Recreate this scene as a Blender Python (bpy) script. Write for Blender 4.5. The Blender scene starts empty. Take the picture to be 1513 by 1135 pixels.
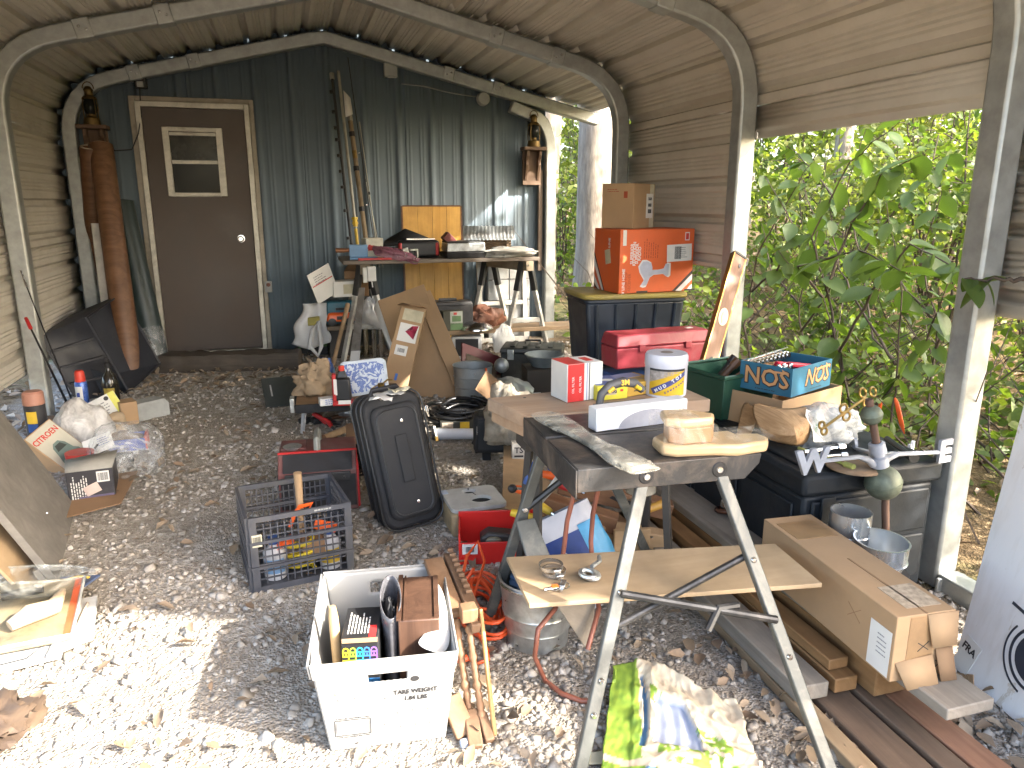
import bpy, bmesh, math, random
import numpy as np
from mathutils import Vector, Matrix, Euler, noise

rnd = random.Random(7)
nrg = np.random.default_rng(11)
SC = bpy.context.scene
COL = SC.collection
R = math.radians

# ------------------------------------------------------------------ camera
YAW, PIT, CAMH, FPX = R(16.6), R(13.7), 1.5, 1093.0
cd = bpy.data.cameras.new('camera')
cam = bpy.data.objects.new('camera', cd)
COL.objects.link(cam)
cam.location = (0, 0, CAMH)
cam.rotation_euler = (R(90) - PIT, 0, -YAW)
cd.sensor_width = 36.0
cd.lens = FPX / 1513 * 36
cd.clip_start, cd.clip_end = 0.02, 400
SC.camera = cam

# ------------------------------------------------------------------ light
SUN_DIR = Vector((-1.18, 0.98, -1.0)).normalized()       # the way the light travels
sd = bpy.data.lights.new('sun', 'SUN')
sd.energy, sd.angle, sd.color = 2.7, R(0.55), (1.0, 0.94, 0.84)
sun = bpy.data.objects.new('sun', sd)
COL.objects.link(sun)
sun.rotation_euler = SUN_DIR.to_track_quat('-Z', 'Y').to_euler()
W = bpy.data.worlds.new('World')
SC.world = W
W.use_nodes = True
wn = W.node_tree
sky = wn.nodes.new('ShaderNodeTexSky')
sky.sky_type = 'NISHITA'
sky.sun_disc = False
sky.dust_density = 4.0
sky.ozone_density = 0.4
sky.sun_elevation = math.asin(-SUN_DIR.z)
sky.sun_rotation = math.atan2(-SUN_DIR.x, -SUN_DIR.y)
wn.links.new(sky.outputs[0], wn.nodes['Background'].inputs[0])
wn.nodes['Background'].inputs[1].default_value = 0.15
SC.view_settings.view_transform = 'Standard'
SC.view_settings.look = 'None'
SC.view_settings.gamma = 1
SC.view_settings.use_curve_mapping = False
SC.view_settings.exposure = 3.15
SC.cycles.max_bounces = 10
SC.cycles.diffuse_bounces = 5
SC.cycles.transparent_max_bounces = 16
SC.cycles.caustics_reflective = False
SC.cycles.caustics_refractive = False
SC.cycles.sample_clamp_indirect = 6
SC.cycles.use_denoising = True

# ------------------------------------------------------------------ measuring the place from the photograph
_F = Vector((math.sin(YAW) * math.cos(PIT), math.cos(YAW) * math.cos(PIT), -math.sin(PIT)))
_R = Vector((math.cos(YAW), -math.sin(YAW), 0))
_U = _R.cross(_F)
EYE = Vector((0, 0, CAMH))
def gz(y):                                  # the gravel rises gently towards the shed
    return 0.045 * max(0.0, y - 2.5)
def ray(x, y): return _F + _R * ((x - 756.5) / FPX) - _U * ((y - 567.5) / FPX)
def H(x, y, z):                             # point of height z seen at a photo position
    d = ray(x, y); return EYE + d * ((z - CAMH) / d.z)
def G(x, y, up=0.0):                        # point of the ground (or `up` above it)
    z = up
    for _ in range(14):
        p = H(x, y, z); z = gz(p.y) + up
    return p
def PY(x, y, Y): d = ray(x, y); return EYE + d * (Y / d.y)
def PX(x, y, X): d = ray(x, y); return EYE + d * (X / d.x)
def top_z(P, ypx):                          # height of a vertical edge standing at P
    lo, hi = -1.0, 6.0
    for _ in range(40):
        m = (lo + hi) / 2
        v = Vector((P.x, P.y, m)) - EYE
        yy = 567.5 - FPX * v.dot(_U) / v.dot(_F)
        if yy > ypx: lo = m
        else: hi = m
    return m

# ------------------------------------------------------------------ materials
MATS = {}
def nt(name):
    m = bpy.data.materials.new(name); m.use_nodes = True
    return m, m.node_tree, m.node_tree.nodes['Principled BSDF']
def node(t, kind, **kw):
    n = t.nodes.new(kind)
    for k, v in kw.items(): setattr(n, k, v)
    return n
def rgb(c): return (c[0], c[1], c[2], 1)
def coords(t, scale=(1, 1, 1)):
    tc = node(t, 'ShaderNodeTexCoord'); mp = node(t, 'ShaderNodeMapping')
    mp.inputs['Scale'].default_value = scale
    t.links.new(tc.outputs['Object'], mp.inputs['Vector'])
    return mp.outputs[0]
def noise_n(t, vec, scale, detail=4, rough=.55, dist=0):
    n = node(t, 'ShaderNodeTexNoise')
    n.inputs['Scale'].default_value = scale; n.inputs['Detail'].default_value = detail
    n.inputs['Roughness'].default_value = rough; n.inputs['Distortion'].default_value = dist
    t.links.new(vec, n.inputs['Vector'])
    return n.outputs['Fac']
def ramp(t, fac, stops):
    r = node(t, 'ShaderNodeValToRGB')
    e = r.color_ramp.elements
    while len(e) < len(stops): e.new(.5)
    for k, (p, c) in enumerate(stops):
        e[k].position = p; e[k].color = rgb(c) if not isinstance(c, (int, float)) else (c, c, c, 1)
    t.links.new(fac, r.inputs[0])
    return r.outputs[0]
def mixc(t, fac, a, b, mode='MIX'):
    n = node(t, 'ShaderNodeMix', data_type='RGBA', blend_type=mode)
    for sock, v in ((n.inputs[0], fac), (n.inputs[6], a), (n.inputs[7], b)):
        if isinstance(v, (int, float)): sock.default_value = v
        elif isinstance(v, (tuple, list)): sock.default_value = rgb(v)
        else: t.links.new(v, sock)
    return n.outputs[2]
def bump(t, b, fac, strength, dist=.01):
    n = node(t, 'ShaderNodeBump')
    n.inputs['Strength'].default_value = strength; n.inputs['Distance'].default_value = dist
    t.links.new(fac, n.inputs['Height']); t.links.new(n.outputs[0], b.inputs['Normal'])
def mat(name, c, rough=.6, metal=0.0, var=.25, scale=9, bmp=.15, bscale=70, dirt=None, dirt_amt=.35, coat=0, trans=0, stretch=(1, 1, 1), spec=.5):
    """painted / plastic / card / metal: uneven colour, worn patches, fine relief"""
    if name in MATS: return MATS[name]
    m, t, b = nt(name)
    v = coords(t, stretch)
    n1 = noise_n(t, v, scale, 5, .6)
    lo = [x * (1 - var) for x in c]; hi = [min(1, x * (1 + var * .7)) for x in c]
    col = ramp(t, n1, [(.3, lo), (.7, hi)])
    if dirt is not None:
        n2 = noise_n(t, v, scale * .45, 7, .7, .6)
        f = ramp(t, n2, [(.62 - dirt_amt * .4, 0.0), (.75, 1.0)])
        mf = node(t, 'ShaderNodeMath', operation='MULTIPLY'); mf.inputs[1].default_value = min(1, dirt_amt * 1.7)
        t.links.new(f, mf.inputs[0])
        col = mixc(t, mf.outputs[0], col, dirt)
    t.links.new(col, b.inputs['Base Color'])
    rr = ramp(t, n1, [(.25, max(.04, rough - .12)), (.75, min(1, rough + .12))])
    t.links.new(rr, b.inputs['Roughness'])
    b.inputs['Metallic'].default_value = metal
    b.inputs['Specular IOR Level'].default_value = spec
    b.inputs['Coat Weight'].default_value = coat
    if bmp: bump(t, b, noise_n(t, v, bscale, 3, .6), bmp, .004)
    MATS[name] = m
    return m
def wood(name, c1, c2, axis=0, grain=26, rough=.7, grey=None, bmp=.3, knots=True):
    if name in MATS: return MATS[name]
    m, t, b = nt(name)
    s = [grain, grain, grain]; s[axis] = grain * .06
    v = coords(t, s)
    n1 = noise_n(t, v, 1.0, 6, .65, 1.2)
    col = ramp(t, n1, [(.32, c1), (.5, [(a + d) / 2 for a, d in zip(c1, c2)]), (.68, c2)])
    v2 = coords(t, (1, 1, 1))
    n2 = noise_n(t, v2, 6, 4, .6)
    col = mixc(t, ramp(t, n2, [(.35, 0.0), (.75, .55)]), col, grey if grey else [x * .55 for x in c1])
    t.links.new(col, b.inputs['Base Color'])
    b.inputs['Roughness'].default_value = rough
    bump(t, b, n1, bmp, .004)
    MATS[name] = m
    return m
def clear_plastic(name, tint=(.8, .82, .84), haze=.35, rough=.18):
    """thin film: mostly see-through, milky in folds, glossy"""
    if name in MATS: return MATS[name]
    m, t, b = nt(name)
    v = coords(t)
    b.inputs['Base Color'].default_value = rgb(tint)
    b.inputs['Roughness'].default_value = rough
    nn = noise_n(t, v, 7, 4, .6, 2.5)
    bump(t, b, noise_n(t, v, 11, 3, .55, 3.0), .45, .02)
    tr = node(t, 'ShaderNodeBsdfTransparent'); tr.inputs[0].default_value = (.95, .955, .955, 1)
    mx = node(t, 'ShaderNodeMixShader')
    f = ramp(t, nn, [(.35, max(0, haze - .2)), (.5, haze), (.68, min(1, haze + .25))])
    t.links.new(f, mx.inputs[0]); t.links.new(tr.outputs[0], mx.inputs[1]); t.links.new(b.outputs[0], mx.inputs[2])
    t.links.new(mx.outputs[0], t.nodes['Material Output'].inputs[0])
    MATS[name] = m
    return m
def island_mat(name, cols, rough=.8, translucent=0.0, bmp=0.0):
    """each stone / leaf of a joined mesh takes its own colour"""
    if name in MATS: return MATS[name]
    m, t, b = nt(name)
    g = node(t, 'ShaderNodeNewGeometry')
    n = len(cols)
    col = ramp(t, g.outputs['Random Per Island'], [(k / max(1, n - 1), c) for k, c in enumerate(cols)])
    v = coords(t)
    col = mixc(t, ramp(t, noise_n(t, v, 60, 3), [(.35, 0.0), (.7, .35)]), col, (.1, .085, .07) if translucent == 0 else (.03, .06, .012))
    t.links.new(col, b.inputs['Base Color'])
    b.inputs['Roughness'].default_value = rough
    if translucent:
        tl = node(t, 'ShaderNodeBsdfTranslucent')
        bright = mixc(t, 1.0, col, (1.5, 1.65, .6), 'MULTIPLY')
        t.links.new(bright, tl.inputs[0])
        mx = node(t, 'ShaderNodeMixShader'); mx.inputs[0].default_value = translucent
        t.links.new(b.outputs[0], mx.inputs[1]); t.links.new(tl.outputs[0], mx.inputs[2])
        t.links.new(mx.outputs[0], t.nodes['Material Output'].inputs[0])
    MATS[name] = m
    return m

# ------------------------------------------------------------------ mesh building
class MB:
    def __init__(s): s.v, s.f = [], []
    def add(s, vs, fs, M=None):
        o = len(s.v)
        s.v += [tuple(M @ Vector(p)) if M is not None else tuple(p) for p in vs]
        s.f += [tuple(i + o for i in f) for f in fs]
        return s
    def box(s, x0, x1, y0, y1, z0, z1, M=None, top=None):
        k = top if top else (1, 1)
        cx, cy = (x0 + x1) / 2, (y0 + y1) / 2
        def T(x, y): return cx + (x - cx) * k[0], cy + (y - cy) * k[1]
        vs = [(x0, y0, z0), (x1, y0, z0), (x1, y1, z0), (x0, y1, z0)]
        vs += [T(x, y) + (z1,) for x, y, _ in vs]
        return s.add(vs, [(3, 2, 1, 0), (4, 5, 6, 7), (0, 1, 5, 4), (1, 2, 6, 5), (2, 3, 7, 6), (3, 0, 4, 7)], M)
    def cbox(s, c, d, M=None): return s.box(c[0] - d[0] / 2, c[0] + d[0] / 2, c[1] - d[1] / 2, c[1] + d[1] / 2, c[2] - d[2] / 2, c[2] + d[2] / 2, M)
    def tube(s, pts, r, n=8, closed=False, caps=True, sq=False, M=None):
        P = [Vector(p) for p in pts]; N = len(P); o = len(s.v); up = None
        rr = r if isinstance(r, (list, tuple)) else [r] * N
        vs, fs = [], []
        for i in range(N):
            a = P[i - 1] if (i or closed) else P[i]; b = P[(i + 1) % N] if (i < N - 1 or closed) else P[i]
            d = (b - a).normalized()
            if up is None: up = Vector((0, 0, 1)) if abs(d.z) < .9 else Vector((0, 1, 0))
            u = (up - d * up.dot(d)); u = u.normalized() if u.length > 1e-6 else d.orthogonal().normalized()
            up = u; w = d.cross(u)
            for k in range(n):
                an = 2 * math.pi * (k + (.5 if sq else 0)) / n
                q = math.cos(an) * rr[i] * (1.414 if sq else 1), math.sin(an) * rr[i] * (1.414 if sq else 1)
                vs.append(P[i] + u * q[0] + w * q[1])
        for i in range(N if closed else N - 1):
            for k in range(n):
                j = (i + 1) % N
                fs.append((i * n + k, i * n + (k + 1) % n, j * n + (k + 1) % n, j * n + k))
        if caps and not closed:
            fs.append(tuple(range(n - 1, -1, -1))); fs.append(tuple((N - 1) * n + k for k in range(n)))
        return s.add(vs, fs, M)
    def lathe(s, prof, n=24, M=None, a0=0, a1=2 * math.pi):
        full = abs(a1 - a0 - 2 * math.pi) < 1e-6
        m = n if full else n + 1
        vs = [(r * math.cos(a0 + (a1 - a0) * k / n), r * math.sin(a0 + (a1 - a0) * k / n), z) for r, z in prof for k in range(m)]
        fs = []
        for i in range(len(prof) - 1):
            for k in range(n):
                j = (k + 1) % m
                fs.append((i * m + k, i * m + j, (i + 1) * m + j, (i + 1) * m + k))
        return s.add(vs, fs, M)
    def prism(s, out, z0, z1, M=None):
        n = len(out)
        vs = [(x, y, z0) for x, y in out] + [(x, y, z1) for x, y in out]
        fs = [tuple(range(n - 1, -1, -1)), tuple(range(n, 2 * n))] + [(k, (k + 1) % n, n + (k + 1) % n, n + k) for k in range(n)]
        return s.add(vs, fs, M)
    def ball(s, c, r, seg=18, M=None, wob=0):
        r = (r, r, r) if isinstance(r, (int, float)) else r
        vs, fs = [], []
        rings = seg // 2
        for i in range(rings + 1):
            th = math.pi * i / rings
            for k in range(seg):
                a = 2 * math.pi * k / seg
                d = Vector((math.sin(th) * math.cos(a), math.sin(th) * math.sin(a), math.cos(th)))
                w = 1 + wob * noise.noise(d * 2.2 + Vector(c) * 9)
                vs.append((c[0] + d.x * r[0] * w, c[1] + d.y * r[1] * w, c[2] + d.z * r[2] * w))
        for i in range(rings):
            for k in range(seg):
                fs.append((i * seg + k, i * seg + (k + 1) % seg, (i + 1) * seg + (k + 1) % seg, (i + 1) * seg + k))
        return s.add(vs, fs, M)
    def grid(s, fn, nu, nv, M=None):
        vs = [fn(i / nu, j / nv) for j in range(nv + 1) for i in range(nu + 1)]
        fs = [(j * (nu + 1) + i, j * (nu + 1) + i + 1, (j + 1) * (nu + 1) + i + 1, (j + 1) * (nu + 1) + i) for j in range(nv) for i in range(nu)]
        return s.add(vs, fs, M)
    def build(s, name, m, parent=None, bevel=0, solid=0, smooth=35, sub=0, loc=None, rot=None):
        me = bpy.data.meshes.new(name)
        me.from_pydata(s.v, [], s.f)
        bm = bmesh.new(); bm.from_mesh(me)
        bmesh.ops.remove_doubles(bm, verts=bm.verts, dist=1e-6)
        bmesh.ops.recalc_face_normals(bm, faces=bm.faces)
        bm.to_mesh(me); bm.free()
        me.materials.append(m)
        if smooth:
            me.shade_smooth(); me.set_sharp_from_angle(angle=R(smooth))
        o = bpy.data.objects.new(name, me)
        COL.objects.link(o)
        if parent is not None: o.parent = parent
        if loc is not None: o.location = loc
        if rot is not None: o.rotation_euler = rot
        if solid:
            q = o.modifiers.new('solid', 'SOLIDIFY'); q.thickness = solid; q.offset = 0
        if bevel:
            q = o.modifiers.new('bevel', 'BEVEL'); q.width = bevel; q.segments = 2; q.limit_method = 'ANGLE'; q.angle_limit = R(40)
        if sub:
            q = o.modifiers.new('sub', 'SUBSURF'); q.levels = q.render_levels = sub
        return o
def tag(o, label=None, cat=None, group=None, kind=None):
    for k, v in (('label', label), ('category', cat), ('group', group), ('kind', kind)):
        if v: o[k] = v
    return o
def thing(name, label, cat, loc=(0, 0, 0), rot=0.0, group=None):
    o = bpy.data.objects.new(name, None); COL.objects.link(o)
    o.empty_display_size = .05
    o.location = loc
    o.rotation_euler = (0, 0, rot) if isinstance(rot, (int, float)) else rot
    return tag(o, label, cat, group)
def copy_tree(o, parent=None):
    c = o.copy(); COL.objects.link(c)
    if parent is not None: c.parent = parent
    for ch in [x for x in o.children]: copy_tree(ch, c)
    return c
def tr(x=0, y=0, z=0, rx=0, ry=0, rz=0): return Matrix.Translation((x, y, z)) @ Euler((R(rx), R(ry), R(rz))).to_matrix().to_4x4()
FACE = {'front': ((1, 0, 0), (0, 0, 1)), 'back': ((-1, 0, 0), (0, 0, 1)), 'left': ((0, -1, 0), (0, 0, 1)), 'right': ((0, 1, 0), (0, 0, 1)), 'top': ((1, 0, 0), (0, 1, 0))}
def face_m(size, face, u, v, ang=0, off=0.0):
    """frame on a face of a box (origin at base centre); u, v from -.5 to .5 of that face"""
    sx, sy, sz = size
    X, Yv = Vector(FACE[face][0]), Vector(FACE[face][1]); Z = X.cross(Yv)
    dim = Vector((sx, sy, sz)); c = Vector((0, 0, sz / 2))
    p = c + Vector([Z[i] * (dim[i] / 2 + off) for i in range(3)]) + Vector([X[i] * dim[i] * u + Yv[i] * dim[i] * v for i in range(3)])
    m = Matrix((X, Yv, Z)).transposed().to_4x4(); m.translation = p
    return m @ Matrix.Rotation(R(ang), 4, 'Z')
def decal(parent, name, m, size, face, u, v, w, h, ang=0, t=.0012, off=0.0):
    return MB().box(-w / 2, w / 2, -h / 2, h / 2, -.0002, t, face_m(size, face, u, v, ang, off)).build(name, m, parent, smooth=0)
def words(parent, body, m, M, size, name='lettering', bold=0.0, sx=1.0, shear=0.0):
    c = bpy.data.curves.new(name, 'FONT'); c.body = body; c.size = size
    c.align_x = 'CENTER'; c.align_y = 'CENTER'; c.extrude = .0004; c.offset = bold; c.shear = shear
    c.resolution_u = 2
    c.materials.append(m)
    q = bpy.data.objects.new('lettering_outline', c)
    me = bpy.data.meshes.new_from_object(q); bpy.data.objects.remove(q); bpy.data.curves.remove(c)
    o = bpy.data.objects.new(name, me); COL.objects.link(o)
    o.parent = parent
    o.matrix_local = M @ Matrix.Diagonal((sx, 1, 1, 1))
    return o
def lines(parent, name, m, M, n, w, gap, h, seed=1, vert=False):
    """small print: rows of short strokes"""
    r = random.Random(seed); b = MB()
    for k in range(n):
        x = -w / 2
        L = w * r.uniform(.6, 1)
        while x < -w / 2 + L:
            q = r.uniform(.06, .2) * w
            if vert: b.box(k * gap, k * gap + h, x, min(x + q, w / 2), 0, .0006, M)
            else: b.box(x, min(x + q, w / 2), -k * gap, -k * gap + h, 0, .0006, M)
            x += q + .04 * w
    return b.build(name, m, parent, smooth=0)
def barcode(parent, m, M, w, h, seed=3):
    r = random.Random(seed); b = MB(); x = -w / 2
    while x < w / 2:
        q = w * r.uniform(.015, .05)
        b.box(x, x + q, -h / 2, h / 2, 0, .0006, M); x += q + w * r.uniform(.02, .05)
    return b.build('barcode', m, parent, smooth=0)
def place(A, B, depth, z=None):
    """base centre, turn and width of a box whose front base edge runs A to B in the photo"""
    a = G(*A) if z is None else H(A[0], A[1], z); b = G(*B) if z is None else H(B[0], B[1], z)
    d = (b - a); d.z = 0
    w = d.length; d.normalize(); nrm = Vector((-d.y, d.x, 0))
    c = (a + b) / 2 + nrm * depth / 2; c.z = (a.z + b.z) / 2
    return c, math.atan2(d.y, d.x), w

# colours used across the yard
WHITE = mat('white_card', (.62, .62, .6), .7, var=.08)
PAPER = mat('paper', (.66, .65, .62), .8, var=.06, bmp=.05)
BLACK = mat('black_plastic', (.014, .014, .016), .45, var=.3, dirt=(.09, .08, .07), dirt_amt=.25)
INK = mat('black_ink', (.02, .02, .022), .6, var=.1, bmp=0)
RED = mat('red_paint', (.42, .02, .02), .45, dirt=(.12, .05, .04), dirt_amt=.25)
ORANGE = mat('orange_plastic', (.75, .12, .02), .4, var=.15)
YELLOW = mat('yellow_plastic', (.6, .4, .03), .45, var=.15, dirt=(.2, .13, .05))
CARD = mat('cardboard', (.36, .235, .13), .85, var=.12, scale=5, bmp=.12, dirt=(.24, .15, .085), dirt_amt=.2)
CARD2 = mat('dark_cardboard', (.25, .15, .08), .85, var=.15, scale=5)
GALV = mat('galvanised_steel', (.56, .58, .58), .36, .85, var=.22, scale=30, bmp=.06, dirt=(.3, .3, .29), dirt_amt=.25)
STEEL = mat('bright_steel', (.62, .62, .62), .22, 1.0, var=.15)
BRASS = mat('old_brass', (.33, .22, .07), .38, .9, var=.3, dirt=(.06, .05, .03))
# ================================================================== ground
def ground():
    m, t, b = nt('gravel_and_litter')
    v = coords(t)
    vo = node(t, 'ShaderNodeTexVoronoi'); vo.inputs['Scale'].default_value = 42; t.links.new(v, vo.inputs['Vector'])
    vo2 = node(t, 'ShaderNodeTexVoronoi'); vo2.inputs['Scale'].default_value = 110; t.links.new(v, vo2.inputs['Vector'])
    sep = node(t, 'ShaderNodeSeparateColor'); t.links.new(vo.outputs['Color'], sep.inputs[0])
    sep2 = node(t, 'ShaderNodeSeparateColor'); t.links.new(vo2.outputs['Color'], sep2.inputs[0])
    g1 = ramp(t, sep.outputs[0], [(0, (.22, .19, .155)), (.4, (.32, .285, .24)), (.75, (.39, .36, .315)), (1, (.47, .445, .41))])
    g2 = ramp(t, sep2.outputs[1], [(0, (.2, .17, .14)), (.6, (.31, .275, .23)), (1, (.42, .39, .35))])
    gr = mixc(t, ramp(t, noise_n(t, v, 5, 5, .6), [(.4, 0.0), (.6, 1.0)]), g1, g2)
    dirt = ramp(t, noise_n(t, v, 2.2, 6, .65), [(.45, 0.0), (.68, .75)])
    gr = mixc(t, dirt, gr, (.3, .26, .21))
    # leaf litter outside the shelter and along the shed
    lit = ramp(t, noise_n(t, v, 24, 6, .7, 1.5), [(.3, (.05, .035, .02)), (.5, (.17, .115, .06)), (.7, (.3, .22, .13))])
    grn = ramp(t, noise_n(t, v, .9, 4, .6), [(.5, 0.0), (.62, .6)])
    lit = mixc(t, grn, lit, (.06, .085, .025))
    sx = node(t, 'ShaderNodeSeparateXYZ'); t.links.new(v, sx.inputs[0])
    def edge(sock, a, bb):
        mr = node(t, 'ShaderNodeMapRange'); mr.inputs[1].default_value = a; mr.inputs[2].default_value = bb
        t.links.new(sock, mr.inputs[0]); return mr.outputs[0]
    nz = noise_n(t, v, 3, 4, .6)
    add = node(t, 'ShaderNodeMath', operation='MULTIPLY_ADD'); add.inputs[1].default_value = .8
    t.links.new(nz, add.inputs[0]); t.links.new(sx.outputs[0], add.inputs[2])
    right = edge(add.outputs[0], 2.6, 3.0)
    left = edge(add.outputs[0], -1.3, -1.6)
    far = edge(sx.outputs[1], 6.7, 7.1)
    mx1 = node(t, 'ShaderNodeMath', operation='MAXIMUM'); t.links.new(right, mx1.inputs[0]); t.links.new(left, mx1.inputs[1])
    mx2 = node(t, 'ShaderNodeMath', operation='MAXIMUM'); t.links.new(mx1.outputs[0], mx2.inputs[0]); t.links.new(far, mx2.inputs[1])
    t.links.new(mixc(t, mx2.outputs[0], gr, lit), b.inputs['Base Color'])
    b.inputs['Roughness'].default_value = .95
    b.inputs['Specular IOR Level'].default_value = .15
    ad = node(t, 'ShaderNodeMath', operation='ADD'); t.links.new(vo.outputs['Distance'], ad.inputs[0]); t.links.new(vo2.outputs['Distance'], ad.inputs[1])
    bump(t, b, ad.outputs[0], .7, .012)
    xs = [-120, -60, -30, -15, -8, -5] + [-3 + .25 * k for k in range(33)] + [6, 8, 12, 18, 30, 60, 120]
    ys = [-60, -20, -8, -4, -2] + [-1 + .25 * k for k in range(40)] + [10, 12, 16, 22, 30, 45, 70, 120, 200]
    B = MB(); nx = len(xs)
    vs = []
    for y in ys:
        for x in xs:
            z = gz(min(y, 12)) + .008 * noise.noise(Vector((x * .9, y * .9, 0)))
            if x > 5: z += .05 * (min(x, 25) - 5) + .12 * noise.noise(Vector((x * .3, y * .3, 3)))
            vs.append((x, y, z - .003))
    fs = [(j * nx + i, j * nx + i + 1, (j + 1) * nx + i + 1, (j + 1) * nx + i) for j in range(len(ys) - 1) for i in range(nx - 1)]
    B.add(vs, fs)
    tag(B.build('ground', m, smooth=80), kind='structure')
ground()

def scatter(name, base_v, base_f, pos, scl, m, tilt, flat=1.0, jit=0.0, kind='stuff', parent=None, rots=None):
    """one joined mesh of many copies of a small shape"""
    n = len(pos); bv = np.array(base_v, float); k = len(bv)
    a = nrg.uniform(0, 2 * np.pi, n); tx = nrg.normal(0, tilt, n); ty = nrg.normal(0, tilt, n)
    V = np.repeat(bv[None], n, 0)
    if jit: V = V * (1 + nrg.uniform(-jit, jit, V.shape))
    V = V * np.asarray(scl)[:, None, None]
    V[:, :, 2] *= flat
    def rot(V, ang, i, j):
        c, s = np.cos(ang)[:, None], np.sin(ang)[:, None]
        p, q = V[:, :, i] * c - V[:, :, j] * s, V[:, :, i] * s + V[:, :, j] * c
        V[:, :, i], V[:, :, j] = p, q
    rot(V, tx, 1, 2); rot(V, ty, 0, 2); rot(V, a, 0, 1)
    V += np.asarray(pos)[:, None, :]
    fl = np.array([list(f) for f in base_f]); nf, fk = fl.shape
    F = (fl[None] + (np.arange(n) * k)[:, None, None]).reshape(-1)
    me = bpy.data.meshes.new(name)
    me.vertices.add(n * k); me.vertices.foreach_set('co', V.reshape(-1))
    me.loops.add(len(F)); me.loops.foreach_set('vertex_index', F.astype(np.int32))
    me.polygons.add(n * nf)
    me.polygons.foreach_set('loop_start', np.arange(0, n * nf * fk, fk, dtype=np.int32))
    me.polygons.foreach_set('loop_total', np.full(n * nf, fk, dtype=np.int32))
    me.update(calc_edges=True); me.validate()
    me.materials.append(m)
    o = bpy.data.objects.new(name, me); COL.objects.link(o)
    if parent is not None: o.parent = parent
    if kind: o['kind'] = kind
    return o
cube_v = [(-.5, -.4, -.4), (.5, -.5, -.35), (.45, .5, -.4), (-.5, .4, -.3), (-.35, -.3, .4), (.3, -.4, .45), (.4, .3, .35), (-.3, .4, .4)]
cube_f = [(3, 2, 1, 0), (4, 5, 6, 7), (0, 1, 5, 4), (1, 2, 6, 5), (2, 3, 7, 6), (3, 0, 4, 7)]
STONE = island_mat('crushed_stone', [(.32, .28, .23), (.45, .42, .38), (.27, .235, .19), (.39, .35, .3), (.5, .475, .44), (.34, .295, .24), (.43, .395, .35), (.24, .205, .165), (.46, .42, .365)], .9)
n = 44000
yy = 0.7 + 6.0 * nrg.random(n) ** 1.5
xx = nrg.uniform(-1.7, 2.6, n)
keep = (xx < .62 * yy + 1.5) & (xx > -.45 * yy - .4)
xx, yy = xx[keep], yy[keep]
dens = np.array([noise.noise(Vector((x * 1.3, y * 1.3, 5))) for x, y in zip(xx, yy)])
bare = (dens < np.where(xx < .35, .12, -.15)) & (nrg.random(len(xx)) < .65)
xx, yy = xx[~bare], yy[~bare]
ss = np.clip(nrg.lognormal(math.log(.0145), .45, len(xx)), .006, .045)
zz = 0.045 * np.maximum(0, yy - 2.5) + ss * .13 - .003
scatter('gravel', cube_v, cube_f, np.stack([xx, yy, zz], 1), ss, STONE, .4, .55, .3)
leaf_v = [(0, -.5, 0), (.2, -.2, .05), (.22, .15, .08), (0, .5, -.02), (-.22, .15, .1), (-.2, -.2, .06), (0, -.15, 0), (0, .18, .0)]
leaf_f = [(0, 1, 6, 0)[:3] + (6,), ]
leaf_f = [(0, 1, 2, 7), (7, 2, 3, 3), (0, 7, 4, 5), (7, 3, 4, 4)]
leaf_f = [(0, 1, 7), (1, 2, 7), (2, 3, 7), (3, 4, 7), (4, 5, 7), (5, 0, 7)]
DRY = island_mat('dry_leaf', [(.17, .11, .065), (.28, .2, .13), (.38, .3, .21), (.12, .08, .05), (.24, .17, .1), (.34, .26, .18), (.2, .13, .08)], .8)
P = []
for _ in range(900): P.append((rnd.uniform(-1.5, 2.3), rnd.uniform(5.7, 6.9), 0, .06))
for _ in range(480):
    y = rnd.uniform(1.2, 5.5); P.append((rnd.uniform(-1.6, 2.2), y, 0, .06))
for _ in range(240): P.append((rnd.gauss(1.65, .3), rnd.gauss(1.55, .35), 0, .06))
for _ in range(110): P.append((rnd.gauss(.2, .6), rnd.gauss(2.0, .6), 0, .05))
for _ in range(2600): P.append((rnd.uniform(2.5, 9), rnd.uniform(.6, 12), 0, .08))
for _ in range(900): P.append((rnd.uniform(-4, -1.5), rnd.uniform(3.5, 8), 0, .085))
P = [p for p in P if p[1] > .6]
pos = np.array([(x, y, gz(y) + .012 + rnd.random() * .02 + (.05 * (x - 5) if x > 5 else 0)) for x, y, _, _ in P])
scatter('leaf_litter', leaf_v, leaf_f, pos, np.array([s * rnd.uniform(.6, 1.4) for *_, s in P]), DRY, .35, 1.5, .2)

# ================================================================== the metal shelter
SID = None
def siding(name, c, dirtc, axis, amt):
    m, t, b = nt(name)
    s = [2.4, 2.4, 2.4]; s[axis] = .8
    v = coords(t, s)
    n1 = noise_n(t, v, 1.3, 6, .65)
    v2 = coords(t)
    n2 = noise_n(t, v2, 3, 6, .65)
    mul = node(t, 'ShaderNodeMath', operation='MULTIPLY'); t.links.new(n1, mul.inputs[0]); t.links.new(n2, mul.inputs[1])
    f = ramp(t, mul.outputs[0], [(.2, 0.0), (.5, amt)])
    t.links.new(mixc(t, f, c, dirtc), b.inputs['Base Color'])
    t.links.new(ramp(t, n2, [(.3, .58), (.7, .78)]), b.inputs['Roughness'])
    bump(t, b, n2, .08, .01)
    return m
TAN = siding('tan_siding', (.54, .505, .445), (.38, .345, .29), 1, .75)
BLUE = siding('blue_siding', (.125, .165, .2), (.1, .125, .14), 2, .5)
ARCHM = mat('arch_galvanised', (.37, .385, .375), .42, .55, var=.2, scale=14, bmp=.06, dirt=(.25, .24, .21), dirt_amt=.3)
XL, XR, XC, ZP, SL = -1.6, 2.44, .42, 2.87, .238
EAVE = 1.64                                  # half span at which the roof starts to bend down
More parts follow.
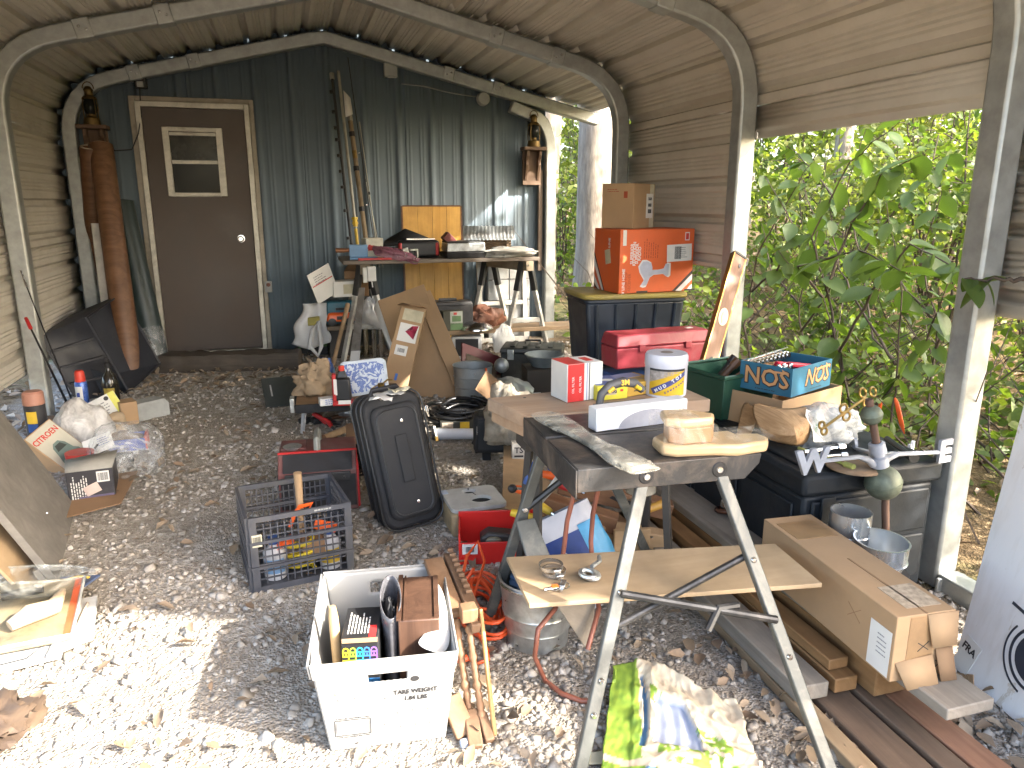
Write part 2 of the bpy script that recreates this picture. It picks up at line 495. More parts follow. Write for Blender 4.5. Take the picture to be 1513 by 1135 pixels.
def section(off, flatend=None):
    """the shelter's cross-section as a polyline of (x, z), from the foot of the left wall over the ridge to the right"""
    hw = (XR - XL) / 2 + off
    def half(sgn):
        pts = [(XC + sgn * hw, z) for z in (0, .3, .6, .9, 1.2, 1.5, 1.8, 2.02)]
        a, c, e = Vector((hw, 2.02)), Vector((hw, ZP - SL * hw + off)), Vector((EAVE, ZP - SL * EAVE + off))
        for k in range(1, 9):
            q = k / 8
            p = a * (1 - q) ** 2 + c * 2 * q * (1 - q) + e * q * q
            pts.append((XC + sgn * p.x, p.y))
        pts.append((XC + sgn * .12, ZP - SL * .12 + off))
        return pts
    L, Rr = half(-1), half(1)
    return L + [(XC, ZP - .012 + off)] + Rr[::-1]
shelter = thing('metal_carport', 'tan metal carport roof and side sheets on rounded galvanised arches', 'carport', (XC, 3.7, 0))
def par(o): o.location = Vector(o.location) - Vector((XC, 3.7, 0)); return o
def arch(Y, pts, name='arch'):
    B = MB()
    N = len(pts); vs = []; fs = []; hw = .052
    for i, (x, z) in enumerate(pts):
        a = Vector(pts[max(0, i - 1)]); b = Vector(pts[min(N - 1, i + 1)])
        d = (b - a).normalized(); nn = Vector((-d.y, d.x))
        for s, q in ((-1, -1), (1, -1), (1, 1), (-1, 1)):
            p = Vector((x, z)) + nn * hw * s
            vs.append((p.x, Y + q * .05, p.y))
    for i in range(N - 1):
        for k in range(4): fs.append((i * 4 + k, i * 4 + (k + 1) % 4, i * 4 + 4 + (k + 1) % 4, i * 4 + 4 + k))
    fs += [(3, 2, 1, 0), tuple((N - 1) * 4 + k for k in range(4))]
    B.add(vs, fs)
    o = par(B.build(name, ARCHM, shelter, bevel=.012))
    # slip joints: short sleeves over the tube
    for k, (x, z) in enumerate(pts):
        if k in (16, 17) or k in (N - 17, N - 18): pass
    return o
def resample(pts, step):
    out = [Vector(pts[0])]; acc = 0
    for a, b in zip(pts[:-1], pts[1:]):
        a, b = Vector(a), Vector(b); L = (b - a).length; n_ = max(1, int(L / step))
        for k in range(1, n_ + 1): out.append(a + (b - a) * k / n_)
    return out
secA = section(0)
for Y in (.54, 2.14, 3.74, 5.34):
    arch(Y, [(x, max(z, gz(Y) - .05)) for x, z in secA])
# the rear arch: its right rafter runs straight past the shed corner
nL = len(secA) // 2 + 1
arch(6.93, [(x, max(z, .1)) for x, z in secA[:nL]] + [(2.92, ZP - SL * 2.5)])
corner = [(2.44, .1), (2.44, .8), (2.44, 1.5), (2.44, 2.0)] + [(2.44 - .2 * (1 - math.cos(a)), 2.0 + .3 * math.sin(a)) for a in (.3, .6, .9, 1.2, 1.5)] + [(2.05, 2.37)]
arch(6.93, corner, 'corner_post')
# sleeves where arch pieces meet
def sleeve(Y, x, z, ang):
    B = MB().cbox((0, 0, 0), (.1, .112, .116), tr(x, Y, z, 0, -math.degrees(ang), 0))
    par(B.build('sleeve', ARCHM, shelter, bevel=.008))
for Y in (3.74, 5.34, 6.93):
    for sx in (-1, 1):
        for hx in (1.05, 1.5):
            if Y == 3.74 and sx < 0: continue
            sleeve(Y, XC + sx * hx, ZP - SL * hx, -sx * math.atan(SL))
    if Y < 6: 
        pass
# bolts on the sleeves
for Y in (3.74, 5.34, 6.93):
    for sx in (-1, 1):
        if Y == 3.74 and sx < 0: continue
        for hx in (1.03, 1.07, 1.48, 1.52):
            z = ZP - SL * hx
            b_ = MB().lathe([(0, 0), (.009, 0), (.006, .006), (0, .007)], 8, tr(XC + sx * hx, Y - .058, z + .012 * (-1 if hx in (1.03, 1.48) else 1), 90))
            par(b_.build('bolt', STEEL, shelter))
# sheet panels with ribs, running the length of the shelter
full = resample(section(.075), .012)
def arclen(p):
    s = [0.0]
    for a, b in zip(p[:-1], p[1:]): s.append(s[-1] + (b - a).length)
    return s
S = arclen(full); STOT = S[-1]
def rib(s, STEP=.232):
    d = s % STEP; k = abs(d - STEP / 2)
    if k < .018: return .034
    if k < .027: return .034 * (.027 - k) / .009
    for q in (.075, .1): 
        if abs(k - q) < .006: return .007
    return 0
def sheet(s0, s1, Y0, Y1, name):
    idx = [i for i in range(len(full)) if s0 - .006 <= S[i] <= s1 + .006]
    prof = []
    for i in idx:
        a = full[max(0, i - 1)]; b = full[min(len(full) - 1, i + 1)]
        d = (b - a).normalized(); nn = Vector((-d.y, d.x))
        prof.append(full[i] + nn * (rib(S[i])))
    B = MB(); m_ = len(prof)
    ny = max(1, int((Y1 - Y0) / .4))
    vs = [(p.x, Y0 + (Y1 - Y0) * j / ny, p.y + .004 * noise.noise(Vector((p.x * 3, j * 1.7, 1)))) for j in range(ny + 1) for p in prof]
    fs = [(j * m_ + i, j * m_ + i + 1, (j + 1) * m_ + i + 1, (j + 1) * m_ + i) for j in range(ny) for i in range(m_ - 1)]
    B.add(vs, fs)
    return par(B.build(name, TAN, shelter, solid=.0016, smooth=25))
def s_at_z(z, side):                        # arc length where the side wall is at height z
    return z if side < 0 else STOT - z
s_el = 2.02; s_pk = STOT / 2; s_er = STOT - 2.02
YF, YB = .36, 7.02
for k in range(3):                           # roof, left and right of the ridge
    a = s_el + (s_pk - s_el) * k / 3; b = s_el + (s_pk - s_el) * (k + 1) / 3
    sheet(a, b, YF, YB, 'roof_panel')
    if k < 2: sheet(STOT - b if k else s_er - (s_er - s_pk) / 3, STOT - a if k else s_er, YF, 5.39, 'roof_panel')
sheet(s_pk, s_pk + (s_er - s_pk) / 3, YF, YB, 'roof_panel')
# left wall
sheet(.42, 1.2, 3.74, YB, 'wall_panel'); sheet(1.2, s_el, 2.2, YB, 'wall_panel')
# right wall, stepped openings
sheet(STOT - 2.02, STOT - 1.11, 3.76, 5.36, 'wall_panel')
sheet(STOT - 2.02, STOT - 1.845, 2.16, 3.758, 'wall_panel')
sheet(STOT - 2.02, STOT - 1.09, .4, 2.158, 'wall_panel')
# rear right roof bay, flat out to the eave
def flat_sheet(x0, x1):
    B = MB(); nX = int((x1 - x0) / .01)
    prof = []
    for i in range(nX + 1):
        x = x0 + (x1 - x0) * i / nX
        prof.append((x, ZP - SL * (x - XC) + .079 + rib(x * 1.028 + .1)))
    vs = [(x, y, z) for y in (5.29, 6.2, YB) for x, z in prof]
    m_ = len(prof)
    B.add(vs, [(j * m_ + i, j * m_ + i + 1, (j + 1) * m_ + i + 1, (j + 1) * m_ + i) for j in range(2) for i in range(m_ - 1)])
    par(B.build('roof_panel', TAN, shelter, solid=.0016, smooth=25))
xk = XC + (s_er - s_pk) / 3 * .9
flat_sheet(xk - .02, 2.0); flat_sheet(2.0, 2.9)
# base rails
for x in (XL, XR):
    B = MB().box(x - .05, x + .05, .4, 2.085, -.01, .07); par(B.build('base_rail', ARCHM, shelter, bevel=.008))
B = MB().box(XR - .05, XR + .05, 2.2, 5.28, .0, .07); par(B.build('base_rail', ARCHM, shelter, bevel=.008))
# foot plate of the near right post
B = MB().box(XR - .07, XR + .07, 2.06, 2.075, -.01, .06); par(B.build('foot_plate', ARCHM, shelter, bevel=.004))

# ================================================================== the blue shed
shed = thing('metal_shed', 'blue ribbed metal shed front closing the back of the carport', 'shed', (XC, 7.0, .1))
def sp(o): o.location = Vector(o.location) - Vector((XC, 7.0, .1)); return o
YS = 7.0
def shed_panel(x0, x1, zb, oy=0):
    n_ = int(round((x1 - x0) / .0095)); prof = []
    for i in range(n_ + 1):
        x = x0 + (x1 - x0) * i / n_
        d = (x + .03) % .3; k = abs(d - .15)
        o = .02 if k < .012 else (.02 * (.03 - k) / .018 if k < .03 else 0)
        for q in (.075, .1):
            if abs(k - q) < .008: o = .005
        prof.append((x, YS - o - oy))
    vs = []
    for r_ in range(2):
        for x, y in prof:
            if r_ == 0: vs.append((x, y, zb))
            else: vs.append((x, y, min(ZP - SL * abs(x - XC) + .13, 2.62 if x > 2.2 else 9)))
    m_ = len(prof)
    B = MB().add(vs, [(i, i + 1, m_ + i + 1, m_ + i) for i in range(m_ - 1)])
    return sp(B.build('wall_panel', BLUE, shed, solid=.001, smooth=20))
ed = [-1.74, -.72, .18, 1.08, 1.98, 2.41]
for k_, (a, b) in enumerate(zip(ed[:-1], ed[1:])): shed_panel(a, b + .004, .12, .002 * (k_ % 2))
# screws
scr = MB().lathe([(0, -.008), (.012, -.008), (.012, -.004), (.006, 0), (0, .001)], 8, tr(0, 0, 0, 90))
SCRM = mat('screw_zinc', (.5, .52, .53), .4, .7)
s0 = None
for x in [-.72 + .3 * k + .04 for k in range(11)]:
    for z in (1.05, ZP - SL * abs(x - XC) - .12):
        if -1.2 < x < -.15 and z < 2.2: continue
        if s0 is None: s0 = sp(scr.build('screw', SCRM, shed)); o = s0
        else: o = s0.copy(); COL.objects.link(o)
        o.location = (x - XC, -.003, z - .1)
# door
DO = (-1.065, -.28, .245, 2.26)
DOORM = mat('brown_door', (.06, .043, .033), .55, var=.18, scale=3, bmp=.1, dirt=(.1, .08, .06), dirt_amt=.2)
ALU = mat('weathered_aluminium', (.5, .48, .42), .5, .35, var=.2, dirt=(.14, .12, .09), dirt_amt=.4)
door = sp(MB().box(DO[0], DO[1], YS - .075, YS - .03, DO[2], DO[3]).build('door', DOORM, shed, bevel=.003))
def dch(B, name, m, **k): return B.build(name, m, door, **k)
B = MB().box(-1.155, -1.11, YS - .055, YS - .02, .2, 2.345).box(-.235, -.2, YS - .055, YS - .02, .2, 2.345).box(-1.11, -.235, YS - .055, YS - .02, 2.31, 2.345)
dch(B, 'casing', mat('casing_grey', (.3, .27, .22), .6, .2, dirt=(.12, .1, .07)), bevel=.003)
B = MB().box(-1.108, -1.067, YS - .09, YS - .02, .2, 2.305).box(-.278, -.237, YS - .09, YS - .02, .2, 2.305).box(-1.067, -.278, YS - .09, YS - .02, 2.262, 2.305).box(-1.067, -.278, YS - .1, YS - .02, .19, .24)
dch(B, 'door_frame', ALU, bevel=.004)
wx0, wx1, wz0, wz1 = -.925, -.462, 1.56, 2.11
B = MB()
B.box(wx0, wx0 + .05, YS - .1, YS - .07, wz0, wz1).box(wx1 - .05, wx1, YS - .1, YS - .07, wz0, wz1)
B.box(wx0 + .05, wx1 - .05, YS - .1, YS - .07, wz1 - .035, wz1).box(wx0 + .05, wx1 - .05, YS - .1, YS - .07, wz0, wz0 + .03)
dch(B, 'window_frame', ALU, bevel=.004)
B = MB().box(wx0 + .055, wx1 - .055, YS - .108, YS - .082, 1.82, 1.85)
dch(MB().box(wx0 + .052, wx1 - .052, YS - .09, YS - .08, 2.045, 2.072), 'sash_rail', ALU, bevel=.003)
dch(B, 'window_sash', ALU, bevel=.003)
GL = mat('dark_glass', (.012, .013, .012), .1, var=.05, bmp=0, spec=.12)
GL2 = mat('upper_glass', (.022, .022, .018), .25, spec=.2, var=.5, bmp=.02, dirt=(.06, .06, .045), dirt_amt=.5)
dch(MB().box(wx0 + .05, wx1 - .05, YS - .084, YS - .078, wz0 + .03, 1.835), 'window_pane', GL)
dch(MB().box(wx0 + .05, wx1 - .05, YS - .081, YS - .076, 1.84, wz1 - .035), 'window_pane', GL2)
dch(MB().lathe([(0, .062), (.018, .062), (.027, .05), (.026, .036), (.012, .028), (.012, .008), (.032, .006), (.032, 0)], 20, tr(-.385, YS - .075, 1.205, 90)), 'door_knob', STEEL)
# fixtures on the wall
PLG = mat('grey_fixture', (.3, .31, .3), .55, var=.1)
B = MB().box(.905, 1.02, YS - .075, YS - .02, 2.575, 2.69).box(.93, .99, YS - .085, YS - .076, 2.565, 2.585)
sp(B.build('junction_box', PLG, shed, bevel=.008))
sp(MB().lathe([(0, .06), (.05, .058), (.06, .045), (.062, 0)], 20, tr(1.8, YS - .02, 2.43, 90)).build('round_junction_box', PLG, shed))
sp(MB().tube([(1.06, YS - .03, 2.53), (1.25, YS - .025, 2.52), (1.5, YS - .03, 2.47), (1.7, YS - .03, 2.45), (1.76, YS - .03, 2.45)], .006).build('cable', mat('grey_cable', (.2, .21, .21), .5), shed))
B = MB().box(-.222, -.16, YS - .06, YS - .02, .73, .83)
ob = sp(B.build('outlet_box', PLG, shed, bevel=.006))
sp(MB().lathe([(0, .028), (.016, .026), (.018, 0)], 14, tr(-.19, YS - .06, .8, 90)).build('outlet_cap', mat('rust_knob', (.16, .06, .04), .6), shed))
B = MB().box(-1.09, -1.0, YS - .1, YS - .02, 2.4, 2.49)
sp(B.build('motion_lamp', BLACK, shed, bevel=.012))
sp(MB().box(-1.07, -1.02, YS - .112, YS - .1, 2.405, 2.45).build('lamp_lens', PLG, shed, bevel=.006))
pts = [(-1.06, YS - .06, 2.4), (-1.065, YS - .075, 2.2), (-1.1, YS - .1, 2.05), (-1.17, YS - .04, 1.93), (-1.3, YS - .03, 1.92), (-1.42, YS - .05, 2.02)]
sp(MB().tube(pts, .005, 6).build('cable', INK, shed))
# ================================================================== woods outside
LEAF = island_mat('green_leaf', [(.085, .13, .025), (.13, .18, .035), (.1, .15, .028), (.18, .22, .045), (.055, .1, .02), (.15, .19, .035), (.22, .24, .05)], .5, .45)
LEAF2 = island_mat('yellow_green_leaf', [(.13, .165, .04), (.19, .21, .06), (.1, .135, .035), (.23, .235, .08), (.16, .19, .05)], .5, .5)
BARK = mat('pale_bark', (.3, .26, .21), .9, var=.35, scale=12, bmp=.9, bscale=26, stretch=(2.5, 2.5, .5), dirt=(.12, .09, .065), dirt_amt=.45)
TWIG = mat('dark_twig', (.07, .05, .035), .9, var=.3, scale=20, bmp=.4)
lf_v = [(0, 0, 0), (.26, .3, .04), (.27, .58, .05), (0, 1, -.08), (-.27, .58, .05), (-.26, .3, .04), (0, .45, -.03)]
lf_f = [(0, 1, 6), (1, 2, 6), (2, 3, 6), (3, 4, 6), (4, 5, 6), (5, 0, 6)]
def foliage_points(n, rad, clumps, seed, low=.0):
    r = np.random.default_rng(seed)
    c = r.normal(0, 1, (clumps, 3)); c /= np.linalg.norm(c, axis=1)[:, None]; c *= r.uniform(.25, .95, (clumps, 1))
    k = r.integers(0, clumps, n)
    p = c[k] + r.normal(0, .2, (n, 3))
    return p * np.array(rad)
def leaf_mesh(name, pts, size, m, parent=None, tilt=.8, kind=None):
    s = nrg.uniform(.6, 1.25, len(pts)) * size
    return scatter(name, lf_v, lf_f, pts, s, m, tilt, 1.0, .1, kind, parent)
def shrub_proto(seed, n, rad, size, m, nstem):
    r = random.Random(seed)
    e = thing('shrub', 'x', 'shrub')
    pts = foliage_points(n, rad, 26, seed) + np.array([0, 0, rad[2] * .95])
    pts = pts[pts[:, 2] > .05]
    leaf_mesh('foliage', pts, size, m, e)
    B = MB()
    for k in range(nstem):
        a = r.uniform(0, 6.28); x, y, z = 0, 0, -.05; p = [(x, y, z)]
        da = r.uniform(.1, .42)
        for q in range(7):
            a += r.uniform(-.5, .5)
            x += math.cos(a) * da * .3; y += math.sin(a) * da * .3; z += rad[2] * .26 * r.uniform(.7, 1.1)
            p.append((x * rad[0], y * rad[0], z))
        B.tube(p, [.014 - .0016 * i for i in range(8)], 5, caps=False)
        for q in range(2, 7):
            aa = r.uniform(0, 6.28); L = r.uniform(.2, .6) * rad[0]
            x0, y0, z0 = p[q]
            B.tube([p[q], (x0 + math.cos(aa) * L * .5, y0 + math.sin(aa) * L * .5, z0 + L * .3), (x0 + math.cos(aa) * L, y0 + math.sin(aa) * L, z0 + L * .35)], [.006, .004, .002], 4, caps=False)
    B.build('stem', TWIG, e, smooth=60)
    return e
protos = [shrub_proto(21, 1250, (.95, .95, .8), .085, LEAF, 7), shrub_proto(22, 1400, (1.15, 1.0, 1.05), .08, LEAF2, 8),
          shrub_proto(23, 1350, (1.0, 1.1, 1.3), .09, LEAF, 7)]
gy = lambda x, y: gz(min(y, 12)) + (.05 * (min(x, 25) - 5) if x > 5 else 0)
spots = [  # x, y, scale, proto
    (4.9, 3.4, .7, 1), (5.9, 4.6, 1.0, 1), (4.7, 5.6, .8, 0), (6.1, 5.6, 1.15, 2), (5.6, 6.9, 1.05, 1), (7.2, 7.0, 1.25, 2), (5.2, 2.7, .7, 1),
    (6.0, 3.7, 1.0, 2), (7.4, 5.3, 1.2, 1), (4.3, 8.6, 1.1, 1), (5.4, 9.6, 1.3, 2), (3.9, 10.4, 1.2, 0), (6.8, 8.6, 1.3, 0), (8.3, 8.4, 1.4, 1),
    (8.8, 6.6, 1.4, 2), (9.8, 9.2, 1.6, 1), (7.8, 10.8, 1.5, 2), (5.0, 12.0, 1.4, 1), (6.3, 13.5, 1.6, 2), (5.4, 1.5, .9, 2), (4.0, 1.7, .6, 0)]
lab = [
    'low dense green shrub just outside the second opening from the front', 'light yellow-green shrub behind the sapling with big leaves', 'green shrub seen between the wooden level and the arch post',
    'tall green shrub well behind the blue open box', 'yellow-green shrub behind the post beside the wooden level', 'tall leafy shrub in the middle of the thicket', 'small pale shrub right of the near arch post',
    'tall green shrub behind the orange ribbon', 'bright yellow-green shrub high in the opening on the right', 'yellow-green shrub between the shed corner and the big trunk', 'tall green shrub behind the big pale trunk',
    'dark green bush low behind the shed corner post', 'broad green shrub beyond the stacked boxes', 'pale yellow-green shrub far in the thicket', 'tall green shrub at the back of the right-hand opening',
    'large pale shrub at the far edge of the thicket', 'tall dark shrub far behind the carport', 'sunlit yellow-green shrub beyond the open rear bay', 'tall green shrub farthest beyond the rear bay',
    'green shrub showing below the bright side sheet on the far right', 'low green bush beside the foot of the near arch post']
used = [0, 0, 0]
for (x, y, s, k), L in zip(spots, lab):
    o = protos[k] if not used[k] else copy_tree(protos[k])
    used[k] = 1
    tag(o, L, 'shrub', 'shrubs growing beside the carport')
    o.location = (x, y, gy(x, y)); o.scale = (s, s, s * 1.05); o.rotation_euler = (0, 0, rnd.uniform(0, 6.28))
# trees: trunk, limbs, crown
def tree(x, y, h, r0, lean, label, crown_n, crown_r, crown_z, size=.16, m=LEAF, name='broadleaf_tree'):
    e = thing(name, label, 'tree', (x, y, gy(x, y) - .1), 0, 'trees around the carport')
    r = random.Random(int(x * 100 + y)); B = MB(); p = []
    for k in range(9):
        q = k / 8
        p.append((lean[0] * q * h + .06 * r.uniform(-1, 1) * q * 2, lean[1] * q * h + .05 * r.uniform(-1, 1), h * q))
    rr = [r0 * (1.25 if k == 0 else 1 - .07 * k) for k in range(9)]
    B.tube(p, rr, 22)
    for k in range(len(B.v)):
        v = Vector(B.v[k]); q = noise.noise(Vector((v.x * 6, v.y * 6, v.z * 1.2))) * .1 * r0
        B.v[k] = (v.x + q, v.y + q, v.z)
    for k in range(7):
        a = r.uniform(0, 6.28); b = p[r.choice((5, 6, 7, 8))]; L = crown_r * r.uniform(.5, .9)
        B.tube([b, (b[0] + math.cos(a) * L * .5, b[1] + math.sin(a) * L * .5, b[2] + L * .35), (b[0] + math.cos(a) * L, b[1] + math.sin(a) * L, b[2] + L * .55)], [r0 * .35, r0 * .22, r0 * .08], 7)
    B.build('trunk', BARK, e, smooth=60)
    if crown_n:
        pts = foliage_points(crown_n, (crown_r, crown_r, crown_r * .75), 30, int(x * 10 + y * 3)) + np.array([lean[0] * h, lean[1] * h, crown_z])
        leaf_mesh('crown', pts, size, m, e)
    return e
tree(3.1, 7.35, 7.5, .21, (-.0, .01), 'thick pale sunlit trunk standing just outside the open rear bay', 5000, 2.4, 8.2)
tree(3.12, 9.3, 8, .2, (.05, .0), 'second pale trunk seen close beside the shed corner', 3500, 2.3, 8.5)
tree(7.3, 8.9, 9, .13, (.06, .0), 'slim leaning trunk in the middle of the green thicket', 3500, 2.6, 7.0)
tree(8.6, 6.6, 8, .11, (.02, .0), 'slender pale trunk deep in the thicket near the front post', 3500, 2.4, 6.5, m=LEAF2)
tree(11, 12, 11, .2, (0, .02), 'tall tree far behind the thicket, left of the slim trunks', 6000, 3.4, 6.2, .2)
tree(13.5, 9, 11, .2, (0, .0), 'tall pale tree far behind the thicket, right of the slim trunks', 6000, 3.4, 5.8, .2, LEAF2)
tree(7, 17, 12, .22, (0, 0), 'tall tree far beyond the shed corner', 6000, 3.6, 5.8, .2, LEAF2)
tree(5.36, -.61, 3.6, .09, (0, 0), 'slim young tree added out of view on the right to shade the workbench', 2200, 1.22, 3.75, .12)  # unseen tree, added to keep the sun off bench and planks
tree(4.6, -1.5, 2.8, .07, (0, 0), 'small low-crowned tree added out of view on the right to shade the white tub', 750, .8, 3.0, .12)  # added outside the frame; its low crown breaks the sun on the tub
tree(5.9, .85, 3.6, .09, (0, 0), 'slim young tree added out of view on the right to shade the middle arch post', 2600, 1.35, 3.6, .12)  # extra unseen tree, placed to shade the post and level
tree(7.0, 2.2, 3.6, .1, (0, 0), 'slim young tree added out of view on the right to shade the rear table', 2900, 1.6, 4.8, .13)  # unseen, added so that its crown shades the sawhorse table
# the far wood reads as one mass
pts = []
for _ in range(20000):
    a = rnd.uniform(R(4), R(62)); d = rnd.uniform(15, 34)
    x, y = math.sin(a) * d, math.cos(a) * d
    z = rnd.uniform(0, 1) ** .8 * 9.5
    if noise.noise(Vector((x * .35, y * .35, z * .45))) > -.12: pts.append((x, y, z + .4))
leaf_mesh('far_wood', np.array(pts), .36, LEAF2, kind='stuff')
pts = [(rnd.uniform(2.7, 11), rnd.uniform(.5, 14)) for _ in range(9500)] + [(rnd.uniform(2.65, 5.2), rnd.uniform(1.4, 7)) for _ in range(4500)]
pts = np.array([(x, y, gy(x, y) + rnd.uniform(0, 1) ** 2 * .6) for x, y in pts if noise.noise(Vector((x * .8, y * .8, 0))) > -.1])
leaf_mesh('undergrowth', pts, .09, LEAF, kind='stuff')
B = MB()
for _ in range(260):
    x, y = rnd.uniform(2.9, 7), rnd.uniform(1.2, 7.5); z = gy(x, y); a = rnd.uniform(0, 6.28); L = rnd.uniform(.5, 1.5)
    p = [(x, y, z)]
    for q in range(4):
        a += rnd.uniform(-.4, .4)
        p.append((p[-1][0] + math.cos(a) * L * .2, p[-1][1] + math.sin(a) * L * .2, p[-1][2] + L * rnd.uniform(.05, .3)))
    B.tube(p, [.006, .005, .004, .003, .002], 4, caps=False)
tag(B.build('brambles', TWIG, smooth=60), kind='stuff')

# the sapling close outside the opening: every big leaf is its own part
LB = island_mat('big_leaf', [(.075, .125, .03), (.1, .15, .035)], .45, .4)
def leaf_shape():
    B = MB(); out = []
    for k in range(9):
        t = k / 8
        w = .36 * math.sin(math.pi * min(1, t * .93 + .05)) ** .8 * (1 - .25 * t)
        out.append((w, t))
    vs, fs = [], []
    for w, t in out:
        z = -.16 * t * t
        vs += [(-w, t, z + w * .22), (-w * .5, t, z + w * .08), (0, t, z), (w * .5, t, z + w * .08), (w, t, z + w * .22)]
    for k in range(8):
        for q in range(4): fs.append((k * 5 + q, k * 5 + q + 1, k * 5 + 5 + q + 1, k * 5 + 5 + q))
    B.add(vs, fs); return B
leafmesh = None
def sapling(label, base, twigs, per, size, seed):
    global leafmesh
    r = random.Random(seed)
    e = thing('sapling', label, 'sapling', base, 0, 'saplings at the side opening')
    b0 = Vector(base)
    for tw in twigs:
        p = [Vector(q) - b0 for q in tw]
        fine = []
        for a, b in zip(p[:-1], p[1:]):
            for k in range(4): fine.append(a.lerp(b, k / 4) + Vector((r.uniform(-1, 1), r.uniform(-1, 1), r.uniform(-1, 1))) * .008)
        fine.append(p[-1])
        MB().tube(fine, [.009 - .007 * i / len(fine) for i in range(len(fine))], 6).build('twig', TWIG, e, smooth=60)
        n_ = len(fine)
        for k in range(per):
            i = int(n_ * (.3 + .7 * (k + .5) / per)); i = min(i, n_ - 1)
            if leafmesh is None:
                o = leaf_shape().build('leaf', LB, e, smooth=80); leafmesh = o.data
            else:
                o = bpy.data.objects.new('leaf', leafmesh); COL.objects.link(o); o.parent = e
            o.location = fine[i]
            s = size * r.uniform(.65, 1.2)
            o.scale = (s, s, s)
            o.rotation_euler = (r.uniform(-1.1, .0), r.uniform(-.5, .5), r.uniform(0, 6.28))
X3 = 3.05
q = lambda x, y, X: PX(x, y, X)
sapling('leafy sapling with large drooping leaves arching into the right-hand opening', (3.05, 2.75, 0),
        [[(3.05, 2.75, 0), q(1262, 640, 3.05), q(1240, 520, 3.05), q(1215, 440, 3.0), q(1150, 370, 2.95)],
         [q(1248, 560, 3.05), q(1220, 430, 3.1), q(1200, 350, 3.05), q(1255, 240, 3.0), q(1330, 180, 3.0)],
         [q(1215, 440, 3.0), q(1180, 395, 2.8), q(1270, 370, 2.75), q(1330, 400, 2.7)],
         [q(1240, 520, 3.05), q(1290, 430, 2.95), q(1345, 360, 2.95), q(1420, 400, 2.9)],
         [q(1220, 430, 3.1), q(1260, 330, 3.2), q(1300, 260, 3.2), q(1360, 230, 3.2)]], 14, .165, 4)
sapling('thin bare-stemmed sapling carrying the orange ribbon behind the weathervane', (3.2, 2.6, 0),
        [[(3.2, 2.6, 0), q(1315, 640, 3.1), q(1325, 560, 3.1), q(1330, 430, 3.1), q(1310, 300, 3.15)],
         [q(1296, 600, 3.05), q(1325, 560, 3.1), q(1370, 500, 3.0), q(1400, 420, 3.0)],
         [q(1325, 540, 3.1), q(1280, 470, 3.2), q(1240, 400, 3.3), q(1225, 300, 3.3)]], 13, .13, 9)
sapling('stray twig with dark toothed leaves crossing in front of the near post', q(1513, 412, 2.5),
        [[q(1530, 418, 2.35), q(1490, 412, 2.3), q(1455, 412, 2.25), q(1425, 412, 2.2)]], 5, .12, 5)
sapling('leafy sapling between the wooden level and the middle arch post', (3.1, 4.3, .08),
        [[(3.1, 4.3, .08), q(1100, 480, 3.1), q(1120, 380, 3.1), q(1160, 300, 3.1), q(1200, 240, 3.1)],
         [q(1110, 430, 3.1), q(1150, 400, 3.0), q(1170, 330, 3.0), q(1130, 260, 3.1)]], 14, .14, 12)
sapling('young leafy stem close behind the chest, right of the orange ribbon', (3.4, 2.35, 0),
        [[(3.4, 2.35, 0), q(1370, 600, 3.35), q(1385, 480, 3.35), q(1360, 380, 3.35), q(1390, 290, 3.4)], [q(1380, 520, 3.35), q(1420, 440, 3.3), q(1440, 340, 3.35)], [q(1385, 480, 3.35), q(1340, 430, 3.4), q(1300, 380, 3.45)]], 13, .13, 21)
sapling('young leafy stem close behind the NOS tray, lighter and bushier', (3.5, 3.3, .04),
        [[(3.5, 3.3, .04), q(1190, 540, 3.5), q(1180, 450, 3.5), q(1210, 340, 3.5), q(1180, 250, 3.55)], [q(1185, 490, 3.5), q(1230, 420, 3.45), q(1290, 390, 3.5)], [q(1180, 450, 3.5), q(1140, 400, 3.55), q(1125, 330, 3.6)]], 13, .12, 22)
sapling('tall leafy stem reaching the top of the right-hand opening', (3.9, 3.1, .03),
        [[(3.9, 3.1, .03), q(1290, 500, 3.9), q(1270, 380, 3.9), q(1250, 280, 3.9), q(1280, 190, 3.9)], [q(1270, 380, 3.9), q(1330, 300, 3.9), q(1400, 230, 3.9)], [q(1260, 330, 3.9), q(1210, 260, 3.95), q(1170, 220, 4.0)]], 14, .13, 23)
# ================================================================== shared builders for the things
UP = Vector((0, 0, 1))
def carton(name, label, cat, loc, rot, size, m=None, group=None, tape=None, bevel=.003, part='carton'):
    e = thing(name, label, cat, loc, rot, group)
    sx, sy, sz = size
    MB().box(-sx / 2, sx / 2, -sy / 2, sy / 2, 0, sz).build(part, m or CARD, e, bevel=bevel)
    if tape: decal(e, 'tape', tape, size, 'top', 0, 0, sx * .98, .045)
    return e
def bag_mesh(rad, seed, crumple=.3, n=44, flat=True):
    B = MB().ball((0, 0, 0), 1, n)
    sd_ = Vector((seed * 3.1, seed * 1.7, seed * .9))
    for k, p in enumerate(B.v):
        d = Vector(p)
        w = 1 + crumple * noise.noise(d * 1.6 + sd_) - crumple * .8 * abs(noise.noise(d * 4.2 + sd_)) + crumple * .25 * noise.noise(d * 10 + sd_)
        z = d.z * w * rad[2]
        if flat: z = max(z, -rad[2] * .62)
        B.v[k] = (d.x * w * rad[0], d.y * w * rad[1], z + (rad[2] * .62 if flat else 0))
    return B
def bag(name, label, loc, rad, m, seed, crumple=.3, cat='bag', rot=0, group=None):
    o = bag_mesh(rad, seed, crumple).build(name, m, smooth=70)
    o.location = loc; o.rotation_euler = (0, 0, rot) if isinstance(rot, (int, float)) else rot
    return tag(o, label, cat, group)
def lathed(name, prof, m, parent=None, n=26, M=None, **k): return MB().lathe(prof, n, M).build(name, m, parent, **k)
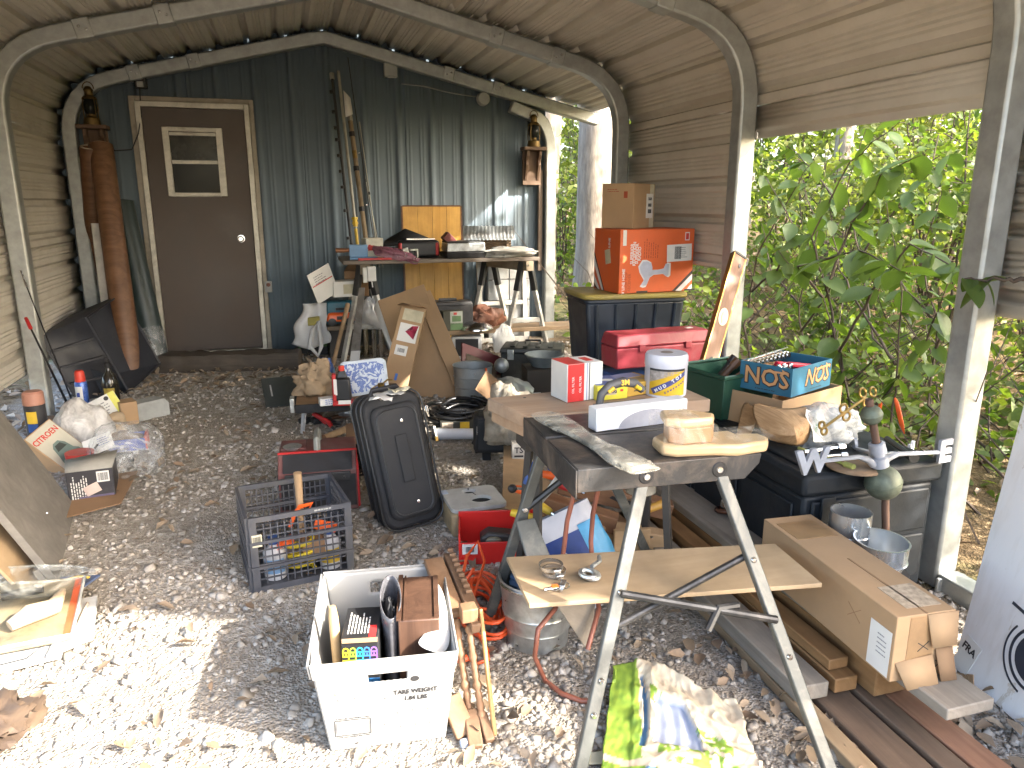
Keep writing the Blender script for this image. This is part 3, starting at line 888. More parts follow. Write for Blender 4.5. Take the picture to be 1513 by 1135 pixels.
def frame_to(P, xdir, ydir):
    """rotation whose local X runs along xdir and whose local Y lies towards ydir"""
    x = Vector(xdir).normalized(); y = Vector(ydir); y = (y - x * y.dot(x)).normalized(); z = x.cross(y)
    m = Matrix((x, y, z)).transposed().to_4x4(); m.translation = P
    return m
def quad_board(name, corners, t, m, parent=None, bevel=.002):
    """board of thickness t whose front face has these four corners"""
    c = [Vector(p) for p in corners]; n_ = (c[1] - c[0]).cross(c[3] - c[0]).normalized()
    b = [p - n_ * t for p in c]
    return MB().add(c + b, [(0, 1, 2, 3), (7, 6, 5, 4), (0, 4, 5, 1), (1, 5, 6, 2), (2, 6, 7, 3), (3, 7, 4, 0)]).build(name, m, parent, bevel=bevel)
def crumpled_sheet(w, h, seed, amp, n=14):
    sd_ = Vector((seed, seed * 2.3, .5))
    return lambda u, v: ((u - .5) * w, (v - .5) * h, amp * (abs(noise.noise(Vector((u * 3, v * 3, 0)) + sd_)) * 2 + .6 * noise.noise(Vector((u * 8, v * 8, 0)) + sd_)))
CLEAR = clear_plastic('clear_bag', (.78, .8, .82), .14)
CLOUDY = clear_plastic('cloudy_bag', (.62, .6, .58), .75, .35)
WHITEBAG = mat('white_plastic_bag', (.6, .6, .6), .35, var=.08, bmp=.25, bscale=30)
BROWNROLL = wood('brown_lino', (.1, .045, .02), (.2, .1, .05), 0, 14, .5)
GREYWOOD = wood('grey_board', (.15, .138, .122), (.21, .195, .172), 0, 14, .75)
PINE = wood('yellow_pine', (.46, .24, .04), (.62, .36, .08), 2, 20, .45)
BLUE1 = mat('blue_plastic', (.02, .07, .26), .4, var=.2)
BLUE2 = mat('light_blue', (.16, .3, .5), .5, var=.15)

# ================================================================== along the left wall
def roll(name, label, a, b, r, m, inner, cat='roll', wrap=False):
    a, b = Vector(a), Vector(b); d = b - a; L = d.length
    e = thing(name, label, cat, a)
    M = UP.rotation_difference(d).to_matrix().to_4x4()
    B = MB().lathe([(r * .72, .0), (r, 0), (r * 1.015, L * .3), (r * .985, L * .7), (r, L), (r * .72, L), (r * .7, L - .3)], 22, M)
    B.build('roll_body', m, e)
    B = MB()
    pts = []
    for k in range(60):
        an = k * .33; q = r * (.96 - .3 * k / 60)
        pts.append((q * math.cos(an), q * math.sin(an), L + .002))
    B.tube(pts, .0035, 4, M=M); B.build('edge_spiral', inner, e)
    if wrap:
        MB().lathe([(r * 1.03, .02), (r * 1.07, .1), (r * 1.05, .3), (r * 1.03, .36)], 22, M).build('plastic_sleeve', CLEAR, e)
    return e
EDGE = mat('roll_edge', (.4, .33, .26), .7)
roll('flooring_roll', 'brown rolled-up flooring leaning on the shed wall, foot out on the gravel', G(195, 562) - Vector((0, 0, .02)), PY(149, 215, 6.78), .088, BROWNROLL, EDGE)
roll('flooring_roll', 'darker brown flooring roll standing upright behind the leaning one', G(150, 530) + Vector((-.05, .25, 0)), PY(133, 218, 6.75), .075, BROWNROLL, EDGE)
GREENTUBE = mat('dark_green_sheet', (.018, .03, .03), .4, var=.2)
roll('sheeting_roll', 'dark green sheeting roll in clear plastic leaning beside the door', G(234, 545) - Vector((0, 0, .02)), PY(178, 300, 6.84), .1, GREENTUBE, INK, wrap=True)
o = quad_board('white_board', [G(150, 560) + Vector((0, .3, 0)), G(188, 552) + Vector((0, .3, 0)), PY(166, 330, 6.66), PY(135, 330, 6.66)], .012, mat('offwhite_panel', (.5, .47, .42), .7, dirt=(.3, .27, .22)))
tag(o, 'off-white narrow panel standing between the brown roll and the left wall', 'panel')
# black mixing tub on its side
def tub():
    e = thing('mixing_tub', 'black plastic tub tipped up on its side against the left wall', 'tub', G(140, 600))
    o0 = e.location.copy()
    A, Bq = G(190, 580), PY(128, 470, 6.0)
    side = Vector((.16, .42, .12))
    L = [A, Bq, Bq + side, A + side]
    off = Vector((-.3, -.2, -.06)); c = sum(L, Vector()) / 4
    base = [c + (p - c) * .84 + off for p in L]
    for p in base: p.z = max(p.z, gz(p.y) + .01)
    V = [p - o0 for p in L + base]
    B = MB().add(V, [(0, 1, 5, 4), (1, 2, 6, 5), (2, 3, 7, 6), (3, 0, 4, 7), (4, 5, 6, 7)])
    TB = mat('tub_black', (.022, .024, .032), .5, var=.2, dirt=(.08, .075, .07), dirt_amt=.3)
    B.build('tub_shell', TB, e, solid=.01)
    MB().tube(V[:4], .014, 6, closed=True).build('rim', TB, e)
    n1 = (V[1] - V[0]); 
    for k in range(3):
        t = .25 + .25 * k
        p0 = V[0].lerp(V[1], t); p1 = V[4].lerp(V[5], t)
        MB().tube([p0.lerp(p1, .1), p0.lerp(p1, .95)], .012, 6).build('rib', TB, e)
tub()
for k, (a, b, r, L) in enumerate([((30, 400), (112, 606), .006, 'thin dark rod with a silver tip leaning on the left arch post'), ((38, 470), (103, 604), .009, 'shorter dark rod with a red tag leaning on the left arch post')]):
    A = PX(a[0], a[1], -1.53); Bp = G(*b)
    e = thing('leaning_rod', L, 'rod', Bp, 0, 'rods leaning on the left post')
    d = A - Bp
    MB().tube([(0, 0, 0), d], [r, r * .6], 8).build('shaft', BLACK, e)
    MB().tube([d * .9, d * 1.0], [r * 1.3, r * 1.1], 8).build('tip', STEEL if k == 0 else RED, e)
# spray can
P = G(125, 608)
e = thing('spray_can', 'blue spray can with a red cap standing by the left wall', 'spray can', P)
lathed('can', [(0, 0), (.036, 0), (.038, .006), (.038, .2), (.03, .215), (0, .215)], mat('can_blue', (.05, .12, .42), .3, .2), e)
lathed('cap', [(.032, .205), (.033, .21), (.03, .27), (.022, .285), (0, .286)], mat('cap_red', (.6, .05, .03), .4), e)
MB().lathe([(.0386, .03), (.0386, .18)], 14, None, -2.6, -1.2).build('label', PAPER, e)
MB().box(-.022, -.004, -.0403, -.0396, .11, .14).build('printed_mark', mat('label_blue', (.03, .06, .3), .5), e)
P = G(166, 596)
e = thing('pump_bottle', 'dark brown bottle with a nozzle beside the blue spray can', 'bottle', P)
lathed('bottle_body', [(0, 0), (.05, 0), (.055, .01), (.055, .15), (.04, .2), (.018, .235), (.016, .26)], mat('dark_bottle', (.02, .018, .014), .15, var=.3), e)
lathed('nozzle', [(.02, .255), (.022, .29), (.012, .295), (.012, .32), (0, .322)], BLACK, e)
MB().lathe([(.0556, .03), (.0556, .12)], 14, None, -2.2, -.9).build('label', mat('amber_label', (.35, .25, .03), .6), e)
P = PX(57, 640, -1.45)
e = thing('oil_bottle', 'dark can with a pink lid and yellow label behind the board game box', 'can', P)
lathed('can_body', [(0, 0), (.055, 0), (.055, .17), (.05, .175)], mat('can_dark', (.03, .03, .035), .5), e)
lathed('lid', [(.05, .17), (.056, .175), (.054, .24), (.045, .25), (0, .252)], mat('pink_lid', (.4, .2, .15), .4), e)
MB().lathe([(.0556, .07), (.0556, .14)], 14, None, -2.2, -1.2).build('label', YELLOW, e)
MB().lathe([(.0557, .02), (.0557, .068)], 14, None, -2.2, -1.2).build('label', BLUE1, e)
# car picture box, leaning on a corner
P = PY(94, 661, 4.42)
e = thing('picture_box', 'cream box lid printed with a green car and red lettering, leaning on its corner', 'box')
e.matrix_world = frame_to(P, PY(85, 630, 4.42) - PY(45, 660, 4.2), Vector((0, -.25, -1)).cross(Vector((1, 0, 0)))) 
Xd = (PY(82, 624, 4.5) - PY(44, 656, 4.3)).normalized(); Yd = (PY(44, 656, 4.35) - PY(90, 716, 4.25)).normalized()
Zd = Xd.cross(Yd).normalized(); Yd = Zd.cross(Xd)
M = Matrix((Xd, Yd, Zd)).transposed().to_4x4(); M.translation = P - Zd * .04
e.matrix_world = M
w_, h_ = .22, .33
MB().box(-w_ / 2, w_ / 2, -h_ / 2, h_ / 2, -.05, .03).build('box_body', CARD, e, bevel=.003)
CREAM = mat('cream_print', (.5, .48, .4), .7, var=.1)
MB().box(-w_ / 2 + .006, w_ / 2 - .006, -h_ / 2 + .006, h_ / 2 - .006, .03, .0315).build('printed_face', CREAM, e)
REDINK = mat('red_ink', (.55, .04, .03), .6, bmp=0)
words(e, 'CITROEN', REDINK, tr(-.005, .105, .032), .046, bold=.001)
GRN = mat('car_green', (.16, .22, .2), .6, bmp=0); DKG = mat('car_dark', (.05, .06, .055), .6, bmp=0)
car = [(-.07, -.12), (-.075, -.06), (-.06, -.02), (-.045, .03), (-.02, .05), (.02, .05), (.045, .02), (.055, -.03), (.075, -.05), (.078, -.12), (.05, -.14), (-.05, -.14)]
MB().prism(car, .0315, .0325).build('printed_car', GRN, e)
for c in ([(-.04, .0), (-.025, .035), (.018, .035), (.035, 0)], [(-.065, -.14), (-.065, -.1), (-.045, -.1), (-.045, -.14)], [(.045, -.14), (.045, -.1), (.068, -.1), (.068, -.14)], [(-.03, -.1), (-.01, -.05), (.012, -.05), (.03, -.1)]):
    MB().prism(c, .0325, .0332).build('printed_shape', DKG, e)
bag('plastic_bag', 'cloudy stuffed plastic bag behind the car picture box', G(130, 664), (.16, .13, .18), CLOUDY, 2, .22)
bag('cloth_bundle', 'crumpled tan cloth between the cloudy bag and the white box', G(152, 645), (.14, .1, .09), mat('tan_cloth', (.4, .31, .21), .9), 5, .4, 'cloth')
# white box with yellow edge, tilted
P = G(165, 628) + Vector((0, 0, .04))
e = thing('bulb_box', 'white light-bulb box with a yellow end and round emblem, tipped against cardboard', 'box', P, (R(-20), R(-22), R(20)))
MB().box(-.1, .1, -.05, .05, 0, .15).build('carton', WHITE, e, bevel=.003)
decal(e, 'yellow_band', mat('lemon', (.62, .6, .12), .6), (.2, .1, .15), 'front', .39, 0, .04, .15)
MB().lathe([(0, .001), (.014, .001), (.014, 0)], 18, face_m((.2, .1, .15), 'front', .2, .33)).build('emblem', INK, e)
lines(e, 'small_print', mat('grey_print', (.2, .2, .22), .7), face_m((.2, .1, .15), 'front', -.12, .2), 6, .12, .018, .006, 4)
carton('tan_carton', 'small plain tan carton beside the grey wedge block', 'carton', G(190, 625), R(25), (.1, .12, .15))
e = thing('grey_block', 'long grey foam block lying beside the tan carton', 'block', G(213, 618), R(38))
MB().prism([(-.15, 0), (.15, 0), (.15, .09), (.12, .12), (-.15, .12)], -.06, .06, tr(0, 0, 0, 90)).build('block_body', mat('grey_foam', (.3, .31, .3), .8), e, bevel=.004)
e = thing('parts_tray', 'blue tray of brown scraps with a red and white end', 'tray', G(180, 662), R(5))
B = MB().box(-.14, .14, -.08, .08, 0, .012).box(-.14, .14, -.08, -.07, 0, .07).box(-.14, .14, .07, .08, 0, .07).box(-.14, -.13, -.07, .07, 0, .07)
B.build('tray_body', mat('tray_blue', (.07, .1, .35), .5), e, bevel=.003)
MB().box(.13, .145, -.08, .08, 0, .08).build('end_panel', mat('tray_red', (.5, .09, .06), .5), e, bevel=.002)
bag_mesh((.11, .06, .05), 9, .4).build('scrap', mat('scrap_brown', (.16, .11, .07), .9), e, loc=(0, 0, .02))
e = thing('red_tub', 'small red plastic tub half hidden behind the white leaflet', 'tub', G(122, 700))
lathed('tub_body', [(0, 0), (.06, 0), (.068, .1), (.07, .105), (.07, .125), (0, .126)], mat('tub_red', (.45, .04, .03), .4), e)
P = G(150, 690) + Vector((0, 0, .13))
e = thing('leaflet', 'white folded leaflet propped on the clear bag', 'leaflet', P, (R(40), R(-18), R(8)))
MB().box(-.075, .075, -.055, .055, 0, .003).build('sheet', PAPER, e)
MB().box(-.03, .0, -.005, .008, .003, .004, tr(rz=40)).build('printed_bar', INK, e)
lines(e, 'print', mat('blue_print', (.1, .15, .4), .7), tr(.03, .03, .0032), 4, .06, .014, .004, 5)
bag('clear_bag', 'large clear plastic bag of rolled sheet lying on the gravel', G(192, 700), (.19, .16, .19), CLEAR, 3, .2)
e = thing('plastic_sheet_roll', 'rolled clear sheets inside the large clear bag', 'roll', G(160, 702) + Vector((0, 0, .08)), (0, R(90), R(20)))
MB().lathe([(.05, -.12), (.052, .12)], 18).build('outer_sheet', CLEAR, e)
MB().lathe([(.03, -.13), (.03, .13)], 14).build('core', BLACK, e)
c, rz, w = place((103, 748), (172, 738), .24)
S_ = (w, .24, .17)
e = carton('printed_box', 'black printed box with white text, barcode and pink sticker', 'box', c, rz, S_, mat('black_card', (.025, .024, .03), .5, dirt=(.09, .085, .08)))
lines(e, 'white_text', WHITE, face_m(S_, 'front', -.42, .0), 7, .12, .011, .005, 8, True)
decal(e, 'barcode_label', PAPER, S_, 'front', .28, .27, .055, .055); barcode(e, INK, face_m(S_, 'front', .28, .27, 0, .0013), .045, .04)
decal(e, 'sticker', mat('pink_sticker', (.5, .4, .36), .7), S_, 'front', .02, -.08, .07, .05, 22)
decal(e, 'purple_band', mat('purple_print', (.1, .08, .14), .5), S_, 'front', .1, -.36, w * .75, .03)
B = MB().add([(-w / 2, -.12, .171), (w / 2, -.12, .171), (w / 2 + .02, .02, .215), (-w / 2 - .01, .0, .2)], [(0, 1, 2, 3)])
B.build('open_flap', mat('flap_grey', (.3, .29, .26), .7), e, solid=.003)
o = quad_board('cardboard_sheet', [G(98, 775) + Vector((0, 0, .035)), G(180, 752) + Vector((0, 0, .03)), G(205, 700) + Vector((0, 0, .02)), G(110, 715) + Vector((0, 0, .02))], .005, CARD2)
tag(o, 'flat trodden cardboard sheet under the black printed box', 'cardboard')
# the big grey board leaning into the picture
A_, B_ = G(86, 857), G(112, 748)
dirn = Vector((-math.cos(R(64)), 0, math.sin(R(64))))
e = thing('leaning_board', 'big grey wooden table top leaning up to the left edge', 'board', A_)
quad_board('board_top', [Vector(), (B_ - A_), (B_ - A_) + dirn * 1.15, dirn * 1.15], .03, GREYWOOD, e)
n_ = (B_ - A_).cross(dirn).normalized()
q0 = -n_ * .03 
quad_board('edge_rail', [q0 + dirn * .03, q0 + (B_ - A_) * .98 + dirn * .03, q0 + (B_ - A_) * .98 + dirn * .08, q0 + dirn * .08], .025, GREYWOOD, e)
for t in (.15, .55, .95):
    MB().lathe([(0, 0), (.006, 0), (.005, .003), (0, .004)], 8).build('bolt', STEEL, e, loc=(B_ - A_) * .5 + dirn * t + n_ * .001)
A2 = G(42, 884); d2 = Vector((-math.cos(R(58)), .1, math.sin(R(58))))
e = thing('hardboard_sheet', 'tan hardboard panel leaning under the big grey board', 'panel', A2)
bb = Vector((-.04, .5, .01))
quad_board('panel_sheet', [Vector(), bb, bb + d2 * .8, d2 * .8], .012, wood('tan_hardboard', (.36, .25, .14), (.45, .33, .2), 1, 12), e)
quad_board('white_edge', [Vector((-.06, -.1, 0)), Vector((-.07, 0, 0)), Vector((-.07, 0, 0)) + d2 * .7, Vector((-.06, -.1, 0)) + d2 * .7], .01, WHITE, e)
# picture frames and signs lying in the sun
def flat(name, label, cat, cs, z, t, m, grp=None):
    P0 = G(*cs[0]); e = thing(name, label, cat, P0, 0, grp)
    V = [G(x, y) - P0 + Vector((0, 0, z + t)) for x, y in cs]
    quad_board('panel', V, t, m, e); return e, V
WSIGN = mat('white_sign', (.45, .45, .43), .5, dirt=(.3, .28, .25))
e, V = flat('white_sign', 'large white lettered sign at the bottom of the pile in the sun', 'sign', [(-60, 1016), (92, 978), (104, 925), (-50, 950)], .012, .014, WSIGN)
MB().tube([V[0].lerp(V[1], .1) + Vector((0, .03, .001)), V[0].lerp(V[1], .62) + Vector((0, .03, .001)), V[0].lerp(V[1], .72) + Vector((.0, .08, .001)), V[1].lerp(V[2], .6)], .004, 4).build('printed_line', INK, e)
e2, V = flat('white_sign', 'white rounded plastic panel poking out right of the picture frame', 'panel', [(70, 985), (140, 955), (146, 893), (110, 900)], .026, .012, WSIGN)
lines(e2, 'print', INK, tr(.11, .2, .0392, 0, 0, 62), 2, .07, .02, .008, 3)
for k in (0, 1): MB().tube([V[2].lerp(V[1], .2) + Vector((-.03 - .025 * k, 0, .006)), V[3].lerp(V[0], .6) + Vector((.06 - .02 * k, 0, .006))], .005, 6).build('moulding', EDGE, e2)
e, V = flat('framed_picture', 'framed landscape picture with a red side strip lying on the signs', 'picture', [(-70, 998), (110, 962), (128, 874), (-30, 885)], .042, .02, mat('picture_print', (.16, .13, .08), .5, var=.6, scale=14, dirt=(.3, .24, .14), dirt_amt=.6))
quad_board('red_strip', [V[1] + Vector((-.03, .01, .0015)), V[1] + Vector((-.008, .01, .0015)), V[2] + Vector((-.006, 0, .0015)), V[2] + Vector((-.03, 0, .0015))], .001, mat('frame_red', (.5, .1, .04), .4), e)
for a, b in ((0, 1), (1, 2)): MB().tube([V[a] + Vector((0, 0, .002)), V[b] + Vector((0, 0, .002))], .006, 4).build('frame_edge', WSIGN, e)
e, V = flat('magazine', 'blue magazine with a yellow arc under the glass dish', 'magazine', [(95, 884), (128, 878), (150, 862), (90, 866)], .03, .01, mat('mag_blue', (.08, .11, .2), .4, var=.4))
p0 = V[0].lerp(V[3], .5); p1 = V[1].lerp(V[2], .5)
MB().tube([p0.lerp(p1, t) + Vector((0, .03 * math.sin(t * 3.1), .002)) for t in (.05, .25, .45, .65, .85)], .007, 5).build('yellow_arc', YELLOW, e)
P = G(50, 905) + Vector((0, 0, .07))
e = thing('glass_dish', 'clear ribbed glass dish tipped on the framed picture', 'dish', P, (R(-18), R(8), 0))
GLASS = clear_plastic('glass', (.8, .83, .78), .08, .05)
prof = [(0, 0), (.1, .005), (.15, .03), (.2, .075), (.205, .08)]
B = MB().lathe(prof, 48)
for k, (x, y, z) in enumerate(B.v):
    a = math.atan2(y, x); s_ = 1 + .015 * math.sin(a * 24); B.v[k] = (x * s_, y * s_, z)
B.build('bowl', GLASS, e, solid=.004); MB().tube([(.2 * math.cos(a), .2 * math.sin(a), .08) for a in [k * .26 for k in range(24)]], .005, 6, True).build('rim', GLASS, e)
o = MB().tube([G(20, 960) + Vector((0, 0, .09)), G(50, 945) + Vector((0, 0, .1)), G(85, 930) + Vector((0, 0, .09)), G(98, 905) + Vector((0, 0, .09))], [.02, .035, .03, .012], 9).build('driftwood', wood('driftwood_grey', (.36, .27, .17), (.5, .4, .28), 0, 16), smooth=60)
tag(o, 'pale curved piece of driftwood on the framed picture', 'driftwood')
o = MB().tube([G(55, 912) + Vector((-.1, 0, .1)), G(70, 905) + Vector((0, 0, .1))], .016, 10).build('torch', BLACK); tag(o, 'short dark pen-shaped tool lying in the glass dish', 'tool')
o = bag_mesh((.12, .15, .04), 17, .5).build('bark_slab', wood('bark_dark', (.06, .04, .03), (.12, .08, .05), 1, 14)); o.location = G(-8, 1085); tag(o, 'dark slab of bark at the lower left corner', 'bark')
# the sill timber in front of the door
P0, P1 = G(225, 551), G(445, 547)
d = P1 - P0; L = d.length
B = MB(); n_ = 30
prof = [(-.1, 0), (-.115, .07), (-.09, .14), (.07, .15), (.11, .1), (.11, 0)]
vs = []
for i in range(n_ + 1):
    for x, z in prof: vs.append((L * i / n_, x + .018 * noise.noise(Vector((i * .4, x * 9, z * 9))), z + .015 * noise.noise(Vector((i * .5, x * 7, 4)))))
fs = [(i * 6 + k, i * 6 + (k + 1) % 6, i * 6 + 6 + (k + 1) % 6, i * 6 + 6 + k) for i in range(n_) for k in range(6)] + [(5, 4, 3, 2, 1, 0), tuple(n_ * 6 + k for k in range(6))]
o = B.add(vs, fs).build('sill_timber', wood('rotten_timber', (.035, .027, .02), (.085, .066, .048), 0, 18, bmp=.8), smooth=50)
o.location = P0 + Vector((0, .1, -.01)); o.rotation_euler = (0, 0, math.atan2(d.y, d.x)); tag(o, 'dark rotting timber lying as a step before the shed door', 'timber')
e = thing('dark_panel', 'flat dark green panel leaning low beside the sill timber', 'panel', G(393, 603), (R(-52), 0, R(8)))
MB().box(0, .33, -.01, .01, 0, .26).build('panel_sheet', mat('greenblack', (.03, .036, .034), .6, dirt=(.09, .085, .075)), e, bevel=.004)
MB().box(.05, .06, -.013, -.01, .09, .19).build('scratch_strip', PLG, e)

# ================================================================== the trestle table at the back
ALUM = mat('trestle_white', (.5, .5, .47), .55, .2, dirt=(.16, .13, .1), dirt_amt=.45)
DKB = mat('trestle_bracket', (.03, .03, .03), .5, .2)
def trestle(label, front, back, ztop, grp):
    e = thing('sawhorse', label, 'sawhorse', (front[0], front[1], gz(front[1])), 0, grp)
    o0 = e.location; z1 = ztop - o0.z
    f = Vector((0, 0, z1)); b = Vector((back[0] - front[0], back[1] - front[1], z1))
    quad = MB(); d = (b - f).normalized(); s_ = Vector((-d.y, d.x, 0)) * .04
    quad_board('beam', [f + s_ - d * .06, f - s_ - d * .06, b - s_ + d * .06, b + s_ + d * .06], .085, wood('trestle_beam', (.24, .19, .13), (.36, .3, .22), 1, 14), e)
    for q in (f, b):
        for sg in (-1, 1):
            top = q + Vector((sg * .045, 0, -.1)); ft = q + Vector((sg * .22, 0, -z1 + .01))
            MB().tube([top, ft], .026, 4, sq=False).build('leg', ALUM, e, bevel=.004)
            MB().tube([q + Vector((sg * .036, 0, -.01)), top.lerp(ft, .22)], .034, 4).build('bracket', DKB, e, bevel=.004)
        MB().box(-.15, .15, -.012, .012, -.02, .02, Matrix.Translation(q + Vector((0, 0, -z1 * .62)))).build('brace', ALUM, e, bevel=.003)
    MB().lathe([(0, .0), (.012, 0), (.012, -.01)], 8, Matrix.Translation(f + Vector((0, -.062, -.03)))).build('bolt', STEEL, e)
    return e
ZT = 1.015
trestle('sawhorse with white legs under the right end of the board table', (1.99, 6.25), (1.8, 6.78), ZT, 'sawhorses under the rear table')
trestle('sawhorse with white legs behind the leaning cartons at the left end', (.6, 6.3), (.62, 6.8), ZT, 'sawhorses under the rear table')
e = thing('table_board', 'wide weathered plywood board lying over the two sawhorses as a table', 'table top', (1.26, 6.5, ZT + .002))
MB().box(-.84, .84, -.3, .33, 0, .03).build('board', wood('table_ply', (.13, .105, .085), (.2, .165, .13), 0, 12), e, bevel=.003)
ZS = .43
e = thing('shelf_board', 'long pine board shelf on the sawhorse braces, sticking out to the right', 'shelf', (1.9, 6.35, ZS - .04))
MB().box(-.95, .85, -.13, .13, 0, .038).build('board', wood('shelf_pine', (.22, .15, .085), (.33, .24, .15), 0, 14), e, bevel=.004)
e = thing('shelf_board', 'short dark board shelf left of the leaning cartons', 'shelf', (.62, 6.5, .46))
MB().box(-.35, .35, -.16, .2, 0, .035).build('board', wood('shelf_dark', (.12, .09, .06), (.2, .15, .1), 0, 14), e, bevel=.004)
e = thing('shelf_support', 'dark upright box under the short shelf board', 'box', (.42, 6.62, gz(6.6)))
MB().box(-.13, .13, -.1, .1, 0, .29).build('carcass', mat('dark_carcass', (.045, .04, .035), .7), e, bevel=.004)
# yellow pine panel behind the table
e = thing('pine_panel', 'yellow varnished pine door panel standing behind the rear table', 'panel', (1.3, 6.9, .22), (R(-3), 0, 0))
for k in range(4):
    MB().box(-.27 + .136 * k, -.27 + .136 * k + .134, 0, .02, .3, 1.255).build('plank', PINE, e, bevel=.002)
    MB().box(-.27 + .136 * k, -.27 + .136 * k + .134, 0, .02, .0, .27).build('plank', PINE, e, bevel=.002)
MB().box(-.275, .275, -.004, .022, .268, .302).build('batten', PINE, e, bevel=.002)
MB().box(-.285, -.272, -.004, .022, 0, 1.26).build('edge_strip', BROWNROLL, e); MB().box(.272, .285, -.004, .022, 0, 1.26).build('edge_strip', BROWNROLL, e); MB().box(-.272, .272, -.004, .022, 1.255, 1.268).build('edge_strip', BROWNROLL, e)
# white frames and cinder block seen under the table
e = thing('cinder_block_stack', 'grey concrete blocks stacked behind the right sawhorse', 'blocks', (2.0, 6.9, gz(6.9)))
CIND = mat('cinder', (.34, .35, .35), .95, bmp=.5)
for k in range(4):
    for j in range(2):
        MB().box(-.2 + .21 * j - .0, -.2 + .21 * j + .205, -.07, .07, .2 * k, .2 * k + .194).build('block', CIND, e, bevel=.006)
e = thing('old_window_frame', 'white painted window frame leaning behind the right sawhorse', 'window frame', (1.78, 6.74, .2), (R(-5), 0, R(4)))
for a in ((-.09, -.05, 0, .82), (.36, .4, 0, .82), (-.05, .36, .0, .05), (-.05, .36, .77, .82), (-.05, .36, .36, .4)):
    MB().box(a[0], a[1], 0, .03, a[2], a[3]).build('rail' if a[1] - a[0] > .1 else 'stile', mat('old_white_paint', (.58, .58, .55), .6, dirt=(.3, .27, .22)), e, bevel=.003)

# ---------------- on the rear table
TT = ZT + .034
T = lambda x, y=381: H(x, y, TT)
def onT(x, Y=6.35): p = PY(x, 380, Y); return Vector((p.x, Y, TT))
e = thing('flower_pot', 'small white square pot with a red splash on the rear table', 'pot', onT(551, 6.42), R(12))
MB().box(-.07, .07, -.06, .06, 0, .17, top=(1.08, 1.08)).build('pot', mat('pot_white', (.52, .5, .42), .6), e, bevel=.004)
bag_mesh((.03, .008, .03), 3, .5, 16).build('red_splash', RED, e, loc=(-.035, -.063, .07))
e = thing('bench_clamp', 'pale blue clamp with a copper handle at the left end of the table', 'clamp', onT(522, 6.35), R(-5))
MB().box(-.03, .12, -.03, .03, .02, .12).build('jaw', BLUE2, e, bevel=.006); MB().box(-.03, .2, -.05, .05, 0, .02).build('base', BLUE2, e, bevel=.004)
MB().tube([(-.14, 0, .075), (-.03, 0, .075)], [.02, .016], 10).build('handle', mat('copper_brown', (.25, .11, .05), .5, .4), e)
o = bag_mesh((.2, .07, .06), 12, .35).build('plastic_bundle', clear_plastic('plum_wrap', (.25, .1, .14), .85, .25), smooth=70); o.location = onT(582, 6.26); o.rotation_euler = (0, R(14), R(-10)); tag(o, 'plum coloured goods in a crinkled plastic bag on the rear table', 'bag')
o = MB().box(-.17, .17, -.01, .01, 0, .018).build('red_strip', RED, bevel=.003); o.location = onT(560, 6.215); tag(o, 'long red strip at the front left edge of the rear table', 'strip')
e = thing('power_tool_case', 'black rounded tool case with red ends in the middle of the rear table', 'tool case', onT(618, 6.42), R(-4))
MB().box(-.18, .18, -.08, .08, 0, .15).build('case', BLACK, e, bevel=.03)
for s_ in (-1, 1): MB().box(s_ * .155 - .015, s_ * .155 + .015, -.083, .083, .02, .13).build('end_band', RED, e, bevel=.01)
MB().box(-.1, .14, -.06, .05, .151, .165).build('steel_plate', STEEL, e, bevel=.002)
MB().add([(-.3, -.05, .1), (-.02, -.05, .13), (.1, .05, .16), (-.1, .05, .24), (-.28, .05, .14)], [(0, 1, 2, 3, 4)]).build('dark_cloth', INK, e, solid=.012)
e = thing('steel_bracket', 'bent steel bracket at the front of the rear table', 'bracket', onT(606, 6.25), R(20))
MB().box(-.05, .0, -.012, .012, 0, .1, tr(ry=-14)).build('upright', GALV, e, bevel=.002); MB().box(0, .07, -.015, .015, .07, .082).build('arm', GALV, e); MB().box(.06, .07, -.015, .015, .0, .08).build('arm_end', GALV, e)
MB().box(-.08, .02, -.03, .0, 0, .03).build('foot', STEEL, e, bevel=.002)
e = thing('metal_tray_stack', 'stack of bright and black metal trays on the rear table', 'trays', onT(684, 6.36), R(3))
MB().box(-.17, .17, -.12, .12, .0, .05, top=(1.06, 1.06)).build('black_tray', BLACK, e, bevel=.006)
MB().box(-.17, .17, -.12, .1, .055, .125, top=(.96, .96)).build('bright_tray', GALV, e, bevel=.004)
MB().box(-.16, .16, -.1, .1, .126, .14).build('tray_lid', DKB, e, bevel=.003)
MB().box(-.05, .05, -.05, .05, 0, .07, tr(-.14, .04, .13, 0, 45)).build('red_corner', mat('maroon_box', (.12, .025, .02), .5), e, bevel=.003)
bag('wrapped_parcel', 'grey goods wrapped flat in a plastic bag at the right end of the table', onT(752, 6.3), (.27, .14, .055), mat('grey_wrap', (.4, .39, .36), .35, bmp=.6, bscale=24), 14, .35, 'parcel')
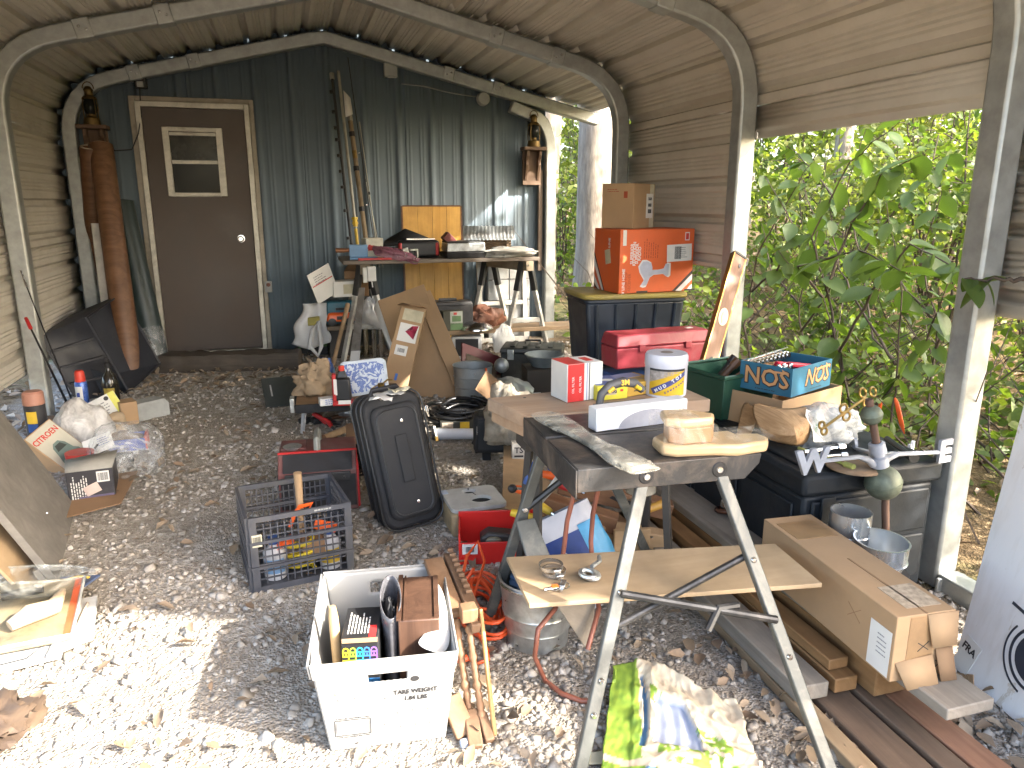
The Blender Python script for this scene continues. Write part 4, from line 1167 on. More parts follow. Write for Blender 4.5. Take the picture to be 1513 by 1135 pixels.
# log cabin bird house
e = thing('birdhouse', 'little log-cabin birdhouse with a corrugated tin roof on the rear table', 'birdhouse', onT(722, 6.6), R(-14))
LOG = wood('log_brown', (.13, .08, .045), (.3, .22, .14), 0, 22)
for z in range(6):
    for yy_ in (-.09, .09): MB().tube([(-.2, yy_, .013 + z * .024), (.2, yy_, .013 + z * .024)], .0125, 8).build('log', LOG, e)
    for xx_ in (-.17, .17): MB().tube([(xx_, -.12, .025 + z * .024), (xx_, .12, .025 + z * .024)], .0125, 8).build('log', LOG, e)
for sg in (-1, 1):
    B = MB(); vs = []
    for i in range(57):
        x = -.23 + .46 * i / 56; b_ = .0035 * math.sin(i * 2 * math.pi / 4.0 + .4)
        vs += [(x, sg * .165, .14 + b_), (x, 0, .255 + b_)]
    B.add(vs, [(2 * i, 2 * i + 2, 2 * i + 3, 2 * i + 1) for i in range(56)]).build('tin_roof', GALV, e, solid=.002)
MB().prism([(-.12, .15), (.12, .15), (0, .24)], -.004, .004, tr(.19, 0, 0, 90, 0, 90)).build('gable', LOG, e); MB().prism([(-.12, .15), (.12, .15), (0, .24)], -.004, .004, tr(-.19, 0, 0, 90, 0, 90)).build('gable', LOG, e)
# bundle of poles leaning on the wall
def pole(label, a, b, r, m, extras, ya=6.9, yb=6.6, name='pole', cat='pole'):
    A = PY(a[0], a[1], ya); Bq = PY(b[0], b[1], yb)
    e = thing(name, label, cat, Bq, 0, 'poles leaning on the blue wall')
    d = A - Bq
    MB().tube([Vector(), d], r, 8).build('shaft', m, e)
    for t, nm, rr, mm, ln in extras:
        off = Vector((-.02, 0, 0)) if nm == 'guide' else Vector()
        MB().tube([d * t + off, d * (t + ln) + off], rr, 8).build(nm, mm, e)
    return e
POLEG = mat('pole_grey', (.33, .32, .27), .45, .4)
pole('grey pole with a row of black knobs, leftmost of the bundle on the wall', (490, 108), (524, 400), .012, DKB, [(t, 'guide', .016, BLACK, .014) for t in (.16, .3, .42, .5, .58, .66, .72, .8, .9)] + [(.97, 'tip', .02, POLEG, .03)])
pole('bright aluminium pole with a yellow cord tied low down', (500, 105), (532, 395), .013, POLEG, [(.21 + .012 * k, 'cord', .02 + .006 * (k % 2), YELLOW, .012) for k in range(4)] + [(.03, 'yellow_sleeve', .0135, YELLOW, .17)], name='pole')
pole('wooden rail with black clips, second from right of the bundle', (516, 165), (546, 395), .02, wood('rail_brown', (.2, .14, .08), (.32, .25, .16), 2, 20), [(t, 'clip', .026, BLACK, .03) for t in (.12, .36, .62, .84)] + [(.7, 'brass_plate', .021, BRASS, .05), (.94, 'end_block', .022, POLEG, .08)])
pole('thin fishing rod, tallest of the bundle against the blue wall', (514, 85), (558, 395), .004, DKB, [(.3, 'guide', .009, STEEL, .004), (.55, 'guide', .008, STEEL, .004)])
pole('thin grey rod at the right of the pole bundle', (531, 180), (561, 395), .005, POLEG, [(.5, 'joint', .008, DKB, .02)])
pole('short thin rod farthest right in the pole bundle', (538, 255), (566, 395), .004, POLEG, [(.9, 'joint', .007, DKB, .03)])
P = PY(510, 160, 6.86)
o = MB().add([(-.02, 0, .16), (.035, -.01, .1), (.05, 0, -.03), (-.015, -.02, -.06)], [(0, 1, 2, 3)]).build('paper_tag', PAPER, solid=.002); o.location = P + Vector((.01, -.03, -.02)); tag(o, 'white paper scrap stuck among the poles on the wall', 'paper')
# two lanterns on carved brackets
DBRASS = mat('dark_brass', (.13, .085, .03), .5, .75, var=.35, dirt=(.035, .028, .02))
def lantern(label1, label2, P):
    WD = wood('bracket_wood', (.09, .05, .03), (.16, .1, .06), 2, 16)
    b = thing('carved_bracket', label2, 'bracket', P, 0)
    MB().box(-.11, .11, -.12, .02, -.03, 0).build('ledge', WD, b, bevel=.005)
    out = [(0, 0), (-.1, 0), (-.095, -.05), (-.06, -.09), (-.075, -.13), (-.04, -.19), (-.03, -.26), (0, -.3)]
    for x in (-.06, .06): MB().prism([(p[0], p[1]) for p in out], -.012, .012, tr(x, .02, -.03, 90, 0, 90)).build('scroll', WD, b, bevel=.003)
    MB().box(-.09, .09, .0, .02, -.34, -.03).build('back_plate', WD, b, bevel=.004)
    e = thing('brass_lantern', label1, 'lantern', P + Vector((0, -.05, .001)))
    lathed('font', [(0, 0), (.06, 0), (.062, .01), (.055, .05), (.03, .065), (.03, .08)], DBRASS, e)
    lathed('glass_globe', [(.035, .08), (.048, .11), (.05, .15), (.038, .19)], GL, e)
    lathed('hood', [(.055, .19), (.05, .205), (.03, .22), (.03, .25), (.036, .26), (.018, .285), (0, .29)], DBRASS, e)
    for k in range(4):
        a = math.pi / 4 + k * math.pi / 2
        MB().tube([(.058 * math.cos(a), .058 * math.sin(a), .05), (.062 * math.cos(a), .062 * math.sin(a), .13), (.055 * math.cos(a), .055 * math.sin(a), .2)], .004, 6).build('guard_wire', DBRASS, e)
    MB().tube([(.04 * math.cos(a), 0, .27 + .05 * math.sin(a)) for a in [k * math.pi / 8 for k in range(9)]], .004, 6).build('bail_handle', DBRASS, e)
lantern('old brass lantern left of the shed door', 'carved wooden bracket left of the shed door', PY(139, 186, 6.9))
lantern('old brass lantern at the right corner of the shed', 'carved wooden bracket at the right corner of the shed', PY(786, 218, 6.9))
o = MB().box(-.02, .02, -.02, .02, 0, .95).build('wall_lath', wood('lath', (.1, .07, .05), (.16, .12, .08), 2, 16), bevel=.003); o.location = PY(797, 400, 6.94); tag(o, 'narrow brown upright lath below the right lantern bracket', 'lath')
# ================================================================== the middle of the yard, from the back forwards
# ---- left end of the rear table
e = thing('battery', 'black car battery box with a green START label by the shed wall', 'battery', G(462, 524) + Vector((0, .05, 0)), R(4))
S_ = (.26, .18, .27)
MB().box(-.13, .13, -.09, .09, 0, .27).build('case', BLACK, e, bevel=.006)
decal(e, 'green_label', mat('battery_green', (.06, .14, .035), .5), S_, 'front', 0, .05, .25, .15)
words(e, 'START', WHITE, face_m(S_, 'front', .03, .06, 0, .0014), .075, bold=.0015, sx=1.0, shear=.25); words(e, 'LAWN & GARDEN', WHITE, face_m(S_, 'front', -.02, -.1, 0, .0014), .026)
P = PY(468, 478, 6.6)
o = MB().grid(lambda u, v: (-.13 + .2 * u - .12 * v * (1 - u) + .02 * math.sin(v * 9), -.03 * math.sin(u * 7) - .05 * math.sin(v * 3), .16 - .4 * v * (1 - .3 * abs(u - .5))), 14, 18).build('shopping_bag', WHITEBAG, smooth=70, solid=.003)
o.location = P + Vector((.02, -.1, .03)); tag(o, 'white plastic carrier bag hanging over the dark box, above the battery', 'bag')
o = MB().tube([(-.1, -.08, -.22), (-.06, -.09, -.05), (-.01, -.09, .02), (.0, -.09, -.2), (-.03, -.09, -.28), (-.09, -.08, -.2)], .018, 8).build('bag_handle', WHITEBAG, smooth=60); o.parent = bpy.data.objects['shopping_bag']
ZD = .5
e = thing('postal_box', 'open white postal box with a raised printed flap on the short shelf', 'box', PY(515, 437, 6.45) + Vector((-.03, 0, .0)), R(14))
MB().box(-.12, .12, -.08, .08, 0, .13).build('carton', PAPER, e, bevel=.003)
o = MB().box(-.11, .11, -.003, .003, 0, .27).build('flap', PAPER, e); o.location = (-.16, -.06, -.0); o.rotation_euler = (R(8), R(-24), R(14))
MB().box(-.1, .1, -.0045, -.003, .15, .158, None).build('red_line', REDINK, o); lines(o, 'small_print', mat('grey_print', (.2, .2, .22), .7), tr(0, -.0032, .22, 90), 4, .13, .02, .006, 7)
decal(e, 'label', mat('buff_label', (.5, .46, .33), .8), (.24, .16, .13), 'front', .1, 0, .12, .08)
e = carton('torn_carton', 'torn brown carton behind the white postal box', 'carton', PY(528, 436, 6.62), R(-6), (.2, .16, .22), CARD2)
MB().add([(-.1, -.08, .22), (.1, -.08, .22), (.06, -.16, .25), (-.05, -.15, .29)], [(0, 1, 2, 3)]).build('flap', CARD2, e, solid=.004)
P = PY(500, 480, 6.4); P.z = .496
e = thing('tool_case', 'teal plastic tool case on the short shelf', 'tool case', P + Vector((.03, .12, 0)), R(6))
MB().box(-.13, .13, -.07, .07, 0, .19, top=(.9, .8)).build('case', mat('teal', (.02, .12, .17), .45), e, bevel=.01); MB().box(-.05, .05, -.075, -.065, .12, .14).build('latch', BLACK, e)
e = thing('orange_tool', 'orange and black power tool lying in front of the teal case', 'power tool', P + Vector((.02, -.03, 0)), R(-4))
MB().box(-.12, .12, -.04, .04, .035, .11, top=(.85, .8)).build('housing', ORANGE, e, bevel=.02); MB().box(-.03, .03, -.044, -.038, .055, .085).build('switch', BLACK, e)
for x in (-.07, .07): MB().lathe([(0, -.045), (.032, -.045), (.035, -.04), (.035, .04), (0, .045)], 16, tr(x, 0, .034, 90)).build('wheel', BLACK, e)
e = carton('yellow_packet', 'small yellow packet at the left end of the short shelf', 'packet', P + Vector((-.2, .06, 0)), 0, (.1, .06, .07), mat('olive_yellow', (.3, .26, .05), .6))
bag('plastic_bag', 'white plastic bag of goods right of the sawhorse leg on the short shelf', PY(550, 485, 6.35) + Vector((.0, 0, .0)), (.12, .1, .17), WHITEBAG, 31, .35)
e = thing('blue_bottle', 'deep blue bottle beside the white plastic bag on the shelf', 'bottle', PY(534, 484, 6.42)); lathed('bottle_body', [(0, 0), (.04, 0), (.04, .14), (.018, .18), (.018, .2), (0, .2)], mat('cobalt', (.015, .03, .35), .25), e)
e = thing('motor_hook', 'white plug-in box hanging from the table corner on a cord', 'plug box', PY(549, 410, 6.17) + Vector((0, 0, -.03)))
MB().box(-.035, .035, -.03, .03, 0, .12).build('housing', WHITE, e, bevel=.006); MB().box(-.07, -.036, -.025, .02, -.01, .11).build('side_plate', WHITE, e, bevel=.003); MB().tube([(0, 0, 0), (.005, -.01, -.05)], .005, 6).build('cord', WHITE, e)
e = thing('garden_tool', 'long pale wooden handle leaning against the short shelf', 'tool handle', G(480, 588) + Vector((.0, 0, 0)))
A = PY(514, 450, 6.1) - e.location
MB().tube([Vector(), A * .3, A * .7, A], [.02, .016, .016, .02], 10).build('handle', wood('handle_ash', (.3, .19, .1), (.42, .29, .17), 2, 20), e, smooth=60)
e = thing('steel_strip', 'shiny worn steel strip leaning in front of the left sawhorse', 'strip', G(517, 592) + Vector((0, .1, 0)))
A = PY(534, 425, 6.2) - e.location; q_ = A.normalized()
quad_board('strip', [Vector((-.03, 0, 0)), Vector((.05, 0, 0)), A + Vector((.03, 0, 0)), A + Vector((-.02, 0, 0))], .02, mat('worn_strip', (.2, .18, .16), .4, .3, dirt=(.45, .44, .42), dirt_amt=.4), e)
quad_board('paper_label', [A * .12 + Vector((-.03, -.024, 0)), A * .12 + Vector((.05, -.024, 0)), A * .4 + Vector((.045, -.024, 0)), A * .4 + Vector((-.025, -.024, 0))], .003, PAPER, e)
e = thing('chrome_pipe', 'two short chrome pipes upright under the short shelf', 'pipes', PY(550, 520, 6.5)); e.location.z = gz(6.5)
for x, m_ in ((-.05, mat('chrome_cream', (.6, .55, .42), .2, .9)), (.02, STEEL), (.08, STEEL)): lathed('pipe', [(.022, 0), (.024, 0), (.024, .27), (.02, .27), (.02, .02)], m_, e, 14, tr(x))
# blue jug
c, rz, w = place((462, 588), (492, 588), .14)
e = thing('blue_jug', 'blue plastic jug of washer fluid standing near the battery', 'jug', c + Vector((0, .1, 0)), R(-12))
MB().box(-.08, .08, -.06, .06, 0, .22, top=(.92, .9)).build('jug_body', BLUE1, e, bevel=.02); MB().tube([(-.02, 0, .2), (-.02, 0, .255), (.05, 0, .25), (.06, 0, .19)], .016, 8).build('handle', BLUE1, e, smooth=60)
decal(e, 'label', mat('jug_label', (.2, .3, .55), .5), (.16, .12, .22), 'front', -.1, .1, .06, .09); decal(e, 'side_label', BLUE2, (.16, .12, .22), 'right', 0, 0, .08, .14)

# ---- low bench with clutter
LB0 = G(447, 640); zb = top_z(LB0, 597)
e = thing('low_bench', 'low folding step bench with a black edged board and white legs', 'bench', LB0, R(-3))
z1 = zb - LB0.z
MB().box(-.03, .62, -.03, .42, z1 - .035, z1).build('top_board', wood('bench_ply', (.22, .13, .06), (.32, .2, .11), 0, 14), e, bevel=.003)
MB().box(-.035, .625, -.045, -.031, z1 - .05, z1 + .004).build('black_edge', BLACK, e, bevel=.003)
for x in (.0, .57):
    for y in (.0, .38): MB().tube([(x + .02, y, z1 - .035), (x, y, 0)], .014, 4).build('leg', mat('grey_leg', (.4, .42, .45), .5, .3), e)
MB().box(-.06, -.035, -.06, .02, z1 - .04, z1 + .05).build('end_bracket', GALV, e, bevel=.003)
def onB(x, y=590): return H(x, y, zb + .002)
bag('paper_bag', 'crumpled brown paper bag on the left end of the low bench', onB(470, 588) + Vector((0, .12, 0)), (.15, .1, .13), mat('kraft', (.33, .24, .15), .9, bmp=.4), 41, .6)
e = carton('spark_plug_box', 'small white printed box lying before the paper bag', 'box', onB(490, 597) + Vector((0, .0, 0)), R(6), (.15, .07, .045), WHITE)
lines(e, 'blue_print', mat('blue_print', (.1, .15, .4), .7), face_m((.15, .07, .045), 'front', .05, .25), 3, .1, .012, .005, 9)
e = thing('oil_jug', 'black oil bottle with red base and red trim on the low bench', 'bottle', onB(508, 600) + Vector((0, .04, 0)), R(-8))
MB().box(-.055, .055, -.035, .035, .03, .17, top=(.85, .85)).build('bottle_body', BLACK, e, bevel=.012); MB().box(-.06, .06, -.04, .04, 0, .03).build('red_base', RED, e, bevel=.005)
MB().box(-.035, .035, -.025, .025, .17, .22, top=(.5, .6)).build('shoulder', BLACK, e, bevel=.008); lathed('cap', [(0, .215), (.018, .215), (.018, .245), (0, .246)], mat('cap_red', (.6, .05, .03), .4), e)
MB().box(-.06, -.035, -.038, .03, .03, .2, top=(.9, .8)).build('red_side', RED, e, bevel=.006); decal(e, 'label', PAPER, (.11, .07, .17), 'front', -.36, .2, .02, .1); decal(e, 'base_label', PAPER, (.12, .08, .03), 'front', .1, .3, .075, .025, t=.002)
P = onB(545, 594) + Vector((.0, .14, 0))
e = thing('patterned_tray', 'white rounded tray with a blue flower pattern standing on the low bench', 'tray', P, (R(-14), R(-5), R(-8)))
def rr(w, h, r, n=5): return [(cx_ + r * math.cos(a0 + k * math.pi / 2 / n), cy_ + r * math.sin(a0 + k * math.pi / 2 / n)) for cx_, cy_, a0 in ((w - r, h - r, 0), (-w + r, h - r, math.pi / 2), (-w + r, -h + r, math.pi), (w - r, -h + r, 1.5 * math.pi)) for k in range(n + 1)]
MB().prism(rr(.15, .115, .04), -.012, .012, tr(0, 0, .125, 90)).build('tray_body', mat('tray_white', (.5, .55, .6), .3), e, bevel=.005)
m, t, b = nt('willow_print'); v = coords(t); n1 = noise_n(t, v, 17, 3, .5, 2.5)
t.links.new(ramp(t, n1, [(.46, (.5, .54, .6)), (.5, (.05, .09, .3)), (.62, (.1, .15, .38))]), b.inputs['Base Color']); b.inputs['Roughness'].default_value = .3
MB().prism(rr(.13, .095, .03), .0122, .0135, tr(0, 0, .125, 90)).build('print_panel', m, e)
e = thing('brass_kettle', 'small old brass oil can beside the patterned tray', 'oil can', onB(566, 600) + Vector((0, .06, 0)))
lathed('can', [(0, 0), (.045, 0), (.048, .05), (.04, .08), (.02, .1), (.022, .13), (0, .135)], BRASS, e); MB().tube([(.015, 0, .13), (.04, 0, .15), (.07, 0, .145)], .006, 6).build('spout', BRASS, e); MB().tube([(-.04, 0, .06), (-.06, 0, .1), (-.02, 0, .12)], .005, 6).build('handle', BRASS, e)
e = carton('pale_packet', 'pale green flat packet in front of the patterned tray', 'packet', onB(534, 603), R(4), (.13, .05, .025), mat('pale_green', (.4, .4, .27), .6))
e = carton('red_packet', 'small red flat packet at the right front edge of the low bench', 'packet', onB(553, 606) + Vector((.03, -.01, 0)), R(4), (.08, .03, .02), RED)
# tools under and before the bench
def hand_tool(name, label, P, rot, hm, L=.2, head=True, cat='tool', grp='tools below the low bench'):
    e = thing(name, label, cat, P, rot, grp)
    MB().tube([(0, 0, .018), (L * .3, .01, .02), (L * .62, 0, .018)], [.014, .017, .012], 9).build('grip', hm, e, smooth=60)
    MB().tube([(L * .6, 0, .018), (L, 0, .016)], .009, 8).build('shank', DKB, e)
    if head: MB().box(L - .01, L + .05, -.035, .035, .0, .035).build('head', DKB, e, bevel=.005)
    return e
hand_tool('shears', 'red-gripped pruning shears hanging by the bench leg', G(455, 636) + Vector((.03, .1, .07)), (0, R(35), R(-30)), RED, .18)
hand_tool('pliers', 'second red-gripped pliers lying by the red generator handle', G(465, 645) + Vector((.06, .15, .05)), (0, R(20), R(-60)), RED, .16, False)
hand_tool('mallet', 'black headed mallet lying under the low bench', G(505, 632) + Vector((0, .05, 0)), R(150), BLACK, .24)
hand_tool('wood_mallet', 'brown handled hammer under the low bench, farthest right', G(520, 622) + Vector((0, .1, 0)), R(200), BROWNROLL, .22)
e = thing('lamp_fitting', 'grey metal lamp fitting with a round foot under the bench', 'lamp part', G(527, 632))
lathed('foot', [(0, 0), (.06, 0), (.055, .012), (.012, .02), (0, .02)], GALV, e); MB().tube([(0, 0, .015), (0, 0, .08), (-.02, 0, .11), (-.07, 0, .105)], .009, 8).build('stem', GALV, e); lathed('shade', [(0, .012), (.05, 0), (.052, .004)], GALV, e, 18, tr(-.06, 0, .095))
P0, P1 = G(478, 662), G(545, 634)
e = thing('wooden_bat', 'long pale turned wooden bat lying before the low bench', 'wooden handle', P0 + Vector((0, 0, .06)))
d = P1 - P0; MB().tube([Vector(), d * .1, d * .5, d * 1.0, d * 1.15], [.016, .02, .022, .034, .036], 12).build('handle', MATS['handle_ash'], e, smooth=60)
MB().tube([d * -.1, d * .02], [.02, .022], 10).build('grip_end', BROWNROLL, e)

# ---- leaning cartons
def slab(name, label, base, top, w, t, m, yaw=None, grp=None, cat='carton'):
    """long flat carton from base to top leaning back; w its visible face width, t its depth"""
    base, top = Vector(base), Vector(top); d = (top - base); L = d.length; d.normalize()
    x = Vector((math.cos(yaw), math.sin(yaw), 0)); x = (x - d * x.dot(d)).normalized(); y = d.cross(x)
    M = Matrix((x, y, d)).transposed().to_4x4(); M.translation = base
    e = thing(name, label, cat, group=grp); e.matrix_world = M
    MB().box(-w / 2, w / 2, 0, t, 0, L).build('carton', m, e, bevel=.003)
    return e, (w, t, L)
b0 = G(596, 587); Yb = 5.0
b0 = Vector(PY(590, 600, Yb)); b0.z = gz(Yb)
e, S_ = slab('long_carton', 'narrow brown carton with labels leaning in front of the big tan carton', PY(575, 600, 4.95), PY(612, 452, 5.3), .18, .1, CARD2 if False else CARD, R(-8))
SF = lambda u, v, off=.0: tr(u * S_[0], -.0 - off, S_[2] * (.5 + v), 90)
def slab_decal(e, nm, m_, u, v, w, h, t=.0012, ang=0): return MB().box(-w / 2, w / 2, -h / 2, h / 2, 0, t, SF(u, v) @ Matrix.Rotation(R(ang), 4, 'Z')).build(nm, m_, e, smooth=0)
slab_decal(e, 'buff_label', mat('buff_label', (.5, .46, .33), .8), .05, .4, .14, .09); slab_decal(e, 'address_label', PAPER, .02, .22, .135, .14); slab_decal(e, 'barcode_label', PAPER, -.08, .04, .085, .075)
MB().prism([(-.04, 0), (.04, .03), (.045, .06), (0, .05), (.03, -.05)], .0012, .002, SF(.12, .23)).build('red_logo', mat('logo_red', (.35, .02, .06), .5), e)
barcode(e, INK, SF(-.08, .04, .0013), .05, .03); slab_decal(e, 'blue_tape', mat('tape_blue', (.05, .15, .5), .5), -.02, -.22, .018, .05)
MB().add([(-.09, -.002, S_[2]), (.09, -.002, S_[2]), (.07, -.09, S_[2] - .03), (-.11, -.07, S_[2] - .05)], [(0, 1, 2, 3)]).build('torn_flap', CARD2, e, solid=.004)
e, S_ = slab('long_carton', 'big tan carton leaning against the rear table, its side edge to the front', PY(655, 612, 5.1), PY(592, 432, 5.75), .38, .16, CARD, R(-22))
MB().add([(-.19, -.003, S_[2] * .45), (-.19, -.003, S_[2]), (-.24, .02, S_[2] * .96), (-.21, -.02, S_[2] * .42)], [(0, 1, 2, 3)]).build('white_inner_flap', PAPER, e, solid=.004)
e, S_ = slab('long_carton', 'flattened tan carton flap leaning on the right side of the big carton', PY(692, 590, 5.0), PY(625, 432, 5.7), .12, .03, CARD, R(-20))
# ---- on the pine shelf under the table
e = carton('toolbox', 'black plastic toolbox on the pine shelf behind the green tin', 'toolbox', (1.32, 6.42, ZS), R(-3), (.42, .18, .2), mat('charcoal', (.03, .03, .032), .5, dirt=(.09, .085, .08)), part='case')
MB().box(-.215, .215, -.095, .095, .2, .235, top=(.94, .9)).build('lid', mat('charcoal', (0, 0, 0)), e, bevel=.01); MB().box(-.08, .08, -.012, .012, .235, .26).build('handle', BLACK, e, bevel=.006)
p = PY(668, 487, 6.27)
S_ = (.18, .1, .17)
e = carton('ammunition_tin', 'green and white labelled box on the pine shelf', 'box', (p.x, 6.28, ZS), R(4), S_, mat('dark_olive', (.05, .05, .035), .5), part='box_body')
decal(e, 'green_label', mat('label_green', (.1, .18, .08), .5), S_, 'front', .16, -.3, .11, .06); decal(e, 'white_label', mat('label_pale', (.42, .45, .4), .5), S_, 'front', .16, .15, .11, .11); decal(e, 'picture', mat('label_green', (0, 0, 0)), S_, 'front', .16, .1, .08, .05, t=.002); decal(e, 'red_mark', REDINK, S_, 'front', .1, .36, .03, .02, t=.002)
p = PY(704, 485, 6.26)
e = thing('hub_cap', 'shiny domed hub cap lying on the pine shelf', 'hub cap', (p.x, 6.27, ZS)); lathed('dome', [(.15, 0), (.148, .012), (.13, .03), (.09, .055), (.04, .068), (0, .07)], STEEL, e, 32)
o = bag_mesh((.16, .08, .12), 23, .4).build('leather_bag', mat('tan_leather', (.24, .1, .06), .6, bmp=.3, dirt=(.5, .4, .3))); o.location = (PY(716, 480, 6.42).x, 6.42, ZS); o.rotation_euler = (0, R(24), 0); tag(o, 'slumped tan leather bag on the pine shelf behind the hub cap', 'bag')
# ---- floor clutter under the table
e = thing('maroon_board', 'dark maroon board leaning behind the galvanised can', 'board', PY(680, 508, 5.75))
quad_board('board', [PY(682, 560, 5.6) - e.location, PY(765, 560, 5.75) - e.location, PY(762, 536, 5.8) - e.location, PY(683, 506, 5.75) - e.location], .02, mat('maroon', (.12, .015, .02), .5), e)
e = thing('brown_board', 'thin brown board leaning in front of the maroon board', 'panel', PY(680, 530, 5.6))
quad_board('board', [PY(682, 575, 5.45) - e.location, PY(735, 575, 5.5) - e.location, PY(733, 540, 5.6) - e.location, PY(690, 522, 5.6) - e.location], .01, mat('brownboard', (.12, .09, .06), .7), e)
p = G(792, 560); 
e = thing('battery_charger', 'black ribbed metal case with steel corners under the right sawhorse', 'case', Vector((1.83, 5.55, gz(5.55))), R(-24))
BC = mat('case_black', (.03, .032, .03), .5, .2, dirt=(.12, .11, .09))
MB().box(-.24, .24, -.15, .15, 0, .22).build('case', BC, e, bevel=.008); MB().box(-.25, .25, -.16, .16, .222, .26, top=(.96, .94)).build('lid', BC, e, bevel=.008)
for x in (-.15, -.05, .05, .15): MB().box(x - .02, x + .02, -.12, .12, .262, .272).build('lid_rib', BC, e, bevel=.004)
MB().tube([(-.06, 0, .262), (-.06, 0, .3), (.06, 0, .3), (.06, 0, .262)], .009, 6).build('handle', BLACK, e)
for x in (-.16, .16): MB().box(x - .025, x + .025, -.172, -.161, .17, .25).build('latch', GALV, e, bevel=.003)
o = bag_mesh((.1, .03, .14), 51, .3).build('white_bracket', WHITE); o.location = (1.75, 6.12, .24); tag(o, 'white moulded bracket between the legs of the right sawhorse', 'bracket')
e = thing('electric_fan_box', 'white framed box with a black opening under the pine shelf', 'box', (1.46, 6.32, gz(6.3)), R(-10)); MB().box(-.13, .13, -.1, .1, 0, .2).build('frame', WHITE, e, bevel=.006); MB().box(-.1, .1, -.104, -.1005, .03, .18).build('opening', INK, e)
# galvanised can
P = G(706, 601)
e = thing('galvanised_can', 'ribbed galvanised can with a red string hanging over its rim', 'can', P + Vector((0, .14, 0)))
lathed('can', [(0, 0), (.125, 0), (.128, .06), (.133, .065), (.128, .07), (.131, .12), (.136, .125), (.131, .13), (.135, .19), (.14, .195), (.135, .2), (.14, .27), (.146, .275), (.136, .27), (.128, .03), (0, .02)], mat('dull_zinc', (.3, .32, .33), .5, .7, var=.2), e, 30)
MB().tube([(.06, -.14, .275), (.07, -.147, .22), (.1, -.15, .16)], .007, 6).build('string', ORANGE, e); lathed('rivet', [(0, .004), (.008, .003), (.009, 0)], STEEL, e, 10, tr(-.02, -.139, .235, 90))
o = MB().box(-.075, .075, -.002, .002, -.075, .075).build('card_tag', CARD2); o.location = PY(722, 571, 4.66); o.rotation_euler = (R(-14), R(40), R(6)); tag(o, 'square brown card tag hanging on the red string', 'tag')
e = thing('lid_ball', 'small dull grey ball resting on the galvanised can rim', 'ball', PY(741, 540, 5.1)); MB().ball((0, 0, 0), .055, 18).build('ball', MATS['dull_zinc'], e)
P = PY(757, 572, 4.85)
e = thing('metal_cover', 'crinkled dented galvanised lid lying on the picture books', 'lid', P, (R(10), R(4), 0))
B = MB().lathe([(0, .05), (.05, .046), (.1, .035), (.135, .015), (.15, 0), (.155, -.004), (.155, -.01)], 40)
for k, (x, y, z) in enumerate(B.v): B.v[k] = (x, y, z + .02 * noise.noise(Vector((x * 18, y * 18, 0))))
B.build('lid_disc', mat('crinkled_zinc', (.5, .5, .47), .38, .6, var=.3, bmp=.5), e, smooth=60)
e = carton('picture_books', 'stack of blue and white picture books under the dented lid', 'books', PY(770, 588, 4.7) - Vector((0, 0, .05)), R(-4), (.34, .24, .03), mat('book_blue', (.02, .06, .25), .5), part='book')
MB().box(-.18, .17, -.13, .12, .031, .05).build('book', PAPER, e, bevel=.002); MB().box(-.16, .15, -.11, .12, -.03, -.001).build('book', mat('book_grey', (.3, .3, .28), .6), e, bevel=.002); MB().box(-.05, .02, -.12, -.1, .051, .062).build('pen', INK, e)
zc = bpy.data.objects['picture_books'].location.z
e = carton('book_crate', 'dark wooden crate holding up the picture books', 'crate', PY(770, 592, 4.74) * 1, R(-4), (.32, .26, max(.05, zc - .03 - gz(4.7))), mat('crate_dark', (.05, .04, .03), .7), part='crate_body'); e.location.z = gz(4.7)
P = PY(806, 556, 5.0)
e = thing('enamel_pan', 'grey enamel pan half hidden behind the red and white box', 'pan', P + Vector((.03, .12, -.06))); lathed('pan_body', [(0, 0), (.09, 0), (.14, .08), (.15, .085), (.145, .09), (.13, .08), (.085, .01), (0, .008)], mat('enamel', (.2, .23, .24), .35), e, 28)
e = carton('pan_crate', 'dark box holding up the enamel pan', 'crate', P + Vector((.03, .12, 0)), R(-8), (.3, .26, .2), mat('crate_dark', (0, 0, 0)), part='crate_body'); e.location.z = gz(5.1); bpy.data.objects['enamel_pan'].location.z = gz(5.1) + .205
e.location.z = gz(5.1)
# coil of black hose
P = G(685, 622)
e = thing('hose_coil', 'coil of thick black hose on the gravel in front of the leaning cartons', 'hose', P)
pts = []
for k in range(150):
    a = k * .26; r_ = .15 + .04 * math.sin(k * .37) + .03 * (k % 24) / 24
    pts.append((r_ * 1.25 * math.cos(a), r_ * .9 * math.sin(a), .02 + .105 * k / 150 + .012 * math.sin(k * .9)))
MB().tube(pts, .014, 7).build('hose', mat('hose_black', (.012, .012, .013), .3), e, smooth=60)
P0, P1 = G(640, 652), G(700, 652)
e = thing('white_tube', 'white cardboard tube with a black end cap lying on the gravel', 'tube', P0 + Vector((0, 0, .045)))
d = P1 - P0; d.z = 0; MB().tube([d * .05, d * 1.3], .034, 18).build('tube_body', mat('tube_white', (.52, .54, .6), .5, var=.05), e); MB().tube([d * -.02, d * .05], .036, 18).build('end_cap', BLACK, e); lathed('pin', [(0, .02), (.008, .02), (.01, 0)], STEEL, e, 10, tr(d.x * -.02, d.y * -.02, 0, 0, -90))
e = carton('tape_box', 'black and yellow carton lying behind the white tube', 'box', G(684, 640) + Vector((0, .08, 0)), R(-8), (.26, .1, .07), mat('box_black', (.04, .04, .035), .5)); decal(e, 'yellow_panel', YELLOW, (.26, .1, .07), 'front', .1, 0, .06, .06); decal(e, 'pale_panel', EDGE, (.26, .1, .07), 'front', -.32, 0, .07, .06)
e = thing('tape_reel', 'small grey tape reel left of the black and yellow carton', 'reel', G(652, 642)); lathed('reel', [(.02, 0), (.05, 0), (.05, .03), (.02, .03), (.02, 0)], PLG, e)
